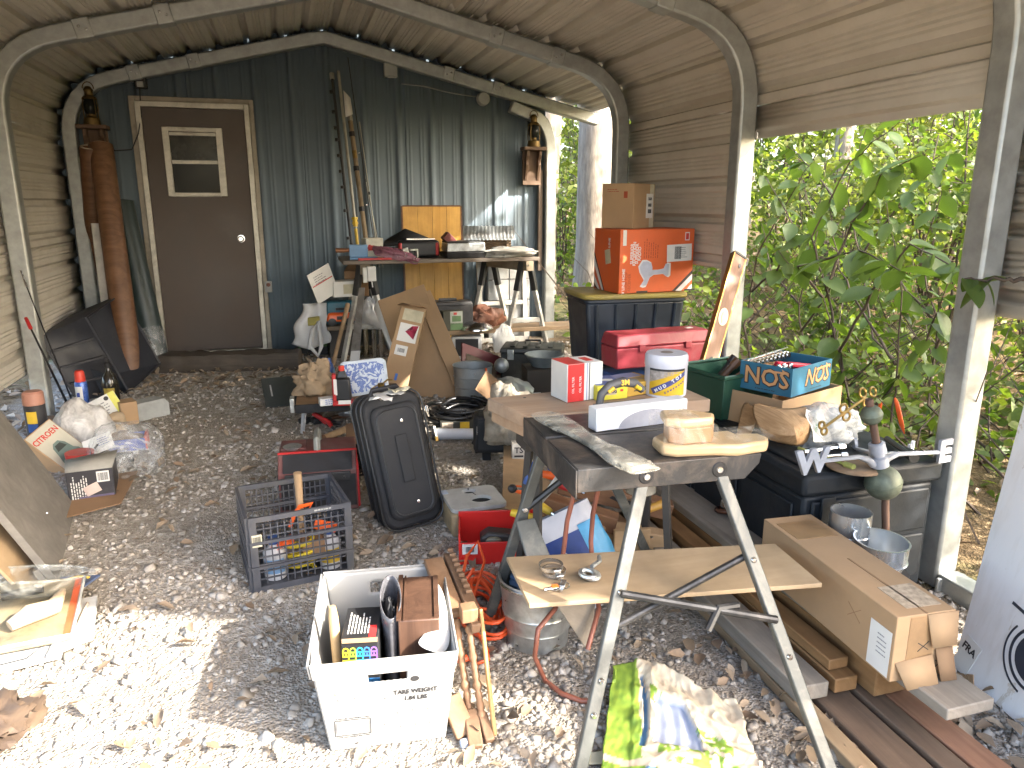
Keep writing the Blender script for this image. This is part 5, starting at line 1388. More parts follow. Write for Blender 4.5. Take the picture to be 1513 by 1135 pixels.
# camera case
c, rz, w = place((697, 690), (752, 684), .2)
e = thing('nylon_case', 'small black nylon carry case with a silver zip, half under the planks', 'bag', G(722, 688) + Vector((.04, .1, .0)), R(-14))
NYL = mat('black_nylon', (.012, .013, .016), .65, bmp=.25, bscale=300)
MB().box(-.1, .13, -.09, .09, .06, .28).build('case', NYL, e, bevel=.03); MB().tube([(-.09, -.094, .09), (-.07, -.096, .27), (.1, -.096, .27)], .004, 6).build('zip', INK, e); MB().box(-.082, -.076, -.1, -.094, .18, .23).build('zip_pull', STEEL, e)
MB().tube([(-.08, -.02, .05), (-.085, -.03, .1), (-.1, -.05, .12)], .012, 8).build('strap', BLACK, e); MB().box(-.05, .0, -.03, .03, .0, .06).build('foot', BLACK, e, bevel=.006)
bag('tan_bag', 'dusty tan plastic bag slumped below the plank end', G(765, 705) + Vector((.02, .2, .14)), (.17, .15, .2), clear_plastic('dusty_plastic', (.34, .3, .24), .85, .4), 61, .4)
S_ = (.075, .06, .13)
e = carton('tall_box', 'small white box with black capitals standing by the workbench leg', 'box', G(766, 712) + Vector((.03, .1, .06)), R(-12), S_, mat('box_cream', (.5, .47, .42), .6)); words(e, 'TS', INK, face_m(S_, 'front', 0, .2, 0, .0005), .045, bold=.001); words(e, 'POLE', INK, face_m(S_, 'front', 0, -.25, 0, .0005), .018)
decal(e, 'black_band', INK, S_, 'front', 0, -.05, .05, .01)
o = quad_board('flat_carton', [G(742, 770) + Vector((0, 0, .09)), G(790, 815) + Vector((0, 0, .05)), G(850, 770) + Vector((0, 0, .06)), G(745, 668) + Vector((0, 0, .12))], .005, mat('kraft_board', (.33, .22, .12), .85)); tag(o, 'flattened brown carton sloping under the workbench', 'cardboard')
# ---- the suitcase
c, rz, w = place((582, 797), (662, 778), .25)
e = thing('suitcase', 'tall black fabric suitcase standing tilted back on the gravel', 'suitcase', c, (R(-13), R(-6), rz + R(-2)))
SUIT = mat('suitcase_cloth', (.018, .018, .02), .75, bmp=.3, bscale=260, dirt=(.05, .047, .042), dirt_amt=.3)
SW, SD, SH = .285, .23, .63
def rbox(w_, h_, r, y0, y1): return MB().prism(rr(w_ / 2, h_ / 2, r, 6), y0, y1, tr(0, 0, SH / 2, 90))
rbox(SW, SH, .07, -SD / 2, SD / 2 - .03).build('shell', SUIT, e, bevel=.02)
rbox(SW - .06, SH - .1, .05, SD / 2 - .028, SD / 2 + .012).build('front_pocket', SUIT, e, bevel=.016)
for y in (-.1, .0, SD / 2 - .03):
    q_ = rr(SW / 2 + .003, SH / 2 + .003, .07, 6); MB().tube([(x, -y, z + SH / 2) for x, z in q_], .005, 6, True).build('piping', mat('piping', (.03, .03, .032), .4), e)
MB().box(-.028, .028, -SD / 2 - .022, -SD / 2 - .012, .22, .44).build('centre_strap', SUIT, e, bevel=.004)
q_ = rr(SW / 2 - .05, SH / 2 - .07, .05, 6); MB().tube([(x, -SD / 2 - .013, z + SH / 2) for x, z in q_], .004, 6, True).build('stitching', MATS['piping'], e)
MB().tube([(-.07, -.02, SH), (-.06, -.02, SH + .022), (.06, -.02, SH + .022), (.07, -.02, SH)], .012, 8).build('carry_handle', BLACK, e)
for z in (.5, .12): lathed('stud', [(0, .006), (.007, .005), (.009, 0)], STEEL, e, 12, tr(.02, -SD / 2 - .012, z, 90))
for z, x in ((.52, .15), (.42, .168)): MB().box(x - .006, x + .006, -SD / 2 - .012, -SD / 2 + .001, z - .035, z + .02).build('zip_pull', STEEL, e, bevel=.002)
MB().box(.16, .176, -SD / 2 - .012, -SD / 2 + .002, .365, .39).build('padlock', BRASS, e, bevel=.003)
for x in (-.12, .12): MB().lathe([(0, -.02), (.025, -.02), (.025, .02), (0, .02)], 14, tr(x, SD / 2 - .04, .02, 0, 90)).build('wheel', BLACK, e)
for k, (x, y, a, s, m_) in enumerate(((575, 583, 12, .13, PAPER), (563, 590, -14, .1, PAPER), (590, 577, 20, .09, MATS['buff_label']))):
    P = H(x, y, .665 + .006 * k); o = MB().grid(crumpled_sheet(s, s * .55, k + 3, .012, 6), 6, 6).build('paper_slip', m_, smooth=60, solid=.001); o.location = P; o.rotation_euler = (0, 0, R(a))
    tag(o, ['white paper slip on top of the suitcase, middle one of three', 'white paper slip at the left edge of the suitcase top', 'yellowish envelope at the back of the suitcase top'][k], 'paper', 'papers on the suitcase')
# ---- generator-like red tool box
e = thing('generator', 'dusty red and black portable charger with a grey carrying handle', 'charger', Vector((.075, 3.62, gz(3.6))), R(-4)); e.scale = (.92, .95, .95)
RG = mat('dusty_red', (.13, .04, .035), .6, dirt=(.16, .12, .1), dirt_amt=.5)
MB().prism([(-.17, 0), (.17, 0), (.17, .2), (.13, .3), (-.1, .3), (-.17, .22)], -.2, .2, tr(0, 0, 0, 90, 0, 90)).build('housing', RG, e, bevel=.008)
MB().box(-.19, .19, -.0, .008, -.08, .09, tr(0, -.176, .105, 0)).build('black_front', BLACK, e, bevel=.004)
M = tr(0, -.138, .262, -48); 
quad_board('sloped_panel', [(-.175, -.178, .222), (.175, -.178, .222), (.175, -.112, .298), (-.175, -.112, .298)], .006, BLACK, e)
MB().box(-.165, .165, -.19, -.176, .17, .215).build('control_strip', DKB, e, bevel=.004)
for x in (-.13, .13): lathed('screw', [(0, .006), (.01, .005), (.012, 0)], DKB, e, 12, tr(x, -.19, .19, 90))
MB().tube([(-.0, -.09, .3), (-.0, -.08, .36), (-.0, .08, .36), (-.0, .1, .3)], .02, 4).build('carry_handle', mat('handle_grey', (.25, .25, .22), .5, .3), e, bevel=.004)
lathed('dial', [(.04, 0), (.05, .012), (.04, .016), (0, .014)], GALV, e, 20, tr(-.13, -.02, .301)); MB().box(-.188, -.06, -.05, .1, .301, .308).build('top_plate', RG, e, bevel=.003)
MB().box(-.205, -.201, -.16, .16, .03, .2).build('side_plate', BLACK, e); MB().tube([(-.2, -.104, .303), (.2, -.104, .303), (.203, -.18, .222), (.203, -.178, .02)], .006, 6).build('red_trim', RED, e)
# stack of black trays with printed boxes beside it
e = thing('tray_stack', 'stack of black ribbed plastic trays beside the red charger', 'trays', Vector((.37, 3.98, gz(3.95))), R(-4))
for k in range(4): MB().box(-.12, .12, -.13, .13, .047 * k, .047 * k + .042, top=(1.05, 1.05)).build('tray', BLACK, e, bevel=.005)
e = carton('brown_board_box', 'flat brown board lying over the black trays', 'board', Vector((.37, 3.98, gz(3.95) + .19)), R(-4), (.27, .3, .03), CARD2)
zz_ = gz(3.95) + .222
S_ = (.13, .08, .05)
e = carton('bulb_carton', 'small white printed carton on the brown board', 'box', Vector((.37, 4.02, zz_)), R(8), S_, WHITE)
for x in (-.25, .2): lathed('printed_disc', [(0, .0012), (.014, .0012), (.014, 0)], INK, e, 14, face_m(S_, 'front', x, 0))
e = thing('paper_plate_pack', 'oval buff packet behind the small white carton', 'packet', Vector((.37, 4.1, zz_)), R(15)); MB().ball((0, 0, .03), (.1, .06, .03), 16).build('packet_body', EDGE, e)
o = MB().box(-.05, .05, -.045, .045, 0, .008).build('blister_pack', clear_plastic('blue_blister', (.3, .42, .6), .75, .15), bevel=.002); o.location = Vector((.36, 3.9, zz_)); o.rotation_euler = (0, 0, R(-8)); tag(o, 'pale blue blister pack at the front of the brown board', 'packet')
# ---- milk crate
PA, PB = G(376, 878), G(524, 846)
d = PB - PA; d.z = 0; w = d.length; rz = math.atan2(d.y, d.x)
CH = top_z(PA, 768) - PA.z; CD = .37
e = thing('milk_crate', 'dark blue-grey plastic lattice milk crate standing on the gravel', 'crate', PA, rz)
CR = mat('crate_grey', (.05, .053, .065), .5, dirt=(.11, .1, .085), dirt_amt=.4)
def lattice(M, W_, Hh, nx, nz, solid_top=False):
    B = MB(); t = .012
    B.box(0, W_, 0, t, 0, .024, M).box(0, W_, 0, t, Hh - .02, Hh, M); B.box(0, .028, .0005, t - .0005, .024, Hh - .02, M).box(W_ - .028, W_, .0005, t - .0005, .024, Hh - .02, M)
    for k in range(1, nx): B.box(.028 + (W_ - .056) * k / nx - .0022, .028 + (W_ - .056) * k / nx + .0022, .002, t - .002, .03, Hh - .03, M)
    for k in range(1, nz): B.box(.03, W_ - .03, .0028, t - .0012, .024 + (Hh - .044) * k / nz - .0022, .024 + (Hh - .044) * k / nz + .0022, M)
    for k in (1, 2): B.box(-.002, W_ + .002, -.006, t + .001, Hh * k / 3 - .006, Hh * k / 3 + .006, M)
    return B
lattice(Matrix.Identity(4), w, CH, 13, 9).build('front_lattice', CR, e)
lattice(tr(0, CD, 0) @ tr(0, 0, 0), w, CH, 15, 8).build('back_lattice', CR, e)
lattice(tr(.0, .012, 0, 0, 0, 90) , CD - .012, CH, 13, 8).build('side_lattice', CR, e); lattice(tr(w + .0, .012, 0, 0, 0, 90), CD - .012, CH, 13, 8).build('side_lattice', CR, e)
MB().box(.012, w - .012, .012, CD, .008, .016).build('bottom_grid', CR, e)
lathe_lab = MB().box(.008, .045, -.002, 0, CH * .62, CH * .62 + .05).build('white_tag', MATS['buff_label'], e); barcode(e, INK, tr(.026, -.0022, CH * .62 + .025, 90), .03, .035)
lines(e, 'worn_print', PLG, tr(w * .72, -.0008, CH - .012, 90), 1, .07, .01, .006, 6)
cr = e; Mx = Matrix.Translation(PA) @ Matrix.Rotation(rz, 4, 'Z')
def inC(x, y, z): return Mx @ Vector((x, y, z))
e = thing('hammer', 'hammer standing handle up in the milk crate, its neck tied with orange tape', 'hammer', inC(w * .57, .2, .02))
MB().tube([(0, 0, .0), (0, .01, .2), (.0, .0, .38)], [.016, .014, .017], 12).build('handle', MATS['handle_ash'], e, smooth=60); MB().box(-.06, .06, -.018, .018, .0, .035).build('head', DKB, e, bevel=.006)
MB().tube([(-.03, -.02, .2), (0, -.025, .24), (.05, -.02, .245), (.03, -.03, .215), (-.02, -.03, .22), (-.045, -.04, .16)], .009, 5).build('orange_tape', ORANGE, e)
for k, (x, z, L) in enumerate(((.13, .16, 'strip of orange tape in the milk crate, left of the hammer'), (.3, .2, 'strip of orange tape in the milk crate, right of the hammer'))):
    o = MB().grid(crumpled_sheet(.09, .04, k + 11, .02, 6), 6, 4).build('orange_ribbon', ORANGE, solid=.002); o.location = inC(x, .07, z); o.rotation_euler = (R(55), R(-20 + 40 * k), 0); tag(o, L, 'tape', 'orange tape in the milk crate')
e = thing('yellow_rope', 'coil of yellow rope standing in the milk crate', 'rope', inC(w * .5, .07, .02))
MB().tube([(.05 * math.cos(k * .5), .035 * math.sin(k * .5), .01 + .0035 * k) for k in range(40)], .009, 7).build('rope', mat('rope_yellow', (.6, .45, .02), .6), e, smooth=60)
for k, (x, L) in enumerate(((.24, 'white bottle with a blue cap left of the yellow rope in the crate'), (.8, 'white bottle with a blue cap right of the yellow rope in the crate'))):
    e = thing('white_bottle', L, 'bottle', inC(w * x, .08, .018), 0, 'bottles in the milk crate'); lathed('bottle_body', [(0, 0), (.042, 0), (.044, .01), (.044, .11), (.02, .14), (.018, .15)], mat('bottle_white', (.5, .5, .52), .35), e); lathed('cap', [(.02, .145), (.021, .175), (0, .176)], BLUE1, e)
    MB().lathe([(.0445, .03), (.0445, .09)], 20, None, -2.6, -.6).build('label', YELLOW if k else BLUE2, e)
o = bag_mesh((.15, .12, .05), 71, .4).build('cloth_wad', mat('cloth_grey', (.2, .19, .18), .9)); o.location = inC(w * .5, .22, .018); tag(o, 'grey rag at the bottom of the milk crate', 'rag')
e = carton('brown_tin', 'small brown tin beside the hammer head in the crate', 'tin', inC(w * .62, .07, .1), R(10), (.09, .06, .06), CARD2)
# ================================================================== right side
# ---- totes and boxes by the middle arch
TY = 4.2
zr = PY(875, 437, TY).z
xa, xb = PY(872, 437, TY).x, PY(1018, 440, TY).x
xm, tw = (xa + xb) / 2, (xb - xa)
def tote(name, label, loc, rz, size, m, lidm=None, ribs=5, grp=None):
    sx, sy, sz = size
    e = thing(name, label, 'tote', loc, rz, grp)
    MB().box(-sx * .44, sx * .44, -sy * .42, sy * .42, 0, sz * .9, top=(1.1, 1.12)).build('tote_body', m, e, bevel=.02)
    for k in range(ribs):
        x = -sx * .36 + sx * .72 * k / (ribs - 1)
        MB().tube([(x * .98, -sy * .42 - .004, .03), (x * 1.08, -sy * .47 - .004, sz * .86)], .012, 6).build('rib', m, e)
    MB().prism(rr(sx * .5, sy * .5, .05), sz * .88, sz * .93).build('rim', m, e, bevel=.006)
    if lidm: MB().prism(rr(sx * .52, sy * .52, .06), sz * .93, sz).build('lid', lidm, e, bevel=.012)
    return e
NAVY = mat('navy_tote', (.012, .02, .035), .42, var=.3, dirt=(.06, .06, .06), dirt_amt=.2)
MUST = mat('mustard_lid', (.34, .27, .07), .55, dirt=(.2, .17, .1), dirt_amt=.4)
g0 = gz(TY)
h2 = .47
tote('storage_tote', 'black storage tote with a mustard yellow lid under the orange carton', (xm, TY + .24, zr - h2), R(-4), (tw, .46, h2), NAVY, MUST)
tote('storage_tote', 'dark blue storage bin underneath the mustard-lidded tote', (xm + .01, TY + .24, g0 - .01), R(-4), (tw * .96, .44, zr - h2 - g0 + .01), mat('blue_tote', (.012, .03, .07), .42, var=.3, dirt=(.06, .06, .06), dirt_amt=.2))
# orange carton
OY = TY + .02
pa, pb, pl = PY(913, 441, OY), PY(1022, 433, OY + .03), PY(877, 430, OY + .3)
ow = (pb - pa).length; oh = top_z(pa, 340) - zr
ORC = mat('orange_card', (.62, .11, .025), .55, var=.08, dirt=(.4, .09, .03), dirt_amt=.2)
orz = math.atan2(pb.y - pa.y, pb.x - pa.x) + R(1)
c = pa.lerp(pb, .5) + Vector((-math.sin(orz), math.cos(orz), 0)) * .17; c.z = zr + .003
S_ = (ow, .34, oh)
e = carton('orange_carton', 'large orange carton showing a white bench grinder casting, lying on its side on the tote', 'carton', c, orz, S_, ORC)
WP = mat('white_print', (.62, .62, .62), .6, var=.03, bmp=0); ORD = mat('dark_orange_print', (.3, .05, .015), .6, bmp=0); GP = mat('grey_casting', (.42, .44, .52), .6, var=.15, scale=20, bmp=0)
def fw(u, v): return (u - .5) * ow, (v - .5) * oh
F = lambda off=0: face_m(S_, 'front', 0, 0, 0, off)
k1 = [(.28, .1), (.33, .2), (.27, .32), (.25, .42), (.3, .52), (.36, .52), (.42, .48), (.44, .4), (.44, .36), (.52, .36), (.61, .38), (.64, .47), (.69, .46), (.69, .26), (.66, .23), (.6, .29), (.46, .28), (.41, .24), (.39, .18), (.36, .09), (.32, .08)]
MB().prism([fw(*p) for p in k1], 0, .0008, F()).build('white_outline', WP, e, smooth=0)
cxx = [.43 + (x - .43) * .9 for x, y in k1]; cyy = [.33 + (y - .33) * .88 for x, y in k1]
MB().prism([fw(x, y) for x, y in zip(cxx, cyy)], .0008, .0016, F()).build('printed_casting', GP, e, smooth=0)
def stripe(face, pts, m_, nm='stripe'):
    w_ = S_[0] if face == 'front' else S_[1]
    MB().prism([((u - .5) * w_, (v - .5) * oh) for u, v in pts], 0, .0007, face_m(S_, face, 0, 0)).build(nm, m_, e, smooth=0)
for (a, b), m_ in (((.0, .045), INK), ((.05, .13), WP), ((.19, .27), WP)):
    def cl(t): return None
    def q0(t):
        u = .7 + t; v = 0
        return (min(u, .998), .002)
    # stripes rise to the right; the lower right corner cuts them
    u0, u1 = .72 + a, .72 + b
    s_ = 1.2
    stripe('front', [(min(u0, .997), .004), (min(u1, .997), .004), (.997, (.997 - u1) * s_ + .004), (.997, (.997 - u0) * s_ + .004)], m_)
for a, b, m_ in ((.0, .03, INK), (.035, .1, WP), (.17, .23, WP), (.235, .265, INK)):
    stripe('left', [(.003, .62 - a * 2.2), (.003, .62 - b * 2.2), (.45 - b * 1.1, .004), (.45 - a * 1.1, .004)], m_)
for k, s_ in enumerate(('SUPERIOR', 'RECEPTION', 'SUPERIOR', 'RADIO')): words(e, s_, WP, face_m(S_, 'front', -.34 + .034 * k, .12, 90, .0003), .028, bold=.0006)
words(e, 'TV LINE HOME', WP, face_m(S_, 'front', -.44, -.33, 90, .0003), .026, bold=.0006); words(e, 'ROOF TOP', ORD, face_m(S_, 'front', -.4, -.33, 90, .0003), .026); words(e, 'RECEIVER', ORD, face_m(S_, 'front', -.36, -.33, 90, .0003), .026)
lines(e, 'dark_print', ORD, face_m(S_, 'front', -.18, .2, 0, .0003), 7, .12, .016, .004, 12, True)
decal(e, 'address_label', PAPER, S_, 'front', .3, .12, ow * .34, oh * .27, 2); barcode(e, INK, face_m(S_, 'front', .28, .12, 0, .0013), ow * .09, oh * .2); lines(e, 'label_print', INK, face_m(S_, 'front', .36, .2, 0, .0013), 6, ow * .1, .012, .003, 14)
decal(e, 'tape_label', PAPER, S_, 'front', -.44, .37, .024, oh * .24); decal(e, 'corner_logo', WP, S_, 'front', .4, .38, .032, oh * .13); decal(e, 'logo_core', REDINK, S_, 'front', .4, .38, .022, oh * .1, t=.0018)
decal(e, 'tan_tape', MATS['buff_label'], S_, 'left', .05, .06, .07, .09, 12); words(e, 'LINE', WP, face_m(S_, 'left', .1, .28, 90, .0003), .03, bold=.001)
for x in (-.1, .25): MB().box(x - .04, x + .04, -.171, -.168, .001, .012).build('handle_slot', INK, e)
# brown carton on top
top = zr + .003 + oh + .002
BYy = TY + .12
pa, pb = PY(945, 332, BYy), PY(982, 332, BYy)
bh = top_z(Vector((pa.x, BYy, 0)), 271) - top
e_loc = Vector((pa.x - .02, BYy + .13, top))
S2 = (.3, .22, bh)
e = carton('brown_carton', 'small brown carton with a white barcode label on top of the orange one', 'carton', e_loc, R(38), S2, CARD)
decal(e, 'tape', MATS['buff_label'], S2, 'front', .36, 0, .06, bh * .98); 
decal(e, 'label', PAPER, S2, 'front', .25, -.0, .09, bh * .55, t=.003); barcode(e, INK, face_m(S2, 'front', .25, -.12, 0, .0032), .05, .025); barcode(e, INK, face_m(S2, 'front', .25, .02, 0, .0032), .05, .02, 8); words(e, '1664', INK, face_m(S2, 'front', .25, .16, 0, .0032), .028, bold=.001)
lines(e, 'small_print', MATS['dark_orange_print'], face_m(S2, 'left', -.1, .36), 2, .1, .012, .004, 3); decal(e, 'printed_mark', ORD, S2, 'left', .25, .25, .025, .04)
# red tool box on a blue crate
RY = 3.6
pa, pb = PY(911, 541, RY), PY(1047, 520, RY + .05)
rw = (pb - pa).length; rzz = math.atan2(pb.y - pa.y, pb.x - pa.x)
c = pa.lerp(pb, .5) + Vector((0, .1, 0)); zrb = (pa.z + PY(1040, 545, RY).z) / 2
rh = top_z(pa, 497) - zrb
e = thing('red_toolbox', 'long faded red plastic tool box in front of the tote', 'toolbox', (c.x, c.y, zrb), rzz)
RB = mat('faded_red', (.26, .025, .04), .5, var=.2, dirt=(.3, .14, .13), dirt_amt=.35)
MB().box(-rw / 2, rw / 2, -.09, .09, 0, rh * .62, top=(1.02, 1.05)).build('box_body', RB, e, bevel=.008); MB().box(-rw * .512, rw * .512, -.097, .097, rh * .63, rh, top=(.97, .8)).build('lid', RB, e, bevel=.01)
for x in (-.25, .25): MB().box(rw * x - .02, rw * x + .02, -.106, -.096, rh * .5, rh * .7).build('latch', RB, e, bevel=.003)
decal(e, 'sticker', PAPER, (rw, .16, rh), 'top', .36, 0, .04, .03, t=.002)
e = tote('blue_bin', 'blue plastic bin under the red tool box', (c.x, c.y + .02, gz(RY)), rzz, (rw * .95, .24, zrb - gz(RY) - .002), mat('bin_blue', (.015, .06, .22), .45, var=.2), None, 4)
# wooden level
Bq = PX(1094, 378, 2.36); A = PY(1034, 590, 3.12)
e, S_ = slab('spirit_level', 'long brown wooden spirit level leaning on the middle arch post', A, Bq, .078, .035, wood('level_wood', (.11, .045, .015), (.2, .09, .035), 2, 24, .55), R(10), cat='level')
bpy.data.objects['carton.%03d' % 0] if False else None
for ch in e.children: ch.name = 'level_body'
LL = S_[2]
for x in (-.039, .039): MB().box(x - .003, x + .003, -.002, .037, 0, LL).build('brass_edge', BRASS, e)
def ell(a, b, n=22): return [(a * math.cos(2 * math.pi * k / n), b * math.sin(2 * math.pi * k / n)) for k in range(n)]
M = tr(0, -.0005, LL * .55, 90)
MB().prism(ell(.028, .055), 0, .002, M).build('vial_window', mat('vial_cream', (.5, .47, .32), .4), e); MB().prism(ell(.012, .04), .002, .005, M).build('vial', mat('vial_glass', (.45, .5, .3), .1), e)
MB().prism(ell(.02, .07), 0, .0015, tr(0, -.0005, LL * .2, 90)).build('end_window', INK, e); MB().tube([(-.005, -.004, LL * .14), (.008, -.004, LL * .27)], .006, 8).build('vial', MATS['vial_glass'], e)
MB().prism(ell(.008, .014), 0, .0015, tr(.012, -.0005, LL * .93, 90)).build('hang_hole', INK, e); MB().box(-.041, .041, -.003, .038, LL, LL + .012).build('end_cap', BLACK, e)
e = thing('orange_post', 'orange plastic handle standing behind the wooden level', 'handle', PX(1044, 600, 2.3)); lathed('handle', [(0, -.25), (.022, -.25), (.025, 0), (.015, .05), (0, .055)], ORANGE, e, 14)

# ---- the big black chest
CZ = .55
cx0, cx1, cy0, cy1 = 1.735, 2.372, 2.11, 3.3
e = thing('deck_box', 'big black plastic storage chest against the right-hand posts', 'chest', ((cx0 + cx1) / 2, (cy0 + cy1) / 2, 0))
CW, CDp = cx1 - cx0, cy1 - cy0
CHB = mat('chest_black', (.01, .013, .017), .6, var=.3, dirt=(.05, .048, .044), dirt_amt=.2, bmp=.2, spec=.3)
MB().box(-CW / 2 + .02, CW / 2 - .02, -CDp / 2 + .02, CDp / 2 - .02, 0, CZ - .1).build('chest_body', CHB, e, bevel=.015)
MB().box(-CW / 2, CW / 2, -CDp / 2, CDp / 2, CZ - .095, CZ - .01).build('lid', CHB, e, bevel=.018)
for k in range(3):
    y0 = -CDp / 2 + .05 + k * (CDp - .1) / 3
    MB().box(-CW / 2 + .05, CW / 2 - .05, y0 + .015, y0 + (CDp - .1) / 3 - .015, CZ - .0099, CZ).build('lid_panel', CHB, e, bevel=.006)
    MB().box(-CW / 2 + .008, -CW / 2 + .0199, y0 + .02, y0 + (CDp - .1) / 3 - .02, .05, CZ - .14).build('side_panel', CHB, e, bevel=.008)
for a, b in ((.06, .24), (.26, CZ - .12)): MB().box(-CW / 2 + .05, CW / 2 - .05, -CDp / 2 + .006, -CDp / 2 + .0199, a, b).build('front_panel', CHB, e, bevel=.008)
MB().box(-CW / 2 + .08, -CW / 2 + .14, -CDp / 2 - .008, -CDp / 2 + .004, CZ - .2, CZ - .1).build('latch', CHB, e, bevel=.004)
# green bin
e = tote('green_bin', 'dark green plastic bin of tools behind the blue open box', H(1088, 622, CZ) + Vector((.05, .18, .003)), R(12), (.32, .3, .01), NAVY)
for ch in list(e.children): bpy.data.objects.remove(ch)
GR = mat('bin_green', (.012, .055, .035), .4, var=.2)
B = MB()
for a in ((-.15, .15, -.14, -.13), (-.15, .15, .13, .14), (-.15, -.14, -.13, .13), (.14, .15, -.13, .13)): B.box(*a, 0, .2)
B.box(-.14, .14, -.13, .13, 0, .01)
for k, p in enumerate(B.v): B.v[k] = (p[0] * (1 + .6 * p[2]), p[1] * (1 + .6 * p[2]), p[2])
B.build('bin_body', GR, e, bevel=.004); MB().tube([(x, y, .2) for x, y in ((-.17, -.16), (.17, -.16), (.17, .16), (-.17, .16))], .011, 6, True).build('rim', GR, e)
ge = e
def inG(x, y, z): return e.location + Vector((x, y, z))
for k, (p, q, m_, L) in enumerate((((-.1, 0, .08), (.02, -.05, .24), BROWNROLL, 'brown tool handle sticking out of the green bin'), ((.0, .05, .08), (.12, -.06, .23), STEEL, 'bright wrench lying over the rim of the green bin'), ((-.02, .1, .08), (.1, .1, .22), BLACK, 'black cable lump at the back of the green bin'))):
    a, b = Vector(inG(*p)), Vector(inG(*q)); t_ = thing('bin_tool', L, 'tool', a, 0, 'tools in the green bin'); MB().tube([Vector(), b - a], [.014, .016], 8).build('shaft', m_, t_); MB().tube([(b - a) * .85, (b - a) * 1.05], .022, 8).build('head', m_, t_)
# brown carton carrying the NOS tray
NZ = .7
C0 = H(1168, 588, NZ); C1 = H(1260, 574, NZ)
nrz = R(24)
ux = Vector((math.cos(nrz), math.sin(nrz), 0)); uy = Vector((-math.sin(nrz), math.cos(nrz), 0))
nw, nd = .34, .25
nc = C0 + ux * nw / 2 + uy * nd / 2
e = carton('brown_carton', 'open brown carton on the chest, under the blue printed tray', 'carton', (nc.x + .0, nc.y + .02, CZ + .002), nrz - R(4), (.44, .3, .01), CARD)
for ch in list(e.children): bpy.data.objects.remove(ch)
def open_box(e, sx, sy, sz, t, m_, nm='wall', floor=True):
    for a in ((-sx / 2, sx / 2, -sy / 2, -sy / 2 + t), (-sx / 2, sx / 2, sy / 2 - t, sy / 2), (-sx / 2, -sx / 2 + t, -sy / 2 + t, sy / 2 - t), (sx / 2 - t, sx / 2, -sy / 2 + t, sy / 2 - t)): MB().box(*a, 0, sz).build(nm, m_, e, bevel=.001)
    if floor: MB().box(-sx / 2 + t, sx / 2 - t, -sy / 2 + t, sy / 2 - t, .001, .006).build('floor', m_, e)
open_box(e, .46, .32, NZ - CZ - .006, .005, CARD, 'side')
NB = mat('nos_blue', (.02, .12, .2), .6, var=.12, dirt=(.07, .14, .17), dirt_amt=.2)
e = thing('printed_tray', 'blue open cardboard tray lettered NOS, full of sockets', 'tray', (nc.x, nc.y, NZ), nrz)
nh = top_z(C0, 546) - NZ
open_box(e, nw, nd, nh, .005, NB, 'side')
MB().box(-nw / 2 + .006, nw / 2 - .006, nd / 2 - .008, nd / 2 - .0052, .006, nh - .001).build('inner_liner', CARD2, e)
NT = mat('nos_tan', (.5, .27, .12), .6, bmp=0)
for face, sz, u, sh in (('left', .105, .02, 0), ('front', .1, .12, .25)):
    S3 = (nw, nd, nh)
    words(e, 'NOS', INK, face_m(S3, face, u + .005, .02, 0, .0003), sz, bold=.006, shear=sh); words(e, 'NOS', NT, face_m(S3, face, u, .03, 0, .0011), sz, bold=.0015, shear=sh)
    MB().prism([(-.01, .026), (.075, .03), (.07, .042), (.095, .028), (.07, .012), (.075, .022), (-.01, .018)], 0, .0005, face_m(S3, face, u, .1, 0, .0016)).build('arrow', NT, e)
    lines(e, 'small_print', INK, face_m(S3, face, u, -.4, 0, .0003), 1, .1, .01, .003, 15)
ORD_ = 'first second third fourth fifth sixth seventh eighth ninth'.split()
for k in range(9):
    s_ = thing('socket', '%s chrome socket from the left, row along the back of the NOS tray' % ORD_[k], 'socket', Vector((nc.x, nc.y, NZ)) + ux * (-.13 + .035 * k) + uy * (.085) + Vector((0, 0, nh - .012)), (R(78), 0, nrz), 'sockets in the NOS tray')
    r_ = .011 + .0008 * k; lathed('socket_body', [(r_ * .7, .03), (r_ * .75, 0), (r_, 0), (r_, .03), (r_ * .8, .034), (r_ * .7, .034), (r_ * .7, .004)], STEEL, s_, 16, tr(0, 0, -.02)); MB().lathe([(0, -.004), (r_ * .72, -.004)], 14).build('bore', INK, s_)
ww = lambda x, y, z: Vector((nc.x, nc.y, NZ)) + ux * x + uy * y + Vector((0, 0, z))
e = thing('socket_rail', 'black rail behind the sockets in the NOS tray', 'rail', ww(-.15, .1, nh - .03), (0, 0, nrz)); MB().box(0, .34, 0, .012, 0, .02).build('rail', BLACK, e); MB().tube([(0, .006, .03), (.34, .006, .045)], .004, 6).build('bar', STEEL, e)
for k, (x, y, L) in enumerate(((-.02, -.02, 'red plastic handle lying across the sockets, upper one'), (.01, -.06, 'red plastic handle lying across the sockets, lower one'))):
    e = thing('ratchet', L, 'handle', ww(x, y, nh - .03), (0, R(8), nrz - R(25)), 'red handles in the NOS tray'); MB().box(-.07, .07, -.018, .018, 0, .022, top=(.9, .8)).build('handle', mat('bright_red', (.55, .02, .05), .35), e, bevel=.006)
for k in range(6):
    e = thing('socket', '%s small chrome socket from the left, front of the NOS tray' % ORD_[k], 'socket', ww(-.14 + .022 * k, -.05 + .02 * (k % 2), nh - .03), (R(0), 0, nrz), 'small sockets in the NOS tray'); lathed('socket_body', [(0, 0), (.009, 0), (.009, .022), (.007, .028), (.005, .028), (.005, .01)], STEEL, e, 12)
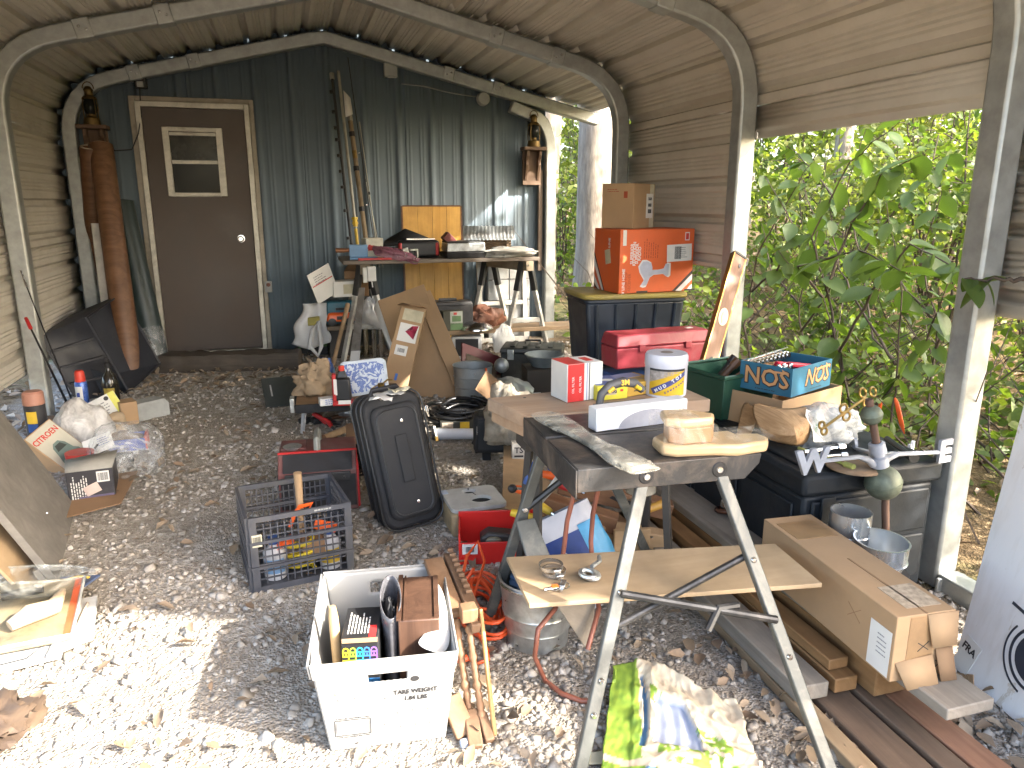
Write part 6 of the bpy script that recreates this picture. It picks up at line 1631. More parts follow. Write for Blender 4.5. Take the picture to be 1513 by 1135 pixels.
# wood-grain paper draped from the carton
def sheet3(name, rows, m_, label, cat, sub=1, parent=None):
    nr, ncol = len(rows), len(rows[0])
    vs = [tuple(p) for r_ in rows for p in r_]
    fs = [(j * ncol + i, j * ncol + i + 1, (j + 1) * ncol + i + 1, (j + 1) * ncol + i) for j in range(nr - 1) for i in range(ncol - 1)]
    o = MB().add(vs, fs).build(name, m_, parent, solid=.002, sub=sub, smooth=60)
    if label: tag(o, label, cat)
    return o
WPAP = wood('woodgrain_paper', (.26, .14, .06), (.52, .34, .18), 1, 44, .7, bmp=.1, grey=(.42, .27, .14))
zt = NZ + .01
rows = [[H(1108, 590, .69) , H(1135, 600, .7), H(1168, 606, .7), H(1215, 592, .7)],
        [H(1110, 615, .67), H(1140, 622, .67), H(1170, 628, .68), H(1205, 615, .68)],
        [H(1125, 640, .62), H(1150, 645, .63), H(1178, 645, .65), H(1198, 635, .64)],
        [H(1135, 652, .58), H(1160, 656, .58), H(1178, 662, .57), H(1195, 655, .57)]]
for r_ in rows:
    for p in r_: p.x -= .0
sheet3('woodgrain_paper', rows, WPAP, 'wood-grain printed paper crumpled over the brown carton, below the NOS tray', 'paper')
rows = [[H(1098, 588, .66), H(1112, 598, .66), H(1122, 610, .66)], [H(1092, 620, .6), H(1106, 625, .61), H(1116, 630, .62)], [H(1085, 655, .557), H(1095, 655, .557), H(1106, 650, .557)]]
sheet3('woodgrain_strip', rows, WPAP, 'narrow strip of wood-grain paper hanging left of the brown carton', 'paper')
bag('clear_bag', 'clear plastic bag with a green-printed paper inside, on the chest front', H(1222, 664, CZ) + Vector((.02, .07, 0)), (.16, .1, .1), clear_plastic('printed_bag', (.66, .68, .68), .5, .2), 81, .35, rot=R(-12))
P = H(1207, 630, .64)
e = thing('printed_slip', 'white slip with green print inside the clear bag', 'paper', P, (R(60), R(12), R(20))); MB().grid(crumpled_sheet(.13, .13, 5, .01, 6), 6, 6).build('sheet', PAPER, e, smooth=60); words(e, 'READY', mat('green_print', (.05, .2, .08), .6), tr(.0, .03, .018, rz=55), .032, bold=.001); words(e, 'YOUR KEY', MATS['green_print'], tr(-.03, -.0, .018, rz=55), .016)
bag('grey_rag', 'pale crumpled plastic at the right of the clear bag', H(1262, 655, CZ) + Vector((.0, .1, 0)), (.11, .08, .075), clear_plastic('pale_wrap', (.55, .55, .52), .8, .3), 83, .45)
# chest-top odds and ends
for k, (x0, y0, x1, y1, r_, m_, L) in enumerate(((1188, 668, 1245, 660, .009, STEEL, 'steel ratchet lying at the front edge of the chest'), (1192, 676, 1250, 672, .006, STEEL, 'thin steel rod in front of the ratchet on the chest'), (1180, 662, 1260, 690, .007, mat('reflective_strip', (.3, .33, .1), .3), 'black and yellow striped cord along the chest lid'), (1310, 648, 1350, 676, .012, DKB, 'dark strip at the back right of the chest lid'))):
    a, b = H(x0, y0, CZ + .02), H(x1, y1, CZ + .02); e = thing('chest_tool', L, 'tool', a); MB().tube([Vector(), (b - a)], [r_, r_ * .8], 8).build('shaft', m_, e); MB().tube([(b - a) * .86, (b - a) * 1.02], r_ * 1.7, 8).build('head', m_, e)
o = MB().lathe([(0, .012), (.09, .012), (.1, .006), (.1, 0), (0, 0)], 30).build('wood_disc', wood('disc_wood', (.2, .13, .08), (.3, .21, .13), 0, 16)); o.location = H(1262, 690, CZ + .001); tag(o, 'round wooden disc lying on the chest behind the letter W', 'disc')

# ---- weathervane standing in front of the chest
VY = 2.03
P0 = PY(1318, 790, VY); P1 = PY(1284, 590, VY + .03)
e = thing('weathervane', 'old weathervane with iron W and E arms and two green copper balls', 'weathervane', P0)
VX = (P1 - P0); vd = VX.normalized()
VERD = mat('verdigris', (.13, .15, .11), .55, .35, var=.35, scale=26, dirt=(.05, .055, .045), dirt_amt=.4)
CAST = mat('cast_grey', (.36, .38, .43), .6, .3, var=.2, dirt=(.2, .2, .21))
RUST = mat('rust_rod', (.12, .07, .05), .7, .3, var=.3)
MB().tube([Vector((0, 0, -P0.z + .12)) + vd * -.0, VX * .3, VX], .0135, 12).build('rod', RUST, e)
def on(y): # point of the rod at a picture row
    lo, hi = -.6, 1.4
    for _ in range(40):
        m_ = (lo + hi) / 2; v = P0 + VX * m_ - EYE
        if 567.5 - FPX * v.dot(_U) / v.dot(_F) > y: lo = m_
        else: hi = m_
    return VX * m_
b1, b2 = on(713), on(613)
Mr = UP.rotation_difference(vd).to_matrix().to_4x4()
def ballpart(c, r_, nm):
    lathed(nm, [(0, -r_)] + [(r_ * math.sin(t), -r_ * math.cos(t)) for t in [math.pi * k / 16 for k in range(1, 8)]] + [(r_, -.003), (r_ * 1.025, -.002), (r_ * 1.025, .002), (r_, .003)] + [(r_ * math.sin(t), -r_ * math.cos(t)) for t in [math.pi * k / 16 for k in range(9, 16)]] + [(0, r_)], VERD, e, 28, Matrix.Translation(c) @ Mr, smooth=50)
ballpart(b1, .064, 'large_ball'); ballpart(b2, .037, 'small_ball')
h1 = on(672)
lathed('hub', [(.02, -.05), (.03, -.045), (.03, -.01), (.02, -.006), (.02, .006), (.03, .01), (.028, .045), (.018, .05)], CAST, e, 18, Matrix.Translation(h1) @ Mr)
W_, E_ = PY(1200, 683, VY - .02) - P0, PY(1395, 668, VY + .06) - P0
N_ = PY(1345, 668, VY + .32) - P0; S__ = PY(1262, 662, VY + .28) - P0
def arm(t, nm, body, size, mir=False):
    d = (t - h1); L = d.length; x = d.normalized()
    MB().tube([h1 + x * .02 + Vector((0, 0, -.035)), h1 + x * .05 + Vector((0, 0, -.015)), h1 + x * .1, h1 + x * (L - size * .3)], [.016, .013, .009, .008], 6).build(nm, CAST, e, smooth=60)
    yaw = math.atan2(x.y, x.x)
    if abs(yaw) > math.pi / 2: yaw += math.pi
    M = Matrix.Translation(t) @ Euler((R(90), 0, yaw)).to_matrix().to_4x4()
    c = bpy.data.curves.new('l', 'FONT'); c.body = body; c.size = size; c.align_x = c.align_y = 'CENTER'; c.extrude = .006; c.offset = .006; c.resolution_u = 2
    q_ = bpy.data.objects.new('l', c); me = bpy.data.meshes.new_from_object(q_); bpy.data.objects.remove(q_)
    me.materials.clear(); me.materials.append(CAST)
    o = bpy.data.objects.new('letter', me); COL.objects.link(o); o.parent = e; o.matrix_local = M @ Matrix.Translation((0, .0, 0)) @ Matrix.Diagonal((1.15, 1, 1, 1))
arm(W_, 'arm', 'W', .115); arm(E_, 'arm', 'E', .115); arm(N_, 'arm', 'N', .09); arm(S__, 'arm', 'S', .09)
# brass key ornaments
def key(label, P, Q, r_):
    e = thing('brass_key', label, 'key', P); d = Q - P; x = d.normalized(); zf = Vector((0.3, -1, .4)); zf = (zf - x * zf.dot(x)).normalized(); y = zf.cross(x)
    M = Matrix((x, y, zf)).transposed().to_4x4()
    L = d.length
    def ring(cx_, cy_, a, b, w_=.005): MB().tube([(cx_ + a * math.cos(t), cy_ + b * math.sin(t), 0) for t in [2 * math.pi * k / 18 for k in range(18)]], w_, 6, True, M=M).build('loop', BRASS, e)
    MB().tube([(0, 0, 0), (L, 0, 0)], .0055, 8, M=M).build('shank', BRASS, e)
    for a in (-.6, .6): ring(L * .93 + .02, a * r_, r_ * .62, r_ * .5)
    ring(L + .03 + r_, 0, r_ * .6, r_ * .5); ring(L * .5, r_ * .45, r_ * .7, r_ * .4); ring(L * .5, -r_ * .45, r_ * .7, r_ * .4); ring(-.005, .012, .018, .012); ring(-.005, -.012, .018, .012)
key('large ornamental brass key lying up against the clear bag', H(1217, 632, .7), H(1278, 588, .76), .036)
# ribbon on the sapling
for k, (pts, L) in enumerate(((((1302, 590), (1299, 603), (1294, 618)), 'short orange tape end tied to the sapling behind the small copper ball'), (((1322, 585), (1328, 612), (1333, 645)), 'long orange tape end hanging from the sapling right of the small copper ball'))):
    w_ = .016 + .006 * k
    rows = [[PX(x, y, 3.02) + Vector((0, -w_ * (1 + .2 * j), 0)), PX(x, y, 3.0) + Vector((.01 * j, w_ * (1 + .2 * j), 0))] for j, (x, y) in enumerate(pts)]
    o = sheet3('orange_ribbon', rows, mat('ribbon_orange', (.85, .13, .03), .5), L, 'ribbon'); o['group'] = 'orange tape on the sapling'
# ---- duct pipes
def duct(label, P, prof, tilt=0):
    e = thing('duct_pipe', label, 'duct', P, (R(tilt), 0, 0), 'galvanised duct pieces'); lathed('duct', prof, mat('duct_zinc', (.6, .61, .61), .3, .85, var=.04, scale=3, bmp=0), e, 36); return e
P = PY(1258, 780, 1.98)
e = duct('taller galvanised duct collar standing behind the reducer', Vector((P.x, 1.99, .2)), [(.066, 0), (.07, .002), (.07, .16), (.073, .164), (.07, .168), (.07, .245), (.066, .245), (.066, .02)])
for a in (-120, -75): lathed('rivet', [(0, .004), (.004, .003), (.005, 0)], STEEL, e, 8, Matrix.Rotation(R(a), 4, 'Z') @ tr(.07, 0, .21, 0, 90))
P = PY(1300, 835, 1.86)
duct('wide galvanised duct reducer nearer the long carton', Vector((PY(1300, 790, 1.86).x, 1.86, .18)), [(.06, 0), (.064, 0), (.064, .09), (.068, .094), (.072, .12), (.086, .15), (.09, .153), (.086, .157), (.086, .215), (.089, .218), (.083, .218), (.083, .16), (.06, .11)], 3)
e = thing('duct_stand', 'upturned black bucket that the duct pieces stand on', 'bucket', (2.0, 1.97, 0)); lathed('bucket_body', [(0, 0), (.1, 0), (.085, .198), (0, .199)], BLACK, e)
e2 = thing('wooden_offcut', 'short wooden block under the duct reducer', 'block', (PY(1300, 790, 1.86).x, 1.84, 0)); MB().box(-.05, .05, -.05, .05, 0, .178).build('block', BROWNROLL, e2, bevel=.003)

# ---- lumber
LUM = {'tan': wood('lumber_tan', (.27, .18, .1), (.38, .28, .17), 1, 15), 'dark': wood('lumber_dark', (.1, .065, .042), (.18, .12, .08), 1, 15), 'red': wood('lumber_red', (.22, .1, .055), (.36, .19, .11), 1, 15),
       'grey': wood('lumber_grey', (.2, .17, .135), (.32, .28, .23), 1, 18), 'brown': wood('lumber_brown', (.2, .1, .035), (.31, .17, .07), 1, 15)}
def plank(label, x0, x1, ya, yb, z0, z1, m_, dx=0.0, tilt=0.0):
    o = MB().box(-(x1 - x0) / 2, (x1 - x0) / 2, 0, yb - ya, 0, z1 - z0).build('plank', LUM[m_], bevel=.004)
    o.location = ((x0 + x1) / 2, ya, z0); o.rotation_euler = (R(tilt), 0, math.atan2(-dx, yb - ya))
    return tag(o, label, 'plank', 'planks stacked on the right')
plank('narrow tan plank on the gravel, left edge of the lumber pile', 1.335, 1.395, .7, 3.1, .0, .035, 'tan', .09)
plank('wide dark brown plank at the bottom of the lumber pile', 1.42, 1.54, .8, 3.2, .0, .042, 'dark', .07)
plank('narrow dark plank with a white sticker at the bottom of the pile', 1.56, 1.63, .95, 3.2, .0, .05, 'dark', .06)
plank('reddish plank at the bottom, right edge of the pile', 1.65, 1.745, .7, 2.9, .0, .05, 'red', -.0)
plank('grey-tan thick plank with a sawn end, left on top of the pile', 1.365, 1.475, 1.6, 3.3, .048, .1, 'grey', .03)
plank('golden brown board beside the grey-tan plank', 1.5, 1.58, 1.6, 3.3, .052, .1, 'brown', .03)
plank('brown channelled board left of the long carton', 1.505, 1.575, 1.64, 3.2, .104, .14, 'brown', .0)
plank('weathered grey plank carrying the long carton', 1.595, 1.755, 1.3, 3.0, .16, .195, 'grey', .0)
plank('brown bearer under the weathered grey plank', 1.6, 1.72, 1.55, 2.9, .055, .157, 'brown', 0)
o = MB().box(-.018, .018, -.05, .05, 0, .001).build('sticker', PAPER, bpy.data.objects['plank.002']); o.location = (0, .6, .0505)
e = thing('steel_ring', 'rusty brown metal coil on the planks behind the workbench', 'coil', PY(1075, 770, 2.6) ); MB().tube([(.05 * math.cos(k * .6), .05 * math.sin(k * .6), .006 * k - .04) for k in range(24)], .011, 8).build('coil', mat('brown_gloss', (.09, .035, .02), .2), e, smooth=60)
lathed('cap', [(0, .1), (.03, .1), (.035, .09), (.035, .07)], STEEL, e, 16)
e = thing('file_tool', 'yellow wooden tool handle pointing out behind the right rear bench leg', 'handle', PY(970, 748, 2.55)); MB().tube([(-.1, .02, -.03), (0, 0, 0), (.05, 0, .014)], [.016, .018, .02], 12).build('handle', mat('handle_yellow', (.5, .27, .05), .45), e, smooth=60)
# long carton
LZ = .197
tc = [H(1128, 765, .4), H(1200, 760, .4), H(1415, 905, .4), H(1325, 910, .4)]
ax = (tc[3] - tc[0]); ax.z = 0; Ln = ax.length + .0; 
cw = .19
mid = (tc[0] + tc[1] + tc[2] + tc[3]) / 4
yaw = math.atan2(ax.y, ax.x)
e = thing('long_carton', 'long brown carton with a torn taped end lying on the lumber', 'carton', (mid.x, mid.y, LZ), yaw)
S_ = (Ln, cw, .4 - LZ)
MB().box(-Ln / 2, Ln / 2, -cw / 2, cw / 2, 0, S_[2]).build('carton', CARD, e, bevel=.003)
decal(e, 'tape_patch', mat('brown_tape', (.29, .18, .09), .35), S_, 'top', -.33, 0, .13, cw * .8); decal(e, 'worn_patch', mat('worn_label', (.4, .32, .23), .9, var=.4, scale=60), S_, 'top', .36, .1, .12, cw * .6)
MB().box(-.0, Ln * .5, -.003, .003, S_[2] + .0001, S_[2] + .0012).build('lid_seam', CARD2, e)
decal(e, 'address_label', PAPER, S_, 'front', .42, -.12, .085, .14, 0); lines(e, 'label_print', MATS['grey_print'], face_m(S_, 'front', .435, .08, 0, .0013), 5, .04, .014, .003, 21)
decal(e, 'end_tape', MATS['brown_tape'], S_, 'right', -.05, .12, .085, .14)
for a in (-35, 40): MB().box(-.022, .022, -.0012, .0012, 0, .0006, face_m(S_, 'right', 0, 0, a, .0014)).build('pen_cross', INK, e); MB().box(-.018, .018, -.0012, .0012, 0, .0006, face_m(S_, 'right', .33, -.3, a, .0014)).build('pen_cross', INK, e); MB().box(-.035, .035, -.0011, .0011, 0, .0006, face_m(S_, 'front', .25, .1, a, .0002)).build('pen_cross', CARD2, e)
MB().add([(Ln / 2, -.085, .06), (Ln / 2 + .005, .03, .075), (Ln / 2 + .035, .035, .0), (Ln / 2 + .03, -.06, -.01)], [(0, 1, 2, 3)]).build('torn_flap', CARD, e, solid=.004)
MB().add([(Ln / 2 + .004, .04, .09), (Ln / 2 + .004, .095, .09), (Ln / 2 + .03, .1, .0), (Ln / 2 + .028, .05, .0)], [(0, 1, 2, 3)]).build('torn_flap', CARD2, e, solid=.004)
MB().add([(Ln / 2 + .002, -.0, .2), (Ln / 2 + .002, .1, .2), (Ln / 2 + .014, .1, .1), (Ln / 2 + .014, .02, .1)], [(0, 1, 2, 3)]).build('top_flap', CARD, e, solid=.004)
# ---- stained white sign at the right edge
A = G(1408, 985); A2 = Vector((1.86, .72, 0)); dS = (PX(1513, 600, 2.2) - G(1424, 930)); 
T_ = PX(1512, 600, 2.26)
A1 = G(1425, 935)
e = thing('stained_sign', 'white water-stained sign board with a black wheel emblem leaning at the right edge', 'sign board', A)
up = (T_ - A); up = up.normalized()
L_ = (A2 - A)
SG = None
m, t, b = nt('stained_white'); v = coords(t, (1, 1, .7)); n1 = noise_n(t, v, 5, 7, .62, 1.4)
band = ramp(t, n1, [(.6, 0.0), (.62, .6), (.66, 0.0)]); n2 = noise_n(t, coords(t, (9, 9, .8)), 3, 5, .6)
col = mixc(t, band, (.72, .71, .71), (.42, .33, .22)); col = mixc(t, ramp(t, n2, [(.5, 0.0), (.75, .3)]), col, (.5, .45, .39)); t.links.new(col, b.inputs['Base Color']); b.inputs['Roughness'].default_value = .55
quad_board('board', [Vector(), L_, L_ + up * 1.3, up * 1.3], .02, m, e)
nS = L_.cross(up).normalized()
x = -L_.normalized() * -1; 
M = Matrix((L_.normalized(), nS.cross(L_.normalized()).normalized(), nS)).transposed().to_4x4()
rd_ = ray(1532, 978); M.translation = EYE + rd_ * ((A - EYE).dot(nS) / rd_.dot(nS)) - A + nS * .001
NAVYI = mat('emblem_ink', (.025, .03, .045), .5, bmp=0)
hub = PX(1530, 960, 2.0)
def arc(r0, r1, a0, a1, n_=30): return [(r0 * math.cos(a0 + (a1 - a0) * k / n_), r0 * math.sin(a0 + (a1 - a0) * k / n_)) for k in range(n_ + 1)] + [(r1 * math.cos(a1 - (a1 - a0) * k / n_), r1 * math.sin(a1 - (a1 - a0) * k / n_)) for k in range(n_ + 1)]
MB().prism(ell(.075, .075, 36), 0, .001, M).build('emblem_disc', NAVYI, e, smooth=0); MB().prism(arc(.088, .097, R(90), R(290)), 0, .001, M).build('emblem_ring', NAVYI, e, smooth=0); MB().prism(arc(.112, .118, R(150), R(262)), 0, .001, M).build('emblem_ring', NAVYI, e, smooth=0)
MB().box(-.16, .16, .085, .095, 0, .001, M @ Matrix.Rotation(R(-8), 4, 'Z')).build('emblem_bar', NAVYI, e, smooth=0)
MB().prism(ell(.03, .03, 24), .001, .002, M).build('emblem_hub', WP, e, smooth=0)
M2 = M.copy(); rd_ = ray(1430, 968); M2.translation = EYE + rd_ * ((A - EYE).dot(nS) / rd_.dot(nS)) - A + nS * .002
MB().box(-.035, .035, -.055, .055, 0, .002, M2 @ Matrix.Rotation(R(-10), 4, 'Z')).build('torn_label', PAPER, e, smooth=0); words(e, 'FRA', INK, M2 @ tr(.0, .02, .0022, rz=-100 + 90), .034, bold=.001)
B = MB()
for k in range(9): B.box(-.04 + .009 * k, -.034 + .009 * k, -.03, .03, 0, .004, M2 @ tr(.03, -.085, -.002, rz=30))
tag(B.build('bare_corrugation', CARD, e), kind='stuff')
# ================================================================== foreground
# ---- folding workbench
BZ = .8
FL, FR, BL, BR = H(852, 693, BZ), H(1124, 668, BZ), H(770, 617, BZ), H(1000, 600, BZ)
wb = thing('folding_workbench', 'worn black folding workbench on grey metal legs', 'workbench', Vector((FL.x, FL.y, 0)))
o0 = wb.location
ex = (FR - FL); ex.z = 0; bw = ex.length; ex.normalize(); ey = Vector((-ex.y, ex.x, 0))
def wl(x, y, z): return ex * x + ey * y + Vector((0, 0, z))
BT = mat('bench_black', (.022, .022, .023), .5, var=.3, scale=14, dirt=(.17, .13, .1), dirt_amt=.42, bmp=.25)
LEGM = mat('bench_leg', (.085, .09, .087), .5, .4, var=.3, dirt=(.3, .28, .24), dirt_amt=.35)
Mb = Matrix.Translation(Vector()) @ Matrix((ex, ey, UP)).transposed().to_4x4()
D_ = (BL - FL).dot(ey)
MB().box(-.0, bw, 0, D_ * .52, BZ - .022, BZ, Mb).build('front_jaw', BT, wb, bevel=.004)
MB().box(-.0, bw, D_ * .57, D_, BZ - .022, BZ - .001, Mb).build('rear_jaw', BT, wb, bevel=.004)
MB().prism([(0, -.0), (bw, 0), (bw - .005, -.03), (bw - .05, -.075), (.0, -.068)], -.012, .003, Mb @ tr(0, -.004, BZ - .001, 90)).build('front_rail', BT, wb, bevel=.003)
MB().box(-.006, .0, -.01, D_ + .01, BZ - .085, BZ - .002, Mb).build('left_rail', BT, wb, bevel=.003); MB().box(bw, bw + .004, .06, D_ + .01, BZ - .07, BZ - .002, Mb).build('right_rail', BT, wb, bevel=.003)
for x in (bw * .36, bw * .76): 
    lathed('bolt_plate', [(0, .004), (.02, .003), (.023, 0)], BLACK, wb, 20, Mb @ tr(x, -.0075, BZ - .038, 90)); lathed('bolt', [(0, .009), (.009, .008), (.011, .003)], STEEL, wb, 10, Mb @ tr(x, -.0075, BZ - .038, 90))
for x, z in ((.09, .045), (.04, .03)): lathed('hole', [(0, .0008), (.005, .0008), (.005, 0)], INK, wb, 10, Mb @ tr(x, -.0073, BZ - z, 90))
def beam(a, b, w_, t_, nm, m_=LEGM, wdir=None):
    a, b = Vector(a), Vector(b); d = (b - a); L = d.length; d.normalize(); x = wdir or ex
    x = (x - d * x.dot(d)).normalized(); y = d.cross(x); M = Matrix((x, y, d)).transposed().to_4x4(); M.translation = a
    return MB().box(-w_ / 2, w_ / 2, -t_ / 2, t_ / 2, 0, L, M).build(nm, m_, wb, bevel=.004)
# front legs, running out to the feet below the frame
lt, lb = H(938, 725, BZ - .06) - o0, H(850, 1170, .0) - o0
rt, rb = H(1080, 715, BZ - .06) - o0, H(1236, 1165, .0) - o0
lt = wl(bw * .36, .012, BZ - .05); rt = wl(bw * .78, .012, BZ - .05)
beam(lb, lt, .036, .022, 'leg'); beam(rb, rt, .036, .022, 'leg')
k1, k2 = wl(.05, D_ * .85, BZ - .06), wl(bw * .4, D_ * .98, BZ - .06)
f1 = PY(725, 905, 2.3) - o0; f1 = Vector((f1.x, f1.y, f1.z)); f1 = k1 + (f1 - k1) * ((k1.z) / (k1.z - f1.z))
f2 = PY(985, 880, 2.55) - o0; f2 = k2 + (f2 - k2) * ((k2.z) / (k2.z - f2.z))
beam(f1, k1, .036, .022, 'leg'); beam(f2, k2, .036, .022, 'leg')
def along(a, b, z): t_ = (z - a.z) / (b.z - a.z); return a.lerp(b, t_)
BK = mat('bench_brace', (.025, .025, .026), .4, .3, dirt=(.2, .18, .16), dirt_amt=.3)
MB().tube([along(lb, lt, .47) + ey * -.02, along(rb, rt, .39) + ey * -.02], .011, 10).build('cross_brace', BK, wb); MB().tube([along(lb, lt, .36) + ey * .02, along(rb, rt, .53) + ey * .02], .01, 10).build('cross_brace', BK, wb)
q_ = along(lb, lt, .47).lerp(along(rb, rt, .39), .62) + ey * -.02; MB().tube([q_ + ex * .06 + Vector((0, 0, .006)), q_ + Vector((0, 0, .006)), q_ + ex * -.04 + Vector((0, 0, -.045)) + ey * -.02], .011, 8).build('catch_lever', BK, wb)
MB().tube([k1.lerp(f1, .35) , k1.lerp(f1, .02) + ex * .22 + Vector((0, 0, -.02))], .012, 8).build('stay', BK, wb)
for a, b, z in ((lb, lt, .26), (lb, lt, .18), (lb, lt, .47), (rb, rt, .53), (rb, rt, .39), (rb, rt, .3)):
    p = along(a, b, z); lathed('rivet', [(0, .006), (.007, .005), (.009, 0)], STEEL, wb, 10, Matrix.Translation(p + ey * -.013) @ Mb @ tr(0, 0, 0, 90))
p = k1.lerp(f1, .34); lathed('rivet', [(0, .006), (.009, .005), (.011, 0)], STEEL, wb, 10, Matrix.Translation(p + ey * -.013) @ Mb @ tr(0, 0, 0, 90))
MB().lathe([(.0, -.03), (.045, -.03), (.045, .03), (0, .03)], 20, Matrix.Translation(wl(bw * .36 + .02, .07, BZ - .085)) @ Mb).build('leg_knuckle', LEGM, wb, bevel=.004)
# foot step: bent plate between the left legs
s1, s2, s3, s4 = PY(762, 770, 2.2) - o0, PY(790, 765, 2.2) - o0, PY(838, 880, 2.05) - o0, PY(795, 880, 2.05) - o0
quad_board('step_plate', [s4, s3, s2, s1], .012, LEGM, wb, bevel=.003)
s1, s2, s3, s4 = PY(820, 890, 1.98) - o0, PY(880, 890, 1.98) - o0, PY(873, 960, 1.95) - o0, PY(868, 962, 1.95) - o0
quad_board('step_plate', [s4, s3, s2, s1], .01, mat('dusty_plate', (.2, .165, .13), .7, dirt=(.3, .26, .2)), wb, bevel=.002)
# two brown hoops of cable under the bench
e = thing('brown_cable', 'brown electric cable looping down from the workbench to the gravel', 'cable', H(850, 725, .72))
CB = mat('cable_brown', (.2, .07, .045), .45)
q = lambda x, y, Y: PY(x, y, Y) - e.location
MB().tube([q(850, 722, 2.1), q(838, 770, 2.12), q(832, 820, 2.12), q(832, 870, 2.1), q(820, 900, 2.0), q(795, 930, 1.95), q(790, 970, 1.95)] + [G(x, y, .012) - e.location for x, y in ((805, 1005), (830, 1025), (860, 1036), (885, 1036))], .0085, 8).build('cable', CB, e, smooth=60)
MB().tube([q(884, 722, 2.1), q(876, 760, 2.12), q(873, 800, 2.12), q(875, 830, 2.1), q(880, 860, 2.08), q(885, 900, 1.95), q(868, 960, 1.9)], .0085, 8).build('cable', CB, e, smooth=60)
# ---- plank stack behind the jaws
PZ = .8
a, b, c, d = H(720, 588, PZ), H(780, 616, PZ), H(1050, 590, PZ), H(985, 562, PZ)
e = thing('plank_offcut', 'thick weathered plank lying across the back of the workbench, boxes on it', 'plank', a)
quad_board('plank', [b - a, c - a, d - a, Vector()], .048, wood('plank_pinkish', (.3, .19, .12), (.42, .3, .2), 0, 14, grey=(.2, .18, .16)), e, bevel=.004)
for q_ in (.12, .9): lathed('nail_hole', [(0, .0008), (.006, .0008), (.006, 0)], INK, e, 10, Matrix.Translation((b - a).lerp(c - a, q_) * .5 + (d - a) * .4 * q_ + Vector((.02, .1, 0))))
e = thing('plank_offcut', 'second plank directly under the thick weathered one', 'plank', a + Vector((.02, .02, -.05)))
quad_board('plank', [b - a + ex * .0 - ey * -.02, (c - a) * .75 + (b - a) * .25, (d - a) * .78, Vector()], .048, wood('plank_pink', (.34, .22, .14), (.46, .33, .22), 0, 12), e, bevel=.004)
e = thing('plank_trestle', 'dark wooden trestle standing behind the workbench, carrying the planks', 'trestle', ((a + c) / 2).to_tuple()[:2] + (0,), 0)
zt_ = PZ - .1
for x in (-.25, .25):
    for y in (-.08, .08): MB().tube([(x, y * .6, zt_ - .06), (x * 1.1, y * 1.5, 0)], .018, 4).build('leg', MATS['dark_carcass'], e)
MB().box(-.3, .3, -.06, .06, zt_ - .06, zt_ - .003).build('beam', MATS['dark_carcass'], e)
# ---- things on the planks
S_ = (.15, .12, .14)
pa = H(845, 594, PZ + .001)
e = carton('parts_box', 'red and white oil-filter style box at the left on the planks', 'box', pa + Vector((.04, .06, .001)), R(10), S_, WHITE)
RP = mat('red_print', (.55, .03, .03), .5, bmp=0)
decal(e, 'red_panel', RP, S_, 'front', -.26, 0, .068, .138); decal(e, 'red_top', RP, S_, 'top', -.26, 0, .068, .118); decal(e, 'stripe', INK, S_, 'front', .12, 0, .003, .138); decal(e, 'stripe', REDINK, S_, 'top', .25, 0, .03, .06)
for k in range(2): words(e, 'OIL FILTER', WP, face_m(S_, 'front', -.34 + .2 * k, -.05, 90, .0014), .013)
decal(e, 'blue_line', MATS['blue_print'], S_, 'front', .05, 0, .002, .138)
S_ = (.125, .15, .055)
e = carton('yellow_box', 'yellow and blue flat box in the middle of the planks', 'box', H(893, 591, PZ + .001) + Vector((.022, .065, .001)), R(4), S_, mat('lemon_card', (.55, .5, .04), .55))
decal(e, 'blue_top', mat('print_blue2', (.1, .14, .33), .5), S_, 'top', 0, .04, .117, .13); decal(e, 'name_panel', MATS['pale_packet'] if 'pale_packet' in MATS else EDGE, S_, 'front', -.05, .05, .045, .022); words(e, 'MOOG', INK, face_m(S_, 'front', -.05, .05, 0, .0014), .015, bold=.0006); decal(e, 'red_mark', RP, S_, 'front', .3, .1, .012, .008)
MB().prism([(-.03, 0), (.0, .02), (.03, .01), (.02, -.02)], 0, .0006, face_m(S_, 'top', .1, 0, 0, .0013)).build('print_shape', PAPER, e)
S_ = (.155, .15, .05)
e = carton('mustard_box', 'mustard and lilac flat box next to the big white tub', 'box', H(935, 585, PZ + .001) + Vector((.025, .075, .001)), R(14), S_, mat('mustard_card', (.5, .3, .05), .55))
decal(e, 'lilac_top', mat('lilac', (.25, .26, .42), .5), S_, 'top', 0, .25, .12, .06); decal(e, 'print_panel', mat('print_tan', (.4, .28, .16), .6), S_, 'top', 0, -.15, .07, .04); lines(e, 'print', INK, face_m(S_, 'front', 0, .1, 0, .0003), 2, .09, .012, .004, 31)
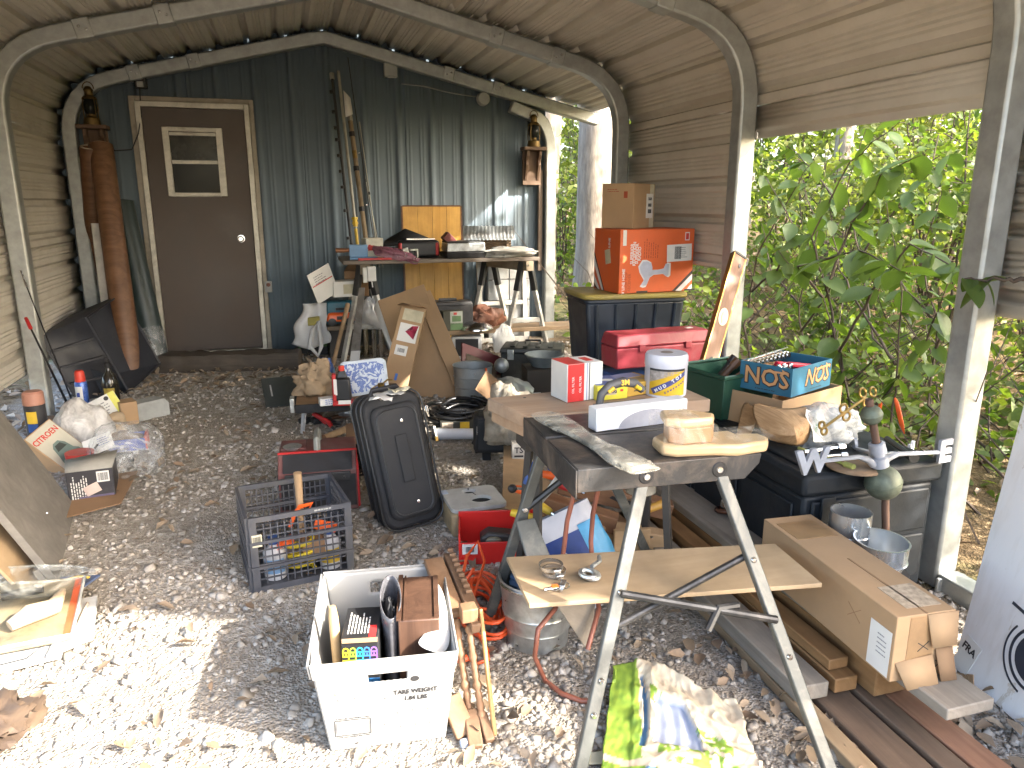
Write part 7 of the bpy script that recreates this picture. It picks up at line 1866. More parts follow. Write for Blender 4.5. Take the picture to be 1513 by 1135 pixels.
# white tub / roll
pc = H(986, 583, PZ + .001)
r_ = .0  # from its width in the photo
e = thing('label_tub', 'white tub with a blue and yellow wrap-round label at the right of the planks', 'tub', pc + Vector((.0, .02, .001)))
rw_ = .078
lathed('tub_body', [(0, 0), (rw_, 0), (rw_ * 1.01, .01), (rw_ * 1.01, .11), (rw_ * 1.03, .113), (rw_ * 1.03, .148), (rw_ * .96, .157), (0, .158)], mat('tub_white', (.56, .57, .64), .4, var=.04), e, 36)
lathed('lid_ring', [(0, .0015), (.02, .0015), (.024, 0)], mat('lid_brown', (.25, .22, .2), .6), e, 20, tr(0, 0, .158))
def wrap(nm, pts, m_, off):  # shape on the tub wall: (angle in degrees, height)
    B = MB(); fine = []
    n_ = len(pts); vs = []
    U = 12
    (a0, z0), (a1, z1), (a2, z2), (a3, z3) = pts
    def fn(u, v):
        a = (a0 * (1 - u) + a1 * u) * (1 - v) + (a3 * (1 - u) + a2 * u) * v; z = (z0 * (1 - u) + z1 * u) * (1 - v) + (z3 * (1 - u) + z2 * u) * v
        rr_ = rw_ * 1.012 + off; return (rr_ * math.cos(R(a)), rr_ * math.sin(R(a)), z)
    B.grid(fn, U, 4); B.build(nm, m_, e, smooth=60)
LBY = mat('label_yellow', (.6, .38, .02), .45, bmp=0); LBB = mat('label_navy', (.05, .06, .2), .45, bmp=0)
wrap('label_yellow', [(-165, .008), (-60, .008), (-60, .1), (-165, .1)], LBY, .0003); wrap('label_grey', [(-165, .055), (-125, .075), (-70, .1), (-165, .1)], mat('label_greyish', (.32, .29, .27), .5, var=.4, scale=60, bmp=0), .0007)
wrap('label_navy', [(-165, .012), (-130, .03), (-60, .1), (-62, .075)] if False else [(-150, .012), (-60, .082), (-60, .1), (-160, .03)], LBB, .0011); wrap('label_band', [(-165, .1), (-60, .1), (-60, .108), (-165, .108)], INK, .0009)
for k, ch in enumerate('MUD TOP'):
    if ch == ' ': continue
    a = -142 + k * 11; z = .027 + k * .0095
    words(e, ch, WP, Matrix.Rotation(R(a), 4, 'Z') @ tr(rw_ * 1.012 + .0016, 0, z, 90, 0, 90) @ Matrix.Rotation(R(38), 4, 'Z'), .017, bold=.0008)
for k, ch in enumerate('COMPOUND'):
    a = -118 + k * 7.5; z = .02 + k * .0055
    words(e, ch, LBB, Matrix.Rotation(R(a), 4, 'Z') @ tr(rw_ * 1.012 + .0008, 0, z, 90, 0, 90) @ Matrix.Rotation(R(38), 4, 'Z'), .009, bold=.0006)
# sanding block handle
P = H(945, 612, .83)
e = thing('sanding_block', 'grey and yellow bow handle lettered 3M standing behind the white box', 'tool', Vector((H(948, 640, BZ).x, H(930, 632, BZ).y + .085, BZ + .062)), R(4))
M_ = 1.1
pts = [(-.085, 0, .0), (-.078, 0, .035), (-.05, 0, .06), (0, 0, .07), (.045, 0, .06), (.075, 0, .035)]
MB().tube(pts, [.012, .014, .015, .016, .015, .013], 10).build('bow', mat('handle_grey2', (.07, .07, .075), .5), e, smooth=60)
for s_ in (-1, 1): MB().tube([(s_ * .04, -.013, .055), (s_ * .06, -.013, .042)], [.008, .007], 8).build('yellow_inset', LBY, e, smooth=60)
words(e, '3M', LBY, tr(.0, -.0175, .07, 80), .024, bold=.001)
MB().box(-.1, .1, -.02, .02, -.03, 0).build('sole', mat('handle_grey2', (0, 0, 0)), e, bevel=.004)
# white polystyrene box
pa, pb = H(880, 640, BZ), H(1014, 622, BZ)
d = pb - pa; S_ = (d.length * 1.0, .055, .075)
e = carton('white_box', 'long white box standing on edge along the middle of the workbench', 'box', pa.lerp(pb, .5) + Vector((0, .03, .001)), math.atan2(d.y, d.x), S_, mat('white_foam', (.62, .63, .66), .5, var=.04), part='box_body', bevel=.004)
MB().prism([( .02 + .11 * math.cos(t), -.0375 + .055 * math.sin(t)) for t in [math.pi * k / 20 for k in range(21)]], 0, .0006, face_m(S_, 'front', 0, 0)).build('printed_arc', mat('arc_grey', (.3, .31, .36), .5, bmp=0), e, smooth=0)
MB().box(-S_[0] / 2 + .001, S_[0] / 2 - .001, -.001, .001, S_[2] * .82, S_[2] * .83, tr(0, -S_[1] / 2 - .0003)).build('lid_line', PLG, e)
# bagged metal bar
a, b = H(812, 618, BZ + .012), H(945, 692, BZ + .012)
d = b - a; L = d.length
e = thing('bagged_bar', 'flat metal bar wrapped in a clear plastic sleeve on the left of the workbench', 'bar', a, math.atan2(d.y, d.x))
MB().box(.02, L, -.026, .026, -.008, .008).build('bar', mat('bar_grey', (.2, .2, .18), .35, .6), e, bevel=.003)
B = MB().grid(lambda u, v: (-.06 + (L + .09) * u, (.042 + .012 * math.sin(u * 9)) * math.cos(2 * math.pi * v), (.0135 + .007 * noise.noise(Vector((u * 12, v * 5, 2)))) * math.sin(2 * math.pi * v) * (1 if .06 < u < .94 else .35) + .002), 40, 16)
B.build('sleeve', clear_plastic('sleeve_plastic', (.6, .58, .5), .3, .12), e, smooth=70)
# wrapped wooden shape
a = H(1042, 665, BZ)
e = thing('wrapped_wood_carving', 'pale wooden ship-like block shrink-wrapped in plastic at the right end of the workbench', 'wooden block', a + Vector((.0, .0, .001)), math.atan2(ex.y, ex.x) + R(-4))
MAP = wood('maple', (.46, .32, .17), (.58, .43, .26), 0, 16, .4)
low = [(-.135, -.03), (-.1, -.05), (.0, -.055), (.06, -.07), (.1, -.06), (.15, -.05), (.17, -.02), (.16, .02), (.1, .03), (.09, .06), (.05, .055), (.0, .075), (-.1, .07), (-.135, .04)]
MB().prism(low, 0, .026).build('lower_board', MAP, e, bevel=.008)
upb = [(-.115, -.02), (-.08, -.045), (.0, -.035), (.02, .0), (-.04, .05), (-.1, .05)]
MB().prism(upb, .026, .062).build('middle_block', mat('block_reddish', (.36, .2, .1), .5), e, bevel=.004); MB().prism([(x * 1.08 - .002, y * 1.12) for x, y in upb], .062, .082).build('upper_board', MAP, e, bevel=.007)
B = MB().grid(lambda u, v: ((-.14 + .32 * u), (-.075 + .15 * v) * (1 - .15 * u), .031 + (.056 if u < .5 and .15 < v < .9 else .0) * max(0, 1 - 2.2 * max(0, u - .28)) + .004 * noise.noise(Vector((u * 14, v * 14, 1)))), 40, 20)
B.build('shrink_wrap', clear_plastic('shrink', (.8, .75, .66), .12, .08), e, smooth=70)
e.scale = (1.1, 1.1, 1.35)
# ---- lower plywood shelf
SZ = .385
a, b, c, d = H(748, 823, SZ), H(782, 893, SZ), H(1215, 862, SZ), H(1145, 803, SZ)
e = thing('plywood_shelf', 'thin pale plywood board resting on the workbench braces as a shelf', 'shelf', a)
quad_board('board', [b - a, c - a, d - a, Vector()], .014, wood('birch_ply', (.34, .24, .14), (.43, .32, .2), 0, 8, .6, bmp=.12), e, bevel=.002)
CLAMP = mat('clamp_steel', (.55, .55, .54), .25, .95)
for k, (x, y, L) in enumerate(((814, 838, 'large steel hose clamp on the plywood shelf, upper of two'), (818, 846, 'large steel hose clamp on the plywood shelf, lower of two'))):
    e = thing('hose_clamp', L, 'hose clamp', H(x, y, SZ + .004 + .02 * (1 - k)), 0, 'hose clamps on the shelf'); MB().lathe([(.036, 0), (.038, 0), (.038, .011), (.036, .011), (.036, 0)], 36).build('band', CLAMP, e); MB().box(-.012, .012, -.008, .008, -.001, .014, tr(.004, -.042, 0)).build('screw_housing', STEEL, e, bevel=.002)
e = thing('shackle', 'bright galvanised hook and chain link on the plywood shelf', 'shackle', H(873, 850, SZ + .01), R(10))
MB().tube([(.022 * math.cos(t), .03 * math.sin(t), .002) for t in [k * .4 for k in range(16)]], .0075, 8, True).build('link', GALV, e); MB().tube([(-.018 + .02 * math.cos(t), -.01 + .026 * math.sin(t), .014) for t in [k * .45 for k in range(14)]], .0075, 8, True).build('link', GALV, e); MB().tube([(.01, .012, .02), (.03, .02, .022), (.05, .028, .024), (.058, .045, .03)], .007, 8).build('hook', GALV, e)
for k, (x, y, rz, L) in enumerate(((818, 869, 0, 'small steel clip with an orange tag at the front of the plywood shelf'), (832, 866, 60, 'small steel spring pin right of the orange tag'))):
    e = thing('quick_pin', L, 'pin', H(x, y, SZ + .008), R(rz), 'pins on the shelf'); MB().tube([(-.03, 0, 0), (.03, 0, 0)], .005, 8).build('pin', STEEL, e); MB().tube([(.02 * math.cos(t), -.006 + .012 * math.sin(t), .002) for t in [k_ * .52 for k_ in range(12)]], .0018, 5, True).build('ring', STEEL, e)
    if k == 0: MB().box(-.006, .014, -.008, .007, .004, .008).build('tag', ORANGE, e)
    else: MB().box(-.02, .02, -.008, .008, .003, .012).build('clip', CLAMP, e, bevel=.002)

# ---- behind and below the bench
e = thing('paving_block', 'white-topped concrete mould block with two round holes', 'block', G(705, 795) + Vector((.02, .15, 0)), R(2))
bw2, bd2, bh2 = .27, .26, .12
MB().box(-bw2 / 2, bw2 / 2, -bd2 / 2, bd2 / 2, 0, bh2).build('tan_body', mat('tan_foam', (.3, .22, .12), .9, var=.3, scale=14, bmp=.5, dirt=(.16, .14, .12), dirt_amt=.4), e, bevel=.02)
WT = mat('plaster_white', (.46, .45, .42), .7, var=.15, scale=8, dirt=(.2, .17, .13), dirt_amt=.4)
def holed(holes, w_, d_, z0, z1):
    # plate with round holes: polar strips between hole rings and plate halves
    bm = bmesh.new(); B = MB(); N = 40
    rows = 48
    return B
bmx = bmesh.new()
outer = rr(bw2 / 2 - .004, bd2 / 2 - .004, .03, 5)
ov = [bmx.verts.new((x, y, 0)) for x, y in outer]; oe = [bmx.edges.new((ov[k], ov[(k + 1) % len(ov)])) for k in range(len(ov))]
allE = list(oe)
for cx_, cy_, r2 in ((.0, .075, .034), (.03, -.03, .05)):
    hv = [bmx.verts.new((cx_ + r2 * math.cos(t), cy_ + r2 * math.sin(t) * .85, 0)) for t in [2 * math.pi * k / 26 for k in range(26)]]
    allE += [bmx.edges.new((hv[k], hv[(k + 1) % 26])) for k in range(26)]
bmesh.ops.triangle_fill(bmx, use_beauty=True, edges=allE)
ext = bmesh.ops.extrude_face_region(bmx, geom=bmx.faces[:]); 
for v_ in ext['geom']:
    if isinstance(v_, bmesh.types.BMVert): v_.co.z += .018
bmesh.ops.recalc_face_normals(bmx, faces=bmx.faces)
me = bpy.data.meshes.new('top_plate'); bmx.to_mesh(me); bmx.free(); me.materials.append(WT)
o = bpy.data.objects.new('top_plate', me); COL.objects.link(o); o.parent = e; o.location = (0, 0, bh2 + .001)
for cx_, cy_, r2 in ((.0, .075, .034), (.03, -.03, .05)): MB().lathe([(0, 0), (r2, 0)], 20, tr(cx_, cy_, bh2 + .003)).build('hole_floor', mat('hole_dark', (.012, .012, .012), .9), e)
MB().tube([(.005, .11, bh2 + .0195), (.0, .09, bh2 + .0195)], .003, 4).build('crack', INK, e); MB().tube([(.01, .04, bh2 + .0195), (.018, .02, bh2 + .0195)], .0025, 4).build('crack', INK, e); MB().box(-.134, -.1, .07, .12, bh2 - .02, bh2 + .022).build('blue_tape', mat('pale_blue_tape', (.4, .46, .56), .6), e, bevel=.004)
# red tray and orange cord
c, rz, w = place((690, 840), (775, 838), .22)
e = thing('red_tray', 'bright red metal tray on edge behind the bench leg, holding a dark sander', 'tray', c + Vector((.02, .02, 0)), rz)
RT = mat('bright_tray_red', (.62, .025, .02), .35, var=.1)
B = MB().box(-.17, .17, -.1, -.092, .0, .1).box(-.17, .17, .092, .1, 0, .16).box(-.17, -.162, -.092, .092, 0, .14).box(.162, .17, -.092, .092, 0, .14).box(-.162, .162, -.092, .092, 0, .008)
B.build('tray_body', RT, e, bevel=.003); MB().box(-.155, -.09, -.104, -.1, .05, .095).build('white_label', PAPER, e); barcode(e, INK, tr(-.122, -.1042, .072, 90), .035, .025)
MB().prism([(-.09, .0), (.12, .0), (.13, .03), (.05, .06), (-.06, .075), (-.1, .05)], -.04, .04, tr(.02, .0, .04, 90)).build('sander', mat('sander_dark', (.045, .04, .036), .5), e, bevel=.012); MB().ball((-.02, -.045, .08), (.035, .012, .02), 14).build('sander_plate', mat('olive_grey', (.2, .18, .12), .5), e)
P = G(720, 920)
e = thing('extension_cord', 'tangled coil of orange extension cord on the gravel beside the red tray', 'cord', P)
pts = []; r0 = random.Random(5)
ph = [r0.uniform(0, 6) for _ in range(6)]
for k in range(620):
    t_ = k * .12
    a = t_ + .5 * math.sin(t_ * .23 + ph[0]); q_ = .75 + .25 * math.sin(t_ * .37 + ph[1])
    pts.append(((.075 + .03 * math.sin(t_ * .11)) * q_ * math.cos(a), (.2 + .04 * math.sin(t_ * .17 + ph[2])) * q_ * math.sin(a) + .06, .012 + .045 * (.5 + .5 * math.sin(t_ * .53 + ph[3])) + .05 * (k / 620)))
CO = mat('cord_orange', (.75, .1, .025), .45, var=.1)
MB().tube(pts, .0062, 6).build('cord', CO, e, smooth=60)
q = lambda x, y, z: G(x, y, z) - e.location
MB().tube([q(700, 840, .14), q(688, 860, .08), q(692, 905, .06), q(705, 935, .03), q(720, 960, .015), q(722, 975, .012), q(705, 980, .012), q(690, 972, .012)], .0062, 6).build('cord', CO, e, smooth=60)
MB().tube([q(690, 820, .16), q(684, 850, .16), q(700, 880, .1), q(716, 830, .14), q(706, 800, .17), q(690, 822, .15)], .0062, 6).build('cord', CO, e, smooth=60)
MB().tube([q(690, 972, .014), q(676, 975, .014)], [.012, .013], 8).build('plug', CO, e)
# galvanised bucket
P = G(812, 972) + Vector((0, .13, 0))
e = thing('galvanised_bucket', 'galvanised steel bucket on the gravel under the plywood shelf', 'bucket', P)
lathed('bucket', [(0, .012), (.1, .012), (.1, 0), (.108, 0), (.108, .016), (.112, .06), (.117, .064), (.115, .07), (.122, .12), (.127, .124), (.124, .13), (.135, .24), (.14, .246), (.136, .25), (.13, .245), (.104, .02), (0, .018)], GALV, e, 40)
MB().tube([(.138 * math.cos(t), .138 * math.sin(t) * .98, .236) for t in [math.pi * (1.02 + .96 * k / 20) for k in range(21)]], .004, 6).build('bail_handle', STEEL, e)
bag_mesh((.1, .1, .06), 91, .4).build('blue_rag', mat('rag_blue', (.06, .12, .22), .8), e, loc=(0, 0, .19))
# bag of salt
a = G(915, 925); tp = PY(855, 745, 2.5)
e = thing('printed_sack', 'white sack with a blue printed panel slumped behind the workbench legs', 'sack', a + Vector((-.02, .16, 0)), (R(-18), R(-26), R(-14)))
SK = mat('sack_white', (.5, .5, .54), .5, var=.08, bmp=.5, bscale=28)
def sack(k, u0=0, u1=1, v0=0, v1=1, off=0):
    def fn(u, v):
        u = u0 + (u1 - u0) * u; v = v0 + (v1 - v0) * v
        a_ = 2 * math.pi * u; pinch = max(.25, math.sin(math.pi * min(1, max(0, .06 + .88 * v))) ** .35)
        wv = 1 + .05 * noise.noise(Vector((math.cos(a_) * 2, math.sin(a_) * 2, v * 5)))
        ca, sa = math.cos(a_), math.sin(a_)
        return ((.15 + off) * wv * math.copysign(abs(ca) ** .7, ca) * (.92 + .08 * pinch), (.075 * pinch + off) * wv * math.copysign(abs(sa) ** .8, sa), .48 * v)
    return fn
MB().grid(sack(0), 44, 26).build('sack_body', SK, e, smooth=70)
NAVYP = mat('sack_navy', (.02, .04, .17), .4, var=.25, bmp=.2); CYAN = mat('sack_cyan', (.06, .27, .48), .4, var=.2, bmp=.2)
MB().grid(sack(0, .55, .95, .12, .78, .0022), 26, 16).build('blue_panel', NAVYP, e, smooth=70); MB().grid(sack(0, .8, .99, .12, .82, .0042), 16, 16).build('cyan_panel', CYAN, e, smooth=70); MB().grid(sack(0, .55, .95, .06, .12, .0022), 26, 4).build('pale_band', MATS['pale_blue_tape'], e, smooth=70)
words(e, 'Premium', WP, tr(.0, -.088, .07, 90, 0, 0), .03); words(e, 'VITA', WP, tr(-.03, -.088, .3, 90, 0, 0), .018)
e.scale = (1, 1, .8)
# hand planes, wooden bodies
def plane_body(label, P, rot, L, h_, m_):
    e = thing('wooden_plane', label, 'hand plane', P, rot, 'wooden planes under the workbench')
    MB().box(-L / 2, L / 2, -.035, .035, 0, h_).build('stock', m_, e, bevel=.005); MB().prism([(-.06, 0), (-.05, .012), (.03, .01), (.05, -.008), (.0, -.014)], 0, .001, tr(.03, -.0352, h_ * .55, 90)).build('throat', INK, e); MB().tube([(.03, -.03, h_ * .6), (.09, -.045, h_ * .9)], .005, 6).build('wedge_iron', STEEL, e)
    return e
WA, WBB = wood('plane_brown', (.2, .095, .045), (.3, .16, .085), 0, 16), wood('plane_pale', (.42, .27, .14), (.54, .38, .22), 0, 14)
plane_body('reddish wooden plane body, uppermost under the workbench', PY(905, 745, 2.75), (R(4), R(14), R(-18)), .5, .075, WA)
plane_body('reddish wooden plane body lying left, end grain to the front', PY(850, 768, 2.7), (R(4), R(12), R(-30)), .34, .075, WA)
plane_body('pale wooden plane body with a shaped slot, nearest the sack', PY(925, 800, 2.62), (R(4), R(12), R(-12)), .36, .07, WBB)
e = thing('pale_offcut', 'pale rectangular wood offcut leaning on the right rear bench leg', 'offcut', PY(938, 805, 2.5), R(-8)); MB().box(-.09, .06, -.012, .012, -.02, .07).build('offcut', WBB, e, bevel=.003)
e = thing('tool_bed', 'shallow brown crate holding the wooden planes off the gravel', 'crate', Vector((1.17, 2.86, 0)), R(-14)); MB().box(-.28, .3, -.13, .14, 0, .1).build('crate_body', CARD2, e, bevel=.004)
for k, (p, q_, m_, L) in enumerate((((790, 742), (815, 758), YELLOW, 'yellow clamp handle, upper of three left of the workbench leg'), ((755, 757), (800, 768), YELLOW, 'yellow clamp handle, longest of three left of the workbench leg'), ((795, 768), (820, 780), YELLOW, 'yellow clamp handle lowest of three, by the planes'), ((762, 722), (782, 727), ORANGE, 'orange screwdriver handle lying flat by the bench leg'), ((800, 700), (842, 708), ORANGE, 'orange handled pliers behind the bench leg'), ((826, 716), (850, 724), RED, 'short red tool handle under the bench corner'))):
    a, b = PY(p[0], p[1], 2.62 + .03 * k), PY(q_[0], q_[1], 2.56 + .03 * k); e = thing('bar_clamp', L, 'tool', a, 0, 'hand tools left of the workbench'); d = b - a
    MB().tube([Vector(), d * .3, d * .8, d], [.015, .018, .016, .012], 10).build('handle', m_, e, smooth=60); MB().tube([d, d * 1.6], .007, 8).build('shaft', STEEL, e)
e = thing('tin_snips', 'orange and blue handled snips standing up beside the bench corner', 'snips', PY(785, 715, 2.5)); q = lambda x, y: PY(x, y, 2.5) - e.location
MB().tube([q(772, 645), q(778, 660), q(783, 678)], [.008, .012, .01], 8).build('handle', ORANGE, e, smooth=60); MB().tube([q(790, 680), q(782, 700), q(776, 715)], [.01, .013, .01], 8).build('handle', BLUE1, e, smooth=60); MB().tube([q(783, 676), q(800, 700)], .006, 6).build('blade', STEEL, e)
e = thing('chisel', 'steel cold chisel leaning behind the bench leg', 'chisel', PY(800, 745, 2.6)); q = lambda x, y: PY(x, y, 2.6) - e.location; MB().tube([q(798, 742), q(830, 702)], [.012, .02], 6).build('blade', GALV, e)
for k, (x, y, m_, L) in enumerate(((757, 722, BLACK, 'black wing knob on the kraft board'), (815, 690, BLUE1, 'blue plastic tool grip under the bench'), (842, 700, RED, 'red knob under the bench corner'))):
    e = thing('clamp_screw', L, 'knob', PY(x, y, 2.58), 0, 'knobs under the bench'); MB().ball((0, 0, 0), .018, 12).build('knob', m_, e); MB().tube([(0, 0, 0), (.05, .01, -.01)], .006, 6).build('stem', STEEL, e)
# ---- white corrugated plastic bin
FLb, FRb = G(490, 1110), G(657, 1090)
d = FRb - FLb; d.z = 0; w0 = d.length; rz = math.atan2(d.y, d.x)
BH = .3; bd0 = .44
e = thing('postal_tub', 'white corrugated plastic tub with a hand hole, full of odds and ends', 'tub', FLb, rz)
PT = clear_plastic('unused', (.6, .6, .6), .9) and mat('corrugated_white', (.31, .31, .3), .45, var=.08, scale=5, bmp=.15, dirt=(.36, .33, .29), dirt_amt=.22)
tp_ = .035
def tb(x, y, z): # taper
    k = z / BH; cx_, cy_ = w0 / 2, bd0 / 2
    return Vector((cx_ + (x - cx_) * (1 + 2 * tp_ * k / w0 * 1.0), cy_ + (y - cy_) * (1 + 2 * tp_ * k / bd0), z))
def wallgrid(pts_fn, holes=None, nu=32, nv=24, nm='wall'):
    vs = [tuple(pts_fn(i / nu, j / nv)) for j in range(nv + 1) for i in range(nu + 1)]
    fs = [(j * (nu + 1) + i, j * (nu + 1) + i + 1, (j + 1) * (nu + 1) + i + 1, (j + 1) * (nu + 1) + i) for j in range(nv) for i in range(nu) if not (holes and holes((i + .5) / nu, (j + .5) / nv))]
    return MB().add(vs, fs).build(nm, PT, e, solid=.004, smooth=60)
hole = lambda u, v: (.37 < u < .66 and .76 < v < .89)
wallgrid(lambda u, v: tb(w0 * u, .0012 * math.sin(u * 260), BH * v), hole, 64, 40, 'front_wall'); wallgrid(lambda u, v: tb(w0 * u, bd0, BH * v), hole, 32, 24, 'back_wall'); wallgrid(lambda u, v: tb(0, bd0 * u, BH * v) + Vector((-.01 * math.sin(u * 3) * v, 0, 0)), None, nm='side_wall'); wallgrid(lambda u, v: tb(w0, bd0 * u, BH * v), None, nm='side_wall')
MB().box(.004, w0 - .004, .004, bd0 - .004, .006, .012).build('floor', PT, e)
for (p, q_) in (((-.004, -.006), (w0 + .004, -.006)), ((-.004, bd0 + .006), (w0 + .004, bd0 + .006)), ((-.006, 0), (-.006, bd0)), ((w0 + .006, 0), (w0 + .006, bd0))):
    a, b = tb(p[0], p[1], BH - .045), tb(q_[0], q_[1], BH - .045); a2, b2 = tb(p[0], p[1], BH + .004), tb(q_[0], q_[1], BH + .004)
    quad_board('folded_rim', [a, b, b2, a2], .006, PT, e, bevel=.002)
fm = Matrix((Vector((1, 0, 0)), (tb(w0 / 2, 0, BH) - tb(w0 / 2, 0, 0)).normalized(), Vector((0, -1, 0)))).transposed().to_4x4()
def FM(x, z, off=.0034): m_ = fm.copy(); p = tb(w0 / 2, 0, z); m_.translation = Vector((x, p.y - off, z)); return m_
words(e, 'TARE WEIGHT', INK, FM(w0 * .75, .183), .0185, bold=.0008); words(e, '1.84 LBS', INK, FM(w0 * .75, .16), .0185, bold=.0008)
MB().prism(ell(.012, .009, 20), 0, .001, FM(w0 * .75, .226)).build('round_hole', INK, e)
fx, fz, fw_, fh = w0 * .2, .08, .1, .055
for a in ((-fw_ / 2, fw_ / 2, fh / 2 - .002, fh / 2), (-fw_ / 2, fw_ / 2, -fh / 2, -fh / 2 + .002), (-fw_ / 2, -fw_ / 2 + .002, -fh / 2 + .002, fh / 2 - .002), (fw_ / 2 - .002, fw_ / 2, -fh / 2 + .002, fh / 2 - .002)): MB().box(a[0], a[1], a[2], a[3], 0, .0008, FM(fx, fz)).build('label_frame', INK, e, smooth=0)
MB().box(-.042, .042, -.018, .02, 0, .0015, FM(fx, fz)).build('worn_label', mat('worn_white', (.45, .44, .47), .8, var=.4, scale=90), e, smooth=0); words(e, 'PLACE LABEL HOLDER RIGHT HERE', INK, FM(fx, fz + .032), .0058); words(e, 'PLACE LABEL HOLDER RIGHT HERE', INK, FM(fx, fz - .033), .0058)
B = MB()
for (x, z) in [(.1, .2), (.24, .205), (.12, .18), (.26, .183), (.38, .185), (.62, .115), (.75, .12), (.88, .12), (.64, .065), (.77, .068), (.9, .068), (.52, .17), (.5, .08), (.53, .03)]: B.ball((0, 0, 0), (.011, .006, .0022), 12, FM(w0 * x, z, .0045))
tag(B.build('moulded_dimples', PT, e, smooth=70), kind='stuff')
Mt = Matrix.Translation(FLb) @ Matrix.Rotation(rz, 4, 'Z')
inT = lambda x, y, z: Mt @ Vector((x, y, z))
e = thing('wooden_stick', 'turned pale wooden handle standing in the left of the white tub', 'handle', inT(.03, .12, .014)); MB().tube([(0, 0, 0), (-.005, .02, .15), (-.012, .04, .31), (-.013, .042, .345)], [.015, .017, .014, .01], 12).build('handle', wood('stick_pale', (.42, .27, .12), (.55, .38, .2), 2, 20), e, smooth=60)
S_ = (.105, .17, .28)
e = carton('speaker_box', 'black carton printed with rainbow letters in the white tub', 'box', inT(.095, .17, .014), rz + R(-4), S_, mat('black_card2', (.02, .02, .022), .5))
for k, c_ in enumerate(((.6, .52, .03), (.3, .55, .05), (.03, .35, .6), (.05, .2, .6), (.25, .12, .5))):
    m_ = mat('neon%d' % k, c_, .5, var=.1, bmp=0); x = -.38 + .19 * k
    words(e, 'LED', m_, face_m(S_, 'front', x, .32, 90, .0003), .026, bold=.0008)
    for j in range(3): decal(e, 'neon_bar', m_, S_, 'front', x, .16 - .03 * j, .017, .0035)
decal(e, 'blue_base', mat('box_blue', (.04, .2, .5), .5), S_, 'front', 0, -.2, .104, .13)
lines(e, 'white_text', WHITE, face_m(S_, 'top', -.36, .0), 7, .12, .0095, .004, 17, True); decal(e, 'red_word', RP, S_, 'top', .33, -.3, .02, .06); MB().box(-.05, .05, -.0885, -.0855, .268, .281).build('cut_edge', CARD, e)
e = thing('grey_sleeve', 'black cloth in a grey plastic sleeve standing upright in the white tub', 'bag', inT(.18, .2, .014), rz)
B = MB().grid(lambda u, v: (.028 * math.cos(2 * math.pi * u) * (1 + .1 * math.sin(v * 8)), .095 * math.sin(2 * math.pi * u), .34 * v + .02 * math.sin(2 * math.pi * u) * v), 24, 16); B.build('sleeve', mat('grey_film', (.09, .09, .1), .18, var=.4, scale=22, bmp=.7, bscale=20), e, solid=.003, smooth=70)
bag_mesh((.026, .08, .2), 95, .2, 24).build('black_cloth', NYL, e, loc=(0, 0, .02))
e = thing('wooden_case', 'dark brown wooden case standing in the white tub', 'case', inT(.265, .22, .014), rz + R(-3))
DW = wood('case_walnut', (.05, .025, .016), (.1, .052, .032), 2, 18, .5)
MB().box(-.06, .06, -.13, .13, 0, .318).build('case', DW, e, bevel=.004); MB().box(-.064, -.05, -.131, .131, .319, .326).build('edge_strip', DW, e); MB().box(-.045, -.04, -.131, .131, .3185, .322).build('groove_strip', DW, e); MB().box(.045, .06, -.12, .12, .319, .323).build('edge_strip', DW, e)
rows = [[inT(.3, .36, .31), inT(.33, .33, .32), inT(.345, .3, .3)], [inT(.315, .22, .33), inT(.335, .2, .325), inT(.352, .19, .29)], [inT(.29, .09, .29), inT(.325, .1, .31), inT(.352, .09, .29)], [inT(.235, .075, .27), inT(.28, .03, .26), inT(.34, .02, .25)]]
sheet3('white_cloth', rows, mat('cotton_white', (.55, .54, .51), .8, bmp=.2), 'white cloth hanging over the right side of the white tub', 'cloth', 2)
o = bag_mesh((.03, .03, .02), 97, .4, 20).build('red_scrap', ORANGE); o.location = inT(.15, .34, .03); tag(o, 'red scrap at the back of the white tub', 'scrap')
# ---- folding wooden chair frame leaning on the tub
e = thing('broken_chair', 'old brown wooden chair frame with turned spindles leaning against the white tub', 'chair frame', G(695, 1100))
q = lambda x, y, z: H(x, y, z) - e.location
FW = wood('frame_brown', (.17, .09, .045), (.27, .16, .09), 2, 16); FW2 = wood('frame_dark', (.12, .065, .035), (.2, .12, .07), 2, 16)
P1_, P2_ = PY(640, 830, 2.32) - e.location, PY(690, 905, 1.98) - e.location
def bar(a, b, w_, t_, nm, m_, wd=Vector((1, 0, 0))):
    d = (b - a); L = d.length; d = d.normalized(); x = (wd - d * wd.dot(d)).normalized(); y = d.cross(x); M = Matrix((x, y, d)).transposed().to_4x4(); M.translation = a
    return MB().box(-w_ / 2, w_ / 2, -t_ / 2, t_ / 2, 0, L, M).build(nm, m_, e, bevel=.004)
bar(PY(640, 828, 2.3) - e.location, PY(672, 910, 2.02) - e.location, .065, .024, 'side_rail', FW)
bar(PY(663, 822, 2.33) - e.location, PY(700, 905, 2.0) - e.location, .04, .03, 'toothed_rail', FW2)
for k in range(9):
    t_ = k / 9; p = (PY(663, 820, 2.33) - e.location).lerp(PY(694, 890, 2.04) - e.location, t_); MB().cbox(p + Vector((.006, 0, .018)), (.02, .012, .012)).build('tooth', FW2, e, bevel=.002)
MB().cbox(PY(692, 905, 1.98) - e.location, (.05, .05, .045)).build('corner_block', FW, e, bevel=.004); MB().cbox(PY(702, 925, 1.96) - e.location, (.03, .035, .03)).build('peg_block', FW2, e, bevel=.004)
def spindle(a, b, nm='spindle'):
    n_ = 28; pts = [a.lerp(b, k / n_) for k in range(n_ + 1)]; rr2 = [.008 + .004 * abs(math.sin(k * 1.1)) + (.003 if k % 9 < 2 else 0) for k in range(n_ + 1)]; MB().tube(pts, rr2, 10).build(nm, FW, e, smooth=60)
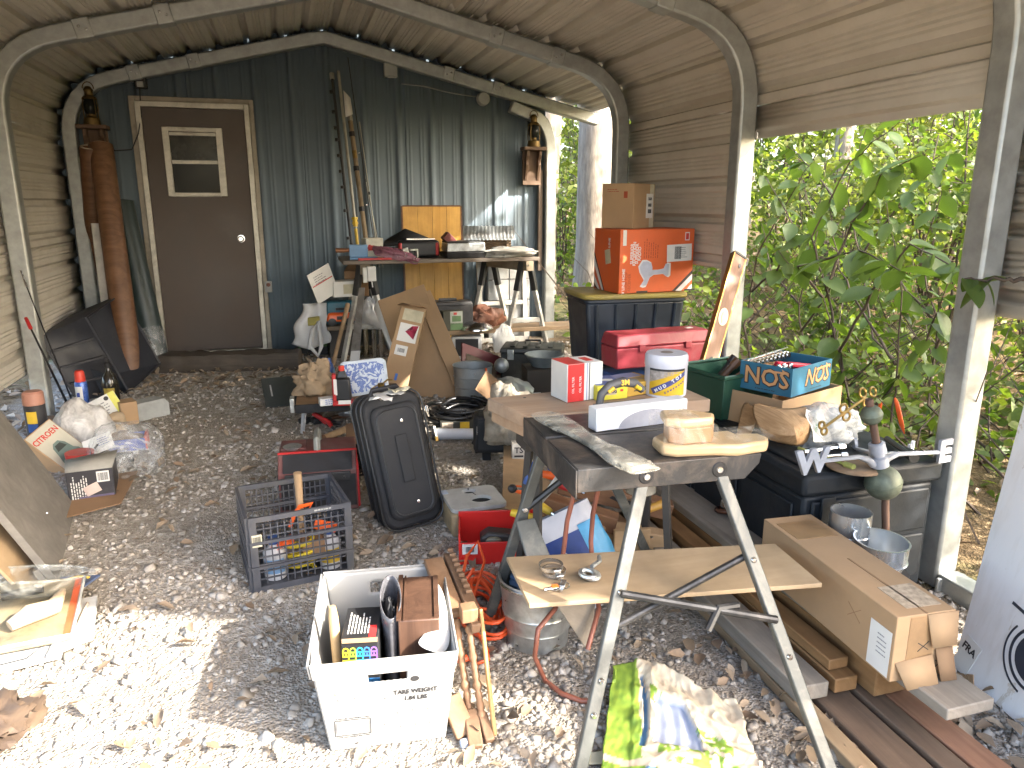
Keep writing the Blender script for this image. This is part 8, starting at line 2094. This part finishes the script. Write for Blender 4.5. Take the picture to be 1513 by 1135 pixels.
spindle(PY(674, 915, 2.02) - e.location, PY(695, 1065, 1.84) - e.location); spindle(PY(693, 925, 1.98) - e.location, PY(712, 1060, 1.82) - e.location)
bar(PY(710, 900, 1.98) - e.location, G(731, 1092) - e.location + Vector((0, 0, .01)), .012, .02, 'slat', wood('slat_gold', (.36, .2, .07), (.46, .28, .12), 2, 18))
bar(PY(665, 1030, 1.88) - e.location, G(689, 1092) - e.location + Vector((0, 0, .01)), .06, .025, 'foot_rail', FW); bar(PY(695, 1050, 1.85) - e.location, G(703, 1108) - e.location + Vector((0, 0, .005)), .042, .025, 'foot_rail', FW2); bar(PY(712, 1055, 1.83) - e.location, G(724, 1100) - e.location + Vector((0, 0, .008)), .028, .025, 'foot_rail', FW2)
# ---- relief map of a hillside
e = thing('relief_board', 'moulded landscape relief board, tan rock with green meadows and a blue river', 'relief board')
c4 = [H(893, 1000, .06), H(968, 970, .1), H(1098, 1058, .06), H(1150, 1210, .03), H(868, 1180, .03)]
V0 = H(880, 1215, .02); V1 = H(1150, 1215, .02); V2 = H(1085, 1040, .07); V3 = H(905, 985, .08)
m, t, b = nt('painted_relief')
vcol = node(t, 'ShaderNodeVertexColor'); vcol.layer_name = 'paint'
t.links.new(vcol.outputs[0], b.inputs['Base Color']); b.inputs['Roughness'].default_value = .6
bump(t, b, noise_n(t, coords(t), 60, 4), .3, .004)
NU, NV = 110, 110
vs, cols = [], []
def pt_col(u, v, h_):
    rock = Vector((.54, .47, .35)); rock2 = Vector((.42, .33, .24)); grass = Vector((.25, .36, .045)); grass2 = Vector((.12, .22, .03)); river = Vector((.11, .24, .4)); lake = Vector((.33, .37, .47)); road = Vector((.46, .36, .27))
    n1 = noise.noise(Vector((u * 9, v * 9, 3))); n2 = noise.noise(Vector((u * 26, v * 26, 7)))
    c_ = rock.lerp(rock2, min(1, max(0, .25 + n1 * .9 + n2 * .4)))
    g_ = 0
    if u < .2 + .08 * n1 + .1 * (1 - v): g_ = 1
    if v < .3 + .12 * n1 and (u > .68 + .1 * n2 or (u > .1 and u < .24)): g_ = 1
    dv = abs(v - (.78 - .55 * (u - .3)))
    if dv < .055 and .3 < u < .85 and n2 > -.1: g_ = 1
    if .33 < v < .46 and .35 < u < .8 and n2 + .6 * n1 > .02: g_ = 1
    if .15 < v < .3 and .3 < u < .9 and n2 > .25: g_ = 1
    if g_: c_ = grass.lerp(grass2, min(1, max(0, .35 + n2)))
    if abs(v - .36 + .04 * math.sin(u * 8)) < .02 and u < .62: c_ = road
    ru = .3 - .42 * (v - .62) ** 2 * (1 if v > .62 else 2.2)
    if .42 < v < .9 and abs(u - (ru - .02)) < .018 + .01 * n1: c_ = river
    if .45 < v < .78 and ru + .05 < u < ru + .05 + .33 * (1 - (v - .45) * .9): c_ = lake
    if v < .3 and abs(u - .36 - .06 * math.sin(v * 16)) < .03 + .02 * (1 - v * 3): c_ = river
    return c_
for j in range(NV + 1):
    v = j / NV
    for i in range(NU + 1):
        u = i / NU
        wob = Vector((.012 * noise.noise(Vector((v * 6, 0, 1))) if u in (0, 1) else 0, 0, 0))
        p = (V0.lerp(V1, u)).lerp(V3.lerp(V2, u), v * (1 + (.09 * math.sin(math.pi * min(1, u * 1.5)) ) * v))
        rid = abs(noise.noise(Vector((u * 5, v * 5, 2)))) ; rid2 = abs(noise.noise(Vector((u * 14, v * 14, 5))))
        ru = .3 - .42 * (v - .62) ** 2 * (1 if v > .62 else 2.2)
        lk = .45 < v < .78 and ru + .05 < u < ru + .05 + .33 * (1 - (v - .45) * .9)
        flat_ = .25 if u < .18 else 1
        h_ = (.016 * (1 - rid * 2) + .006 * (1 - rid2 * 2)) * flat_ + .02 * math.sin(math.pi * u) * v
        if lk: h_ = .003 + .003 * math.sin((u - ru) * 60)
        if .42 < v < .9 and abs(u - (ru - .02)) < .02: h_ = .0
        vs.append(p + wob + Vector((0, -h_ * .3, h_)))
        cols.append(pt_col(u, v, h_))
fs = [(j * (NU + 1) + i, j * (NU + 1) + i + 1, (j + 1) * (NU + 1) + i + 1, (j + 1) * (NU + 1) + i) for j in range(NV) for i in range(NU)]
e.location = (V0 + V1) / 2; e.location.z = 0
me = bpy.data.meshes.new('relief_sheet'); me.from_pydata([tuple(p - e.location) for p in vs], [], fs)
ca = me.color_attributes.new('paint', 'FLOAT_COLOR', 'POINT')
ca.data.foreach_set('color', np.array([(c_.x, c_.y, c_.z, 1) for c_ in cols], np.float32).reshape(-1))
me.materials.append(m); me.shade_smooth()
o = bpy.data.objects.new('relief_sheet', me); COL.objects.link(o); o.parent = e
md = o.modifiers.new('s', 'SOLIDIFY'); md.thickness = .012; md.offset = -1
e2 = thing('support_brick', 'brick-sized wooden block propping up the relief board', 'block', ((V3 + V2) / 2).to_tuple()[:2] + (0,), R(-20)); MB().box(-.09, .09, -.16, -.07, 0, .045).build('block', CARD2, e2, bevel=.003)
# stray card near the bench foot, odd dead sticks
o = quad_board('cream_card', [G(850, 1130, .012), G(902, 1128, .012), G(900, 1108, .015), G(868, 1112, .015)], .003, MATS['buff_label']); tag(o, 'cream card lying on the gravel by the front left bench leg', 'card')
o = MB().box(-.02, .02, -.012, .012, 0, .02).build('plastic_stub', MATS['pale_blue_tape'], bevel=.005); o.location = G(690, 1102); tag(o, 'small pale blue cap on the gravel under the wooden frame', 'cap')
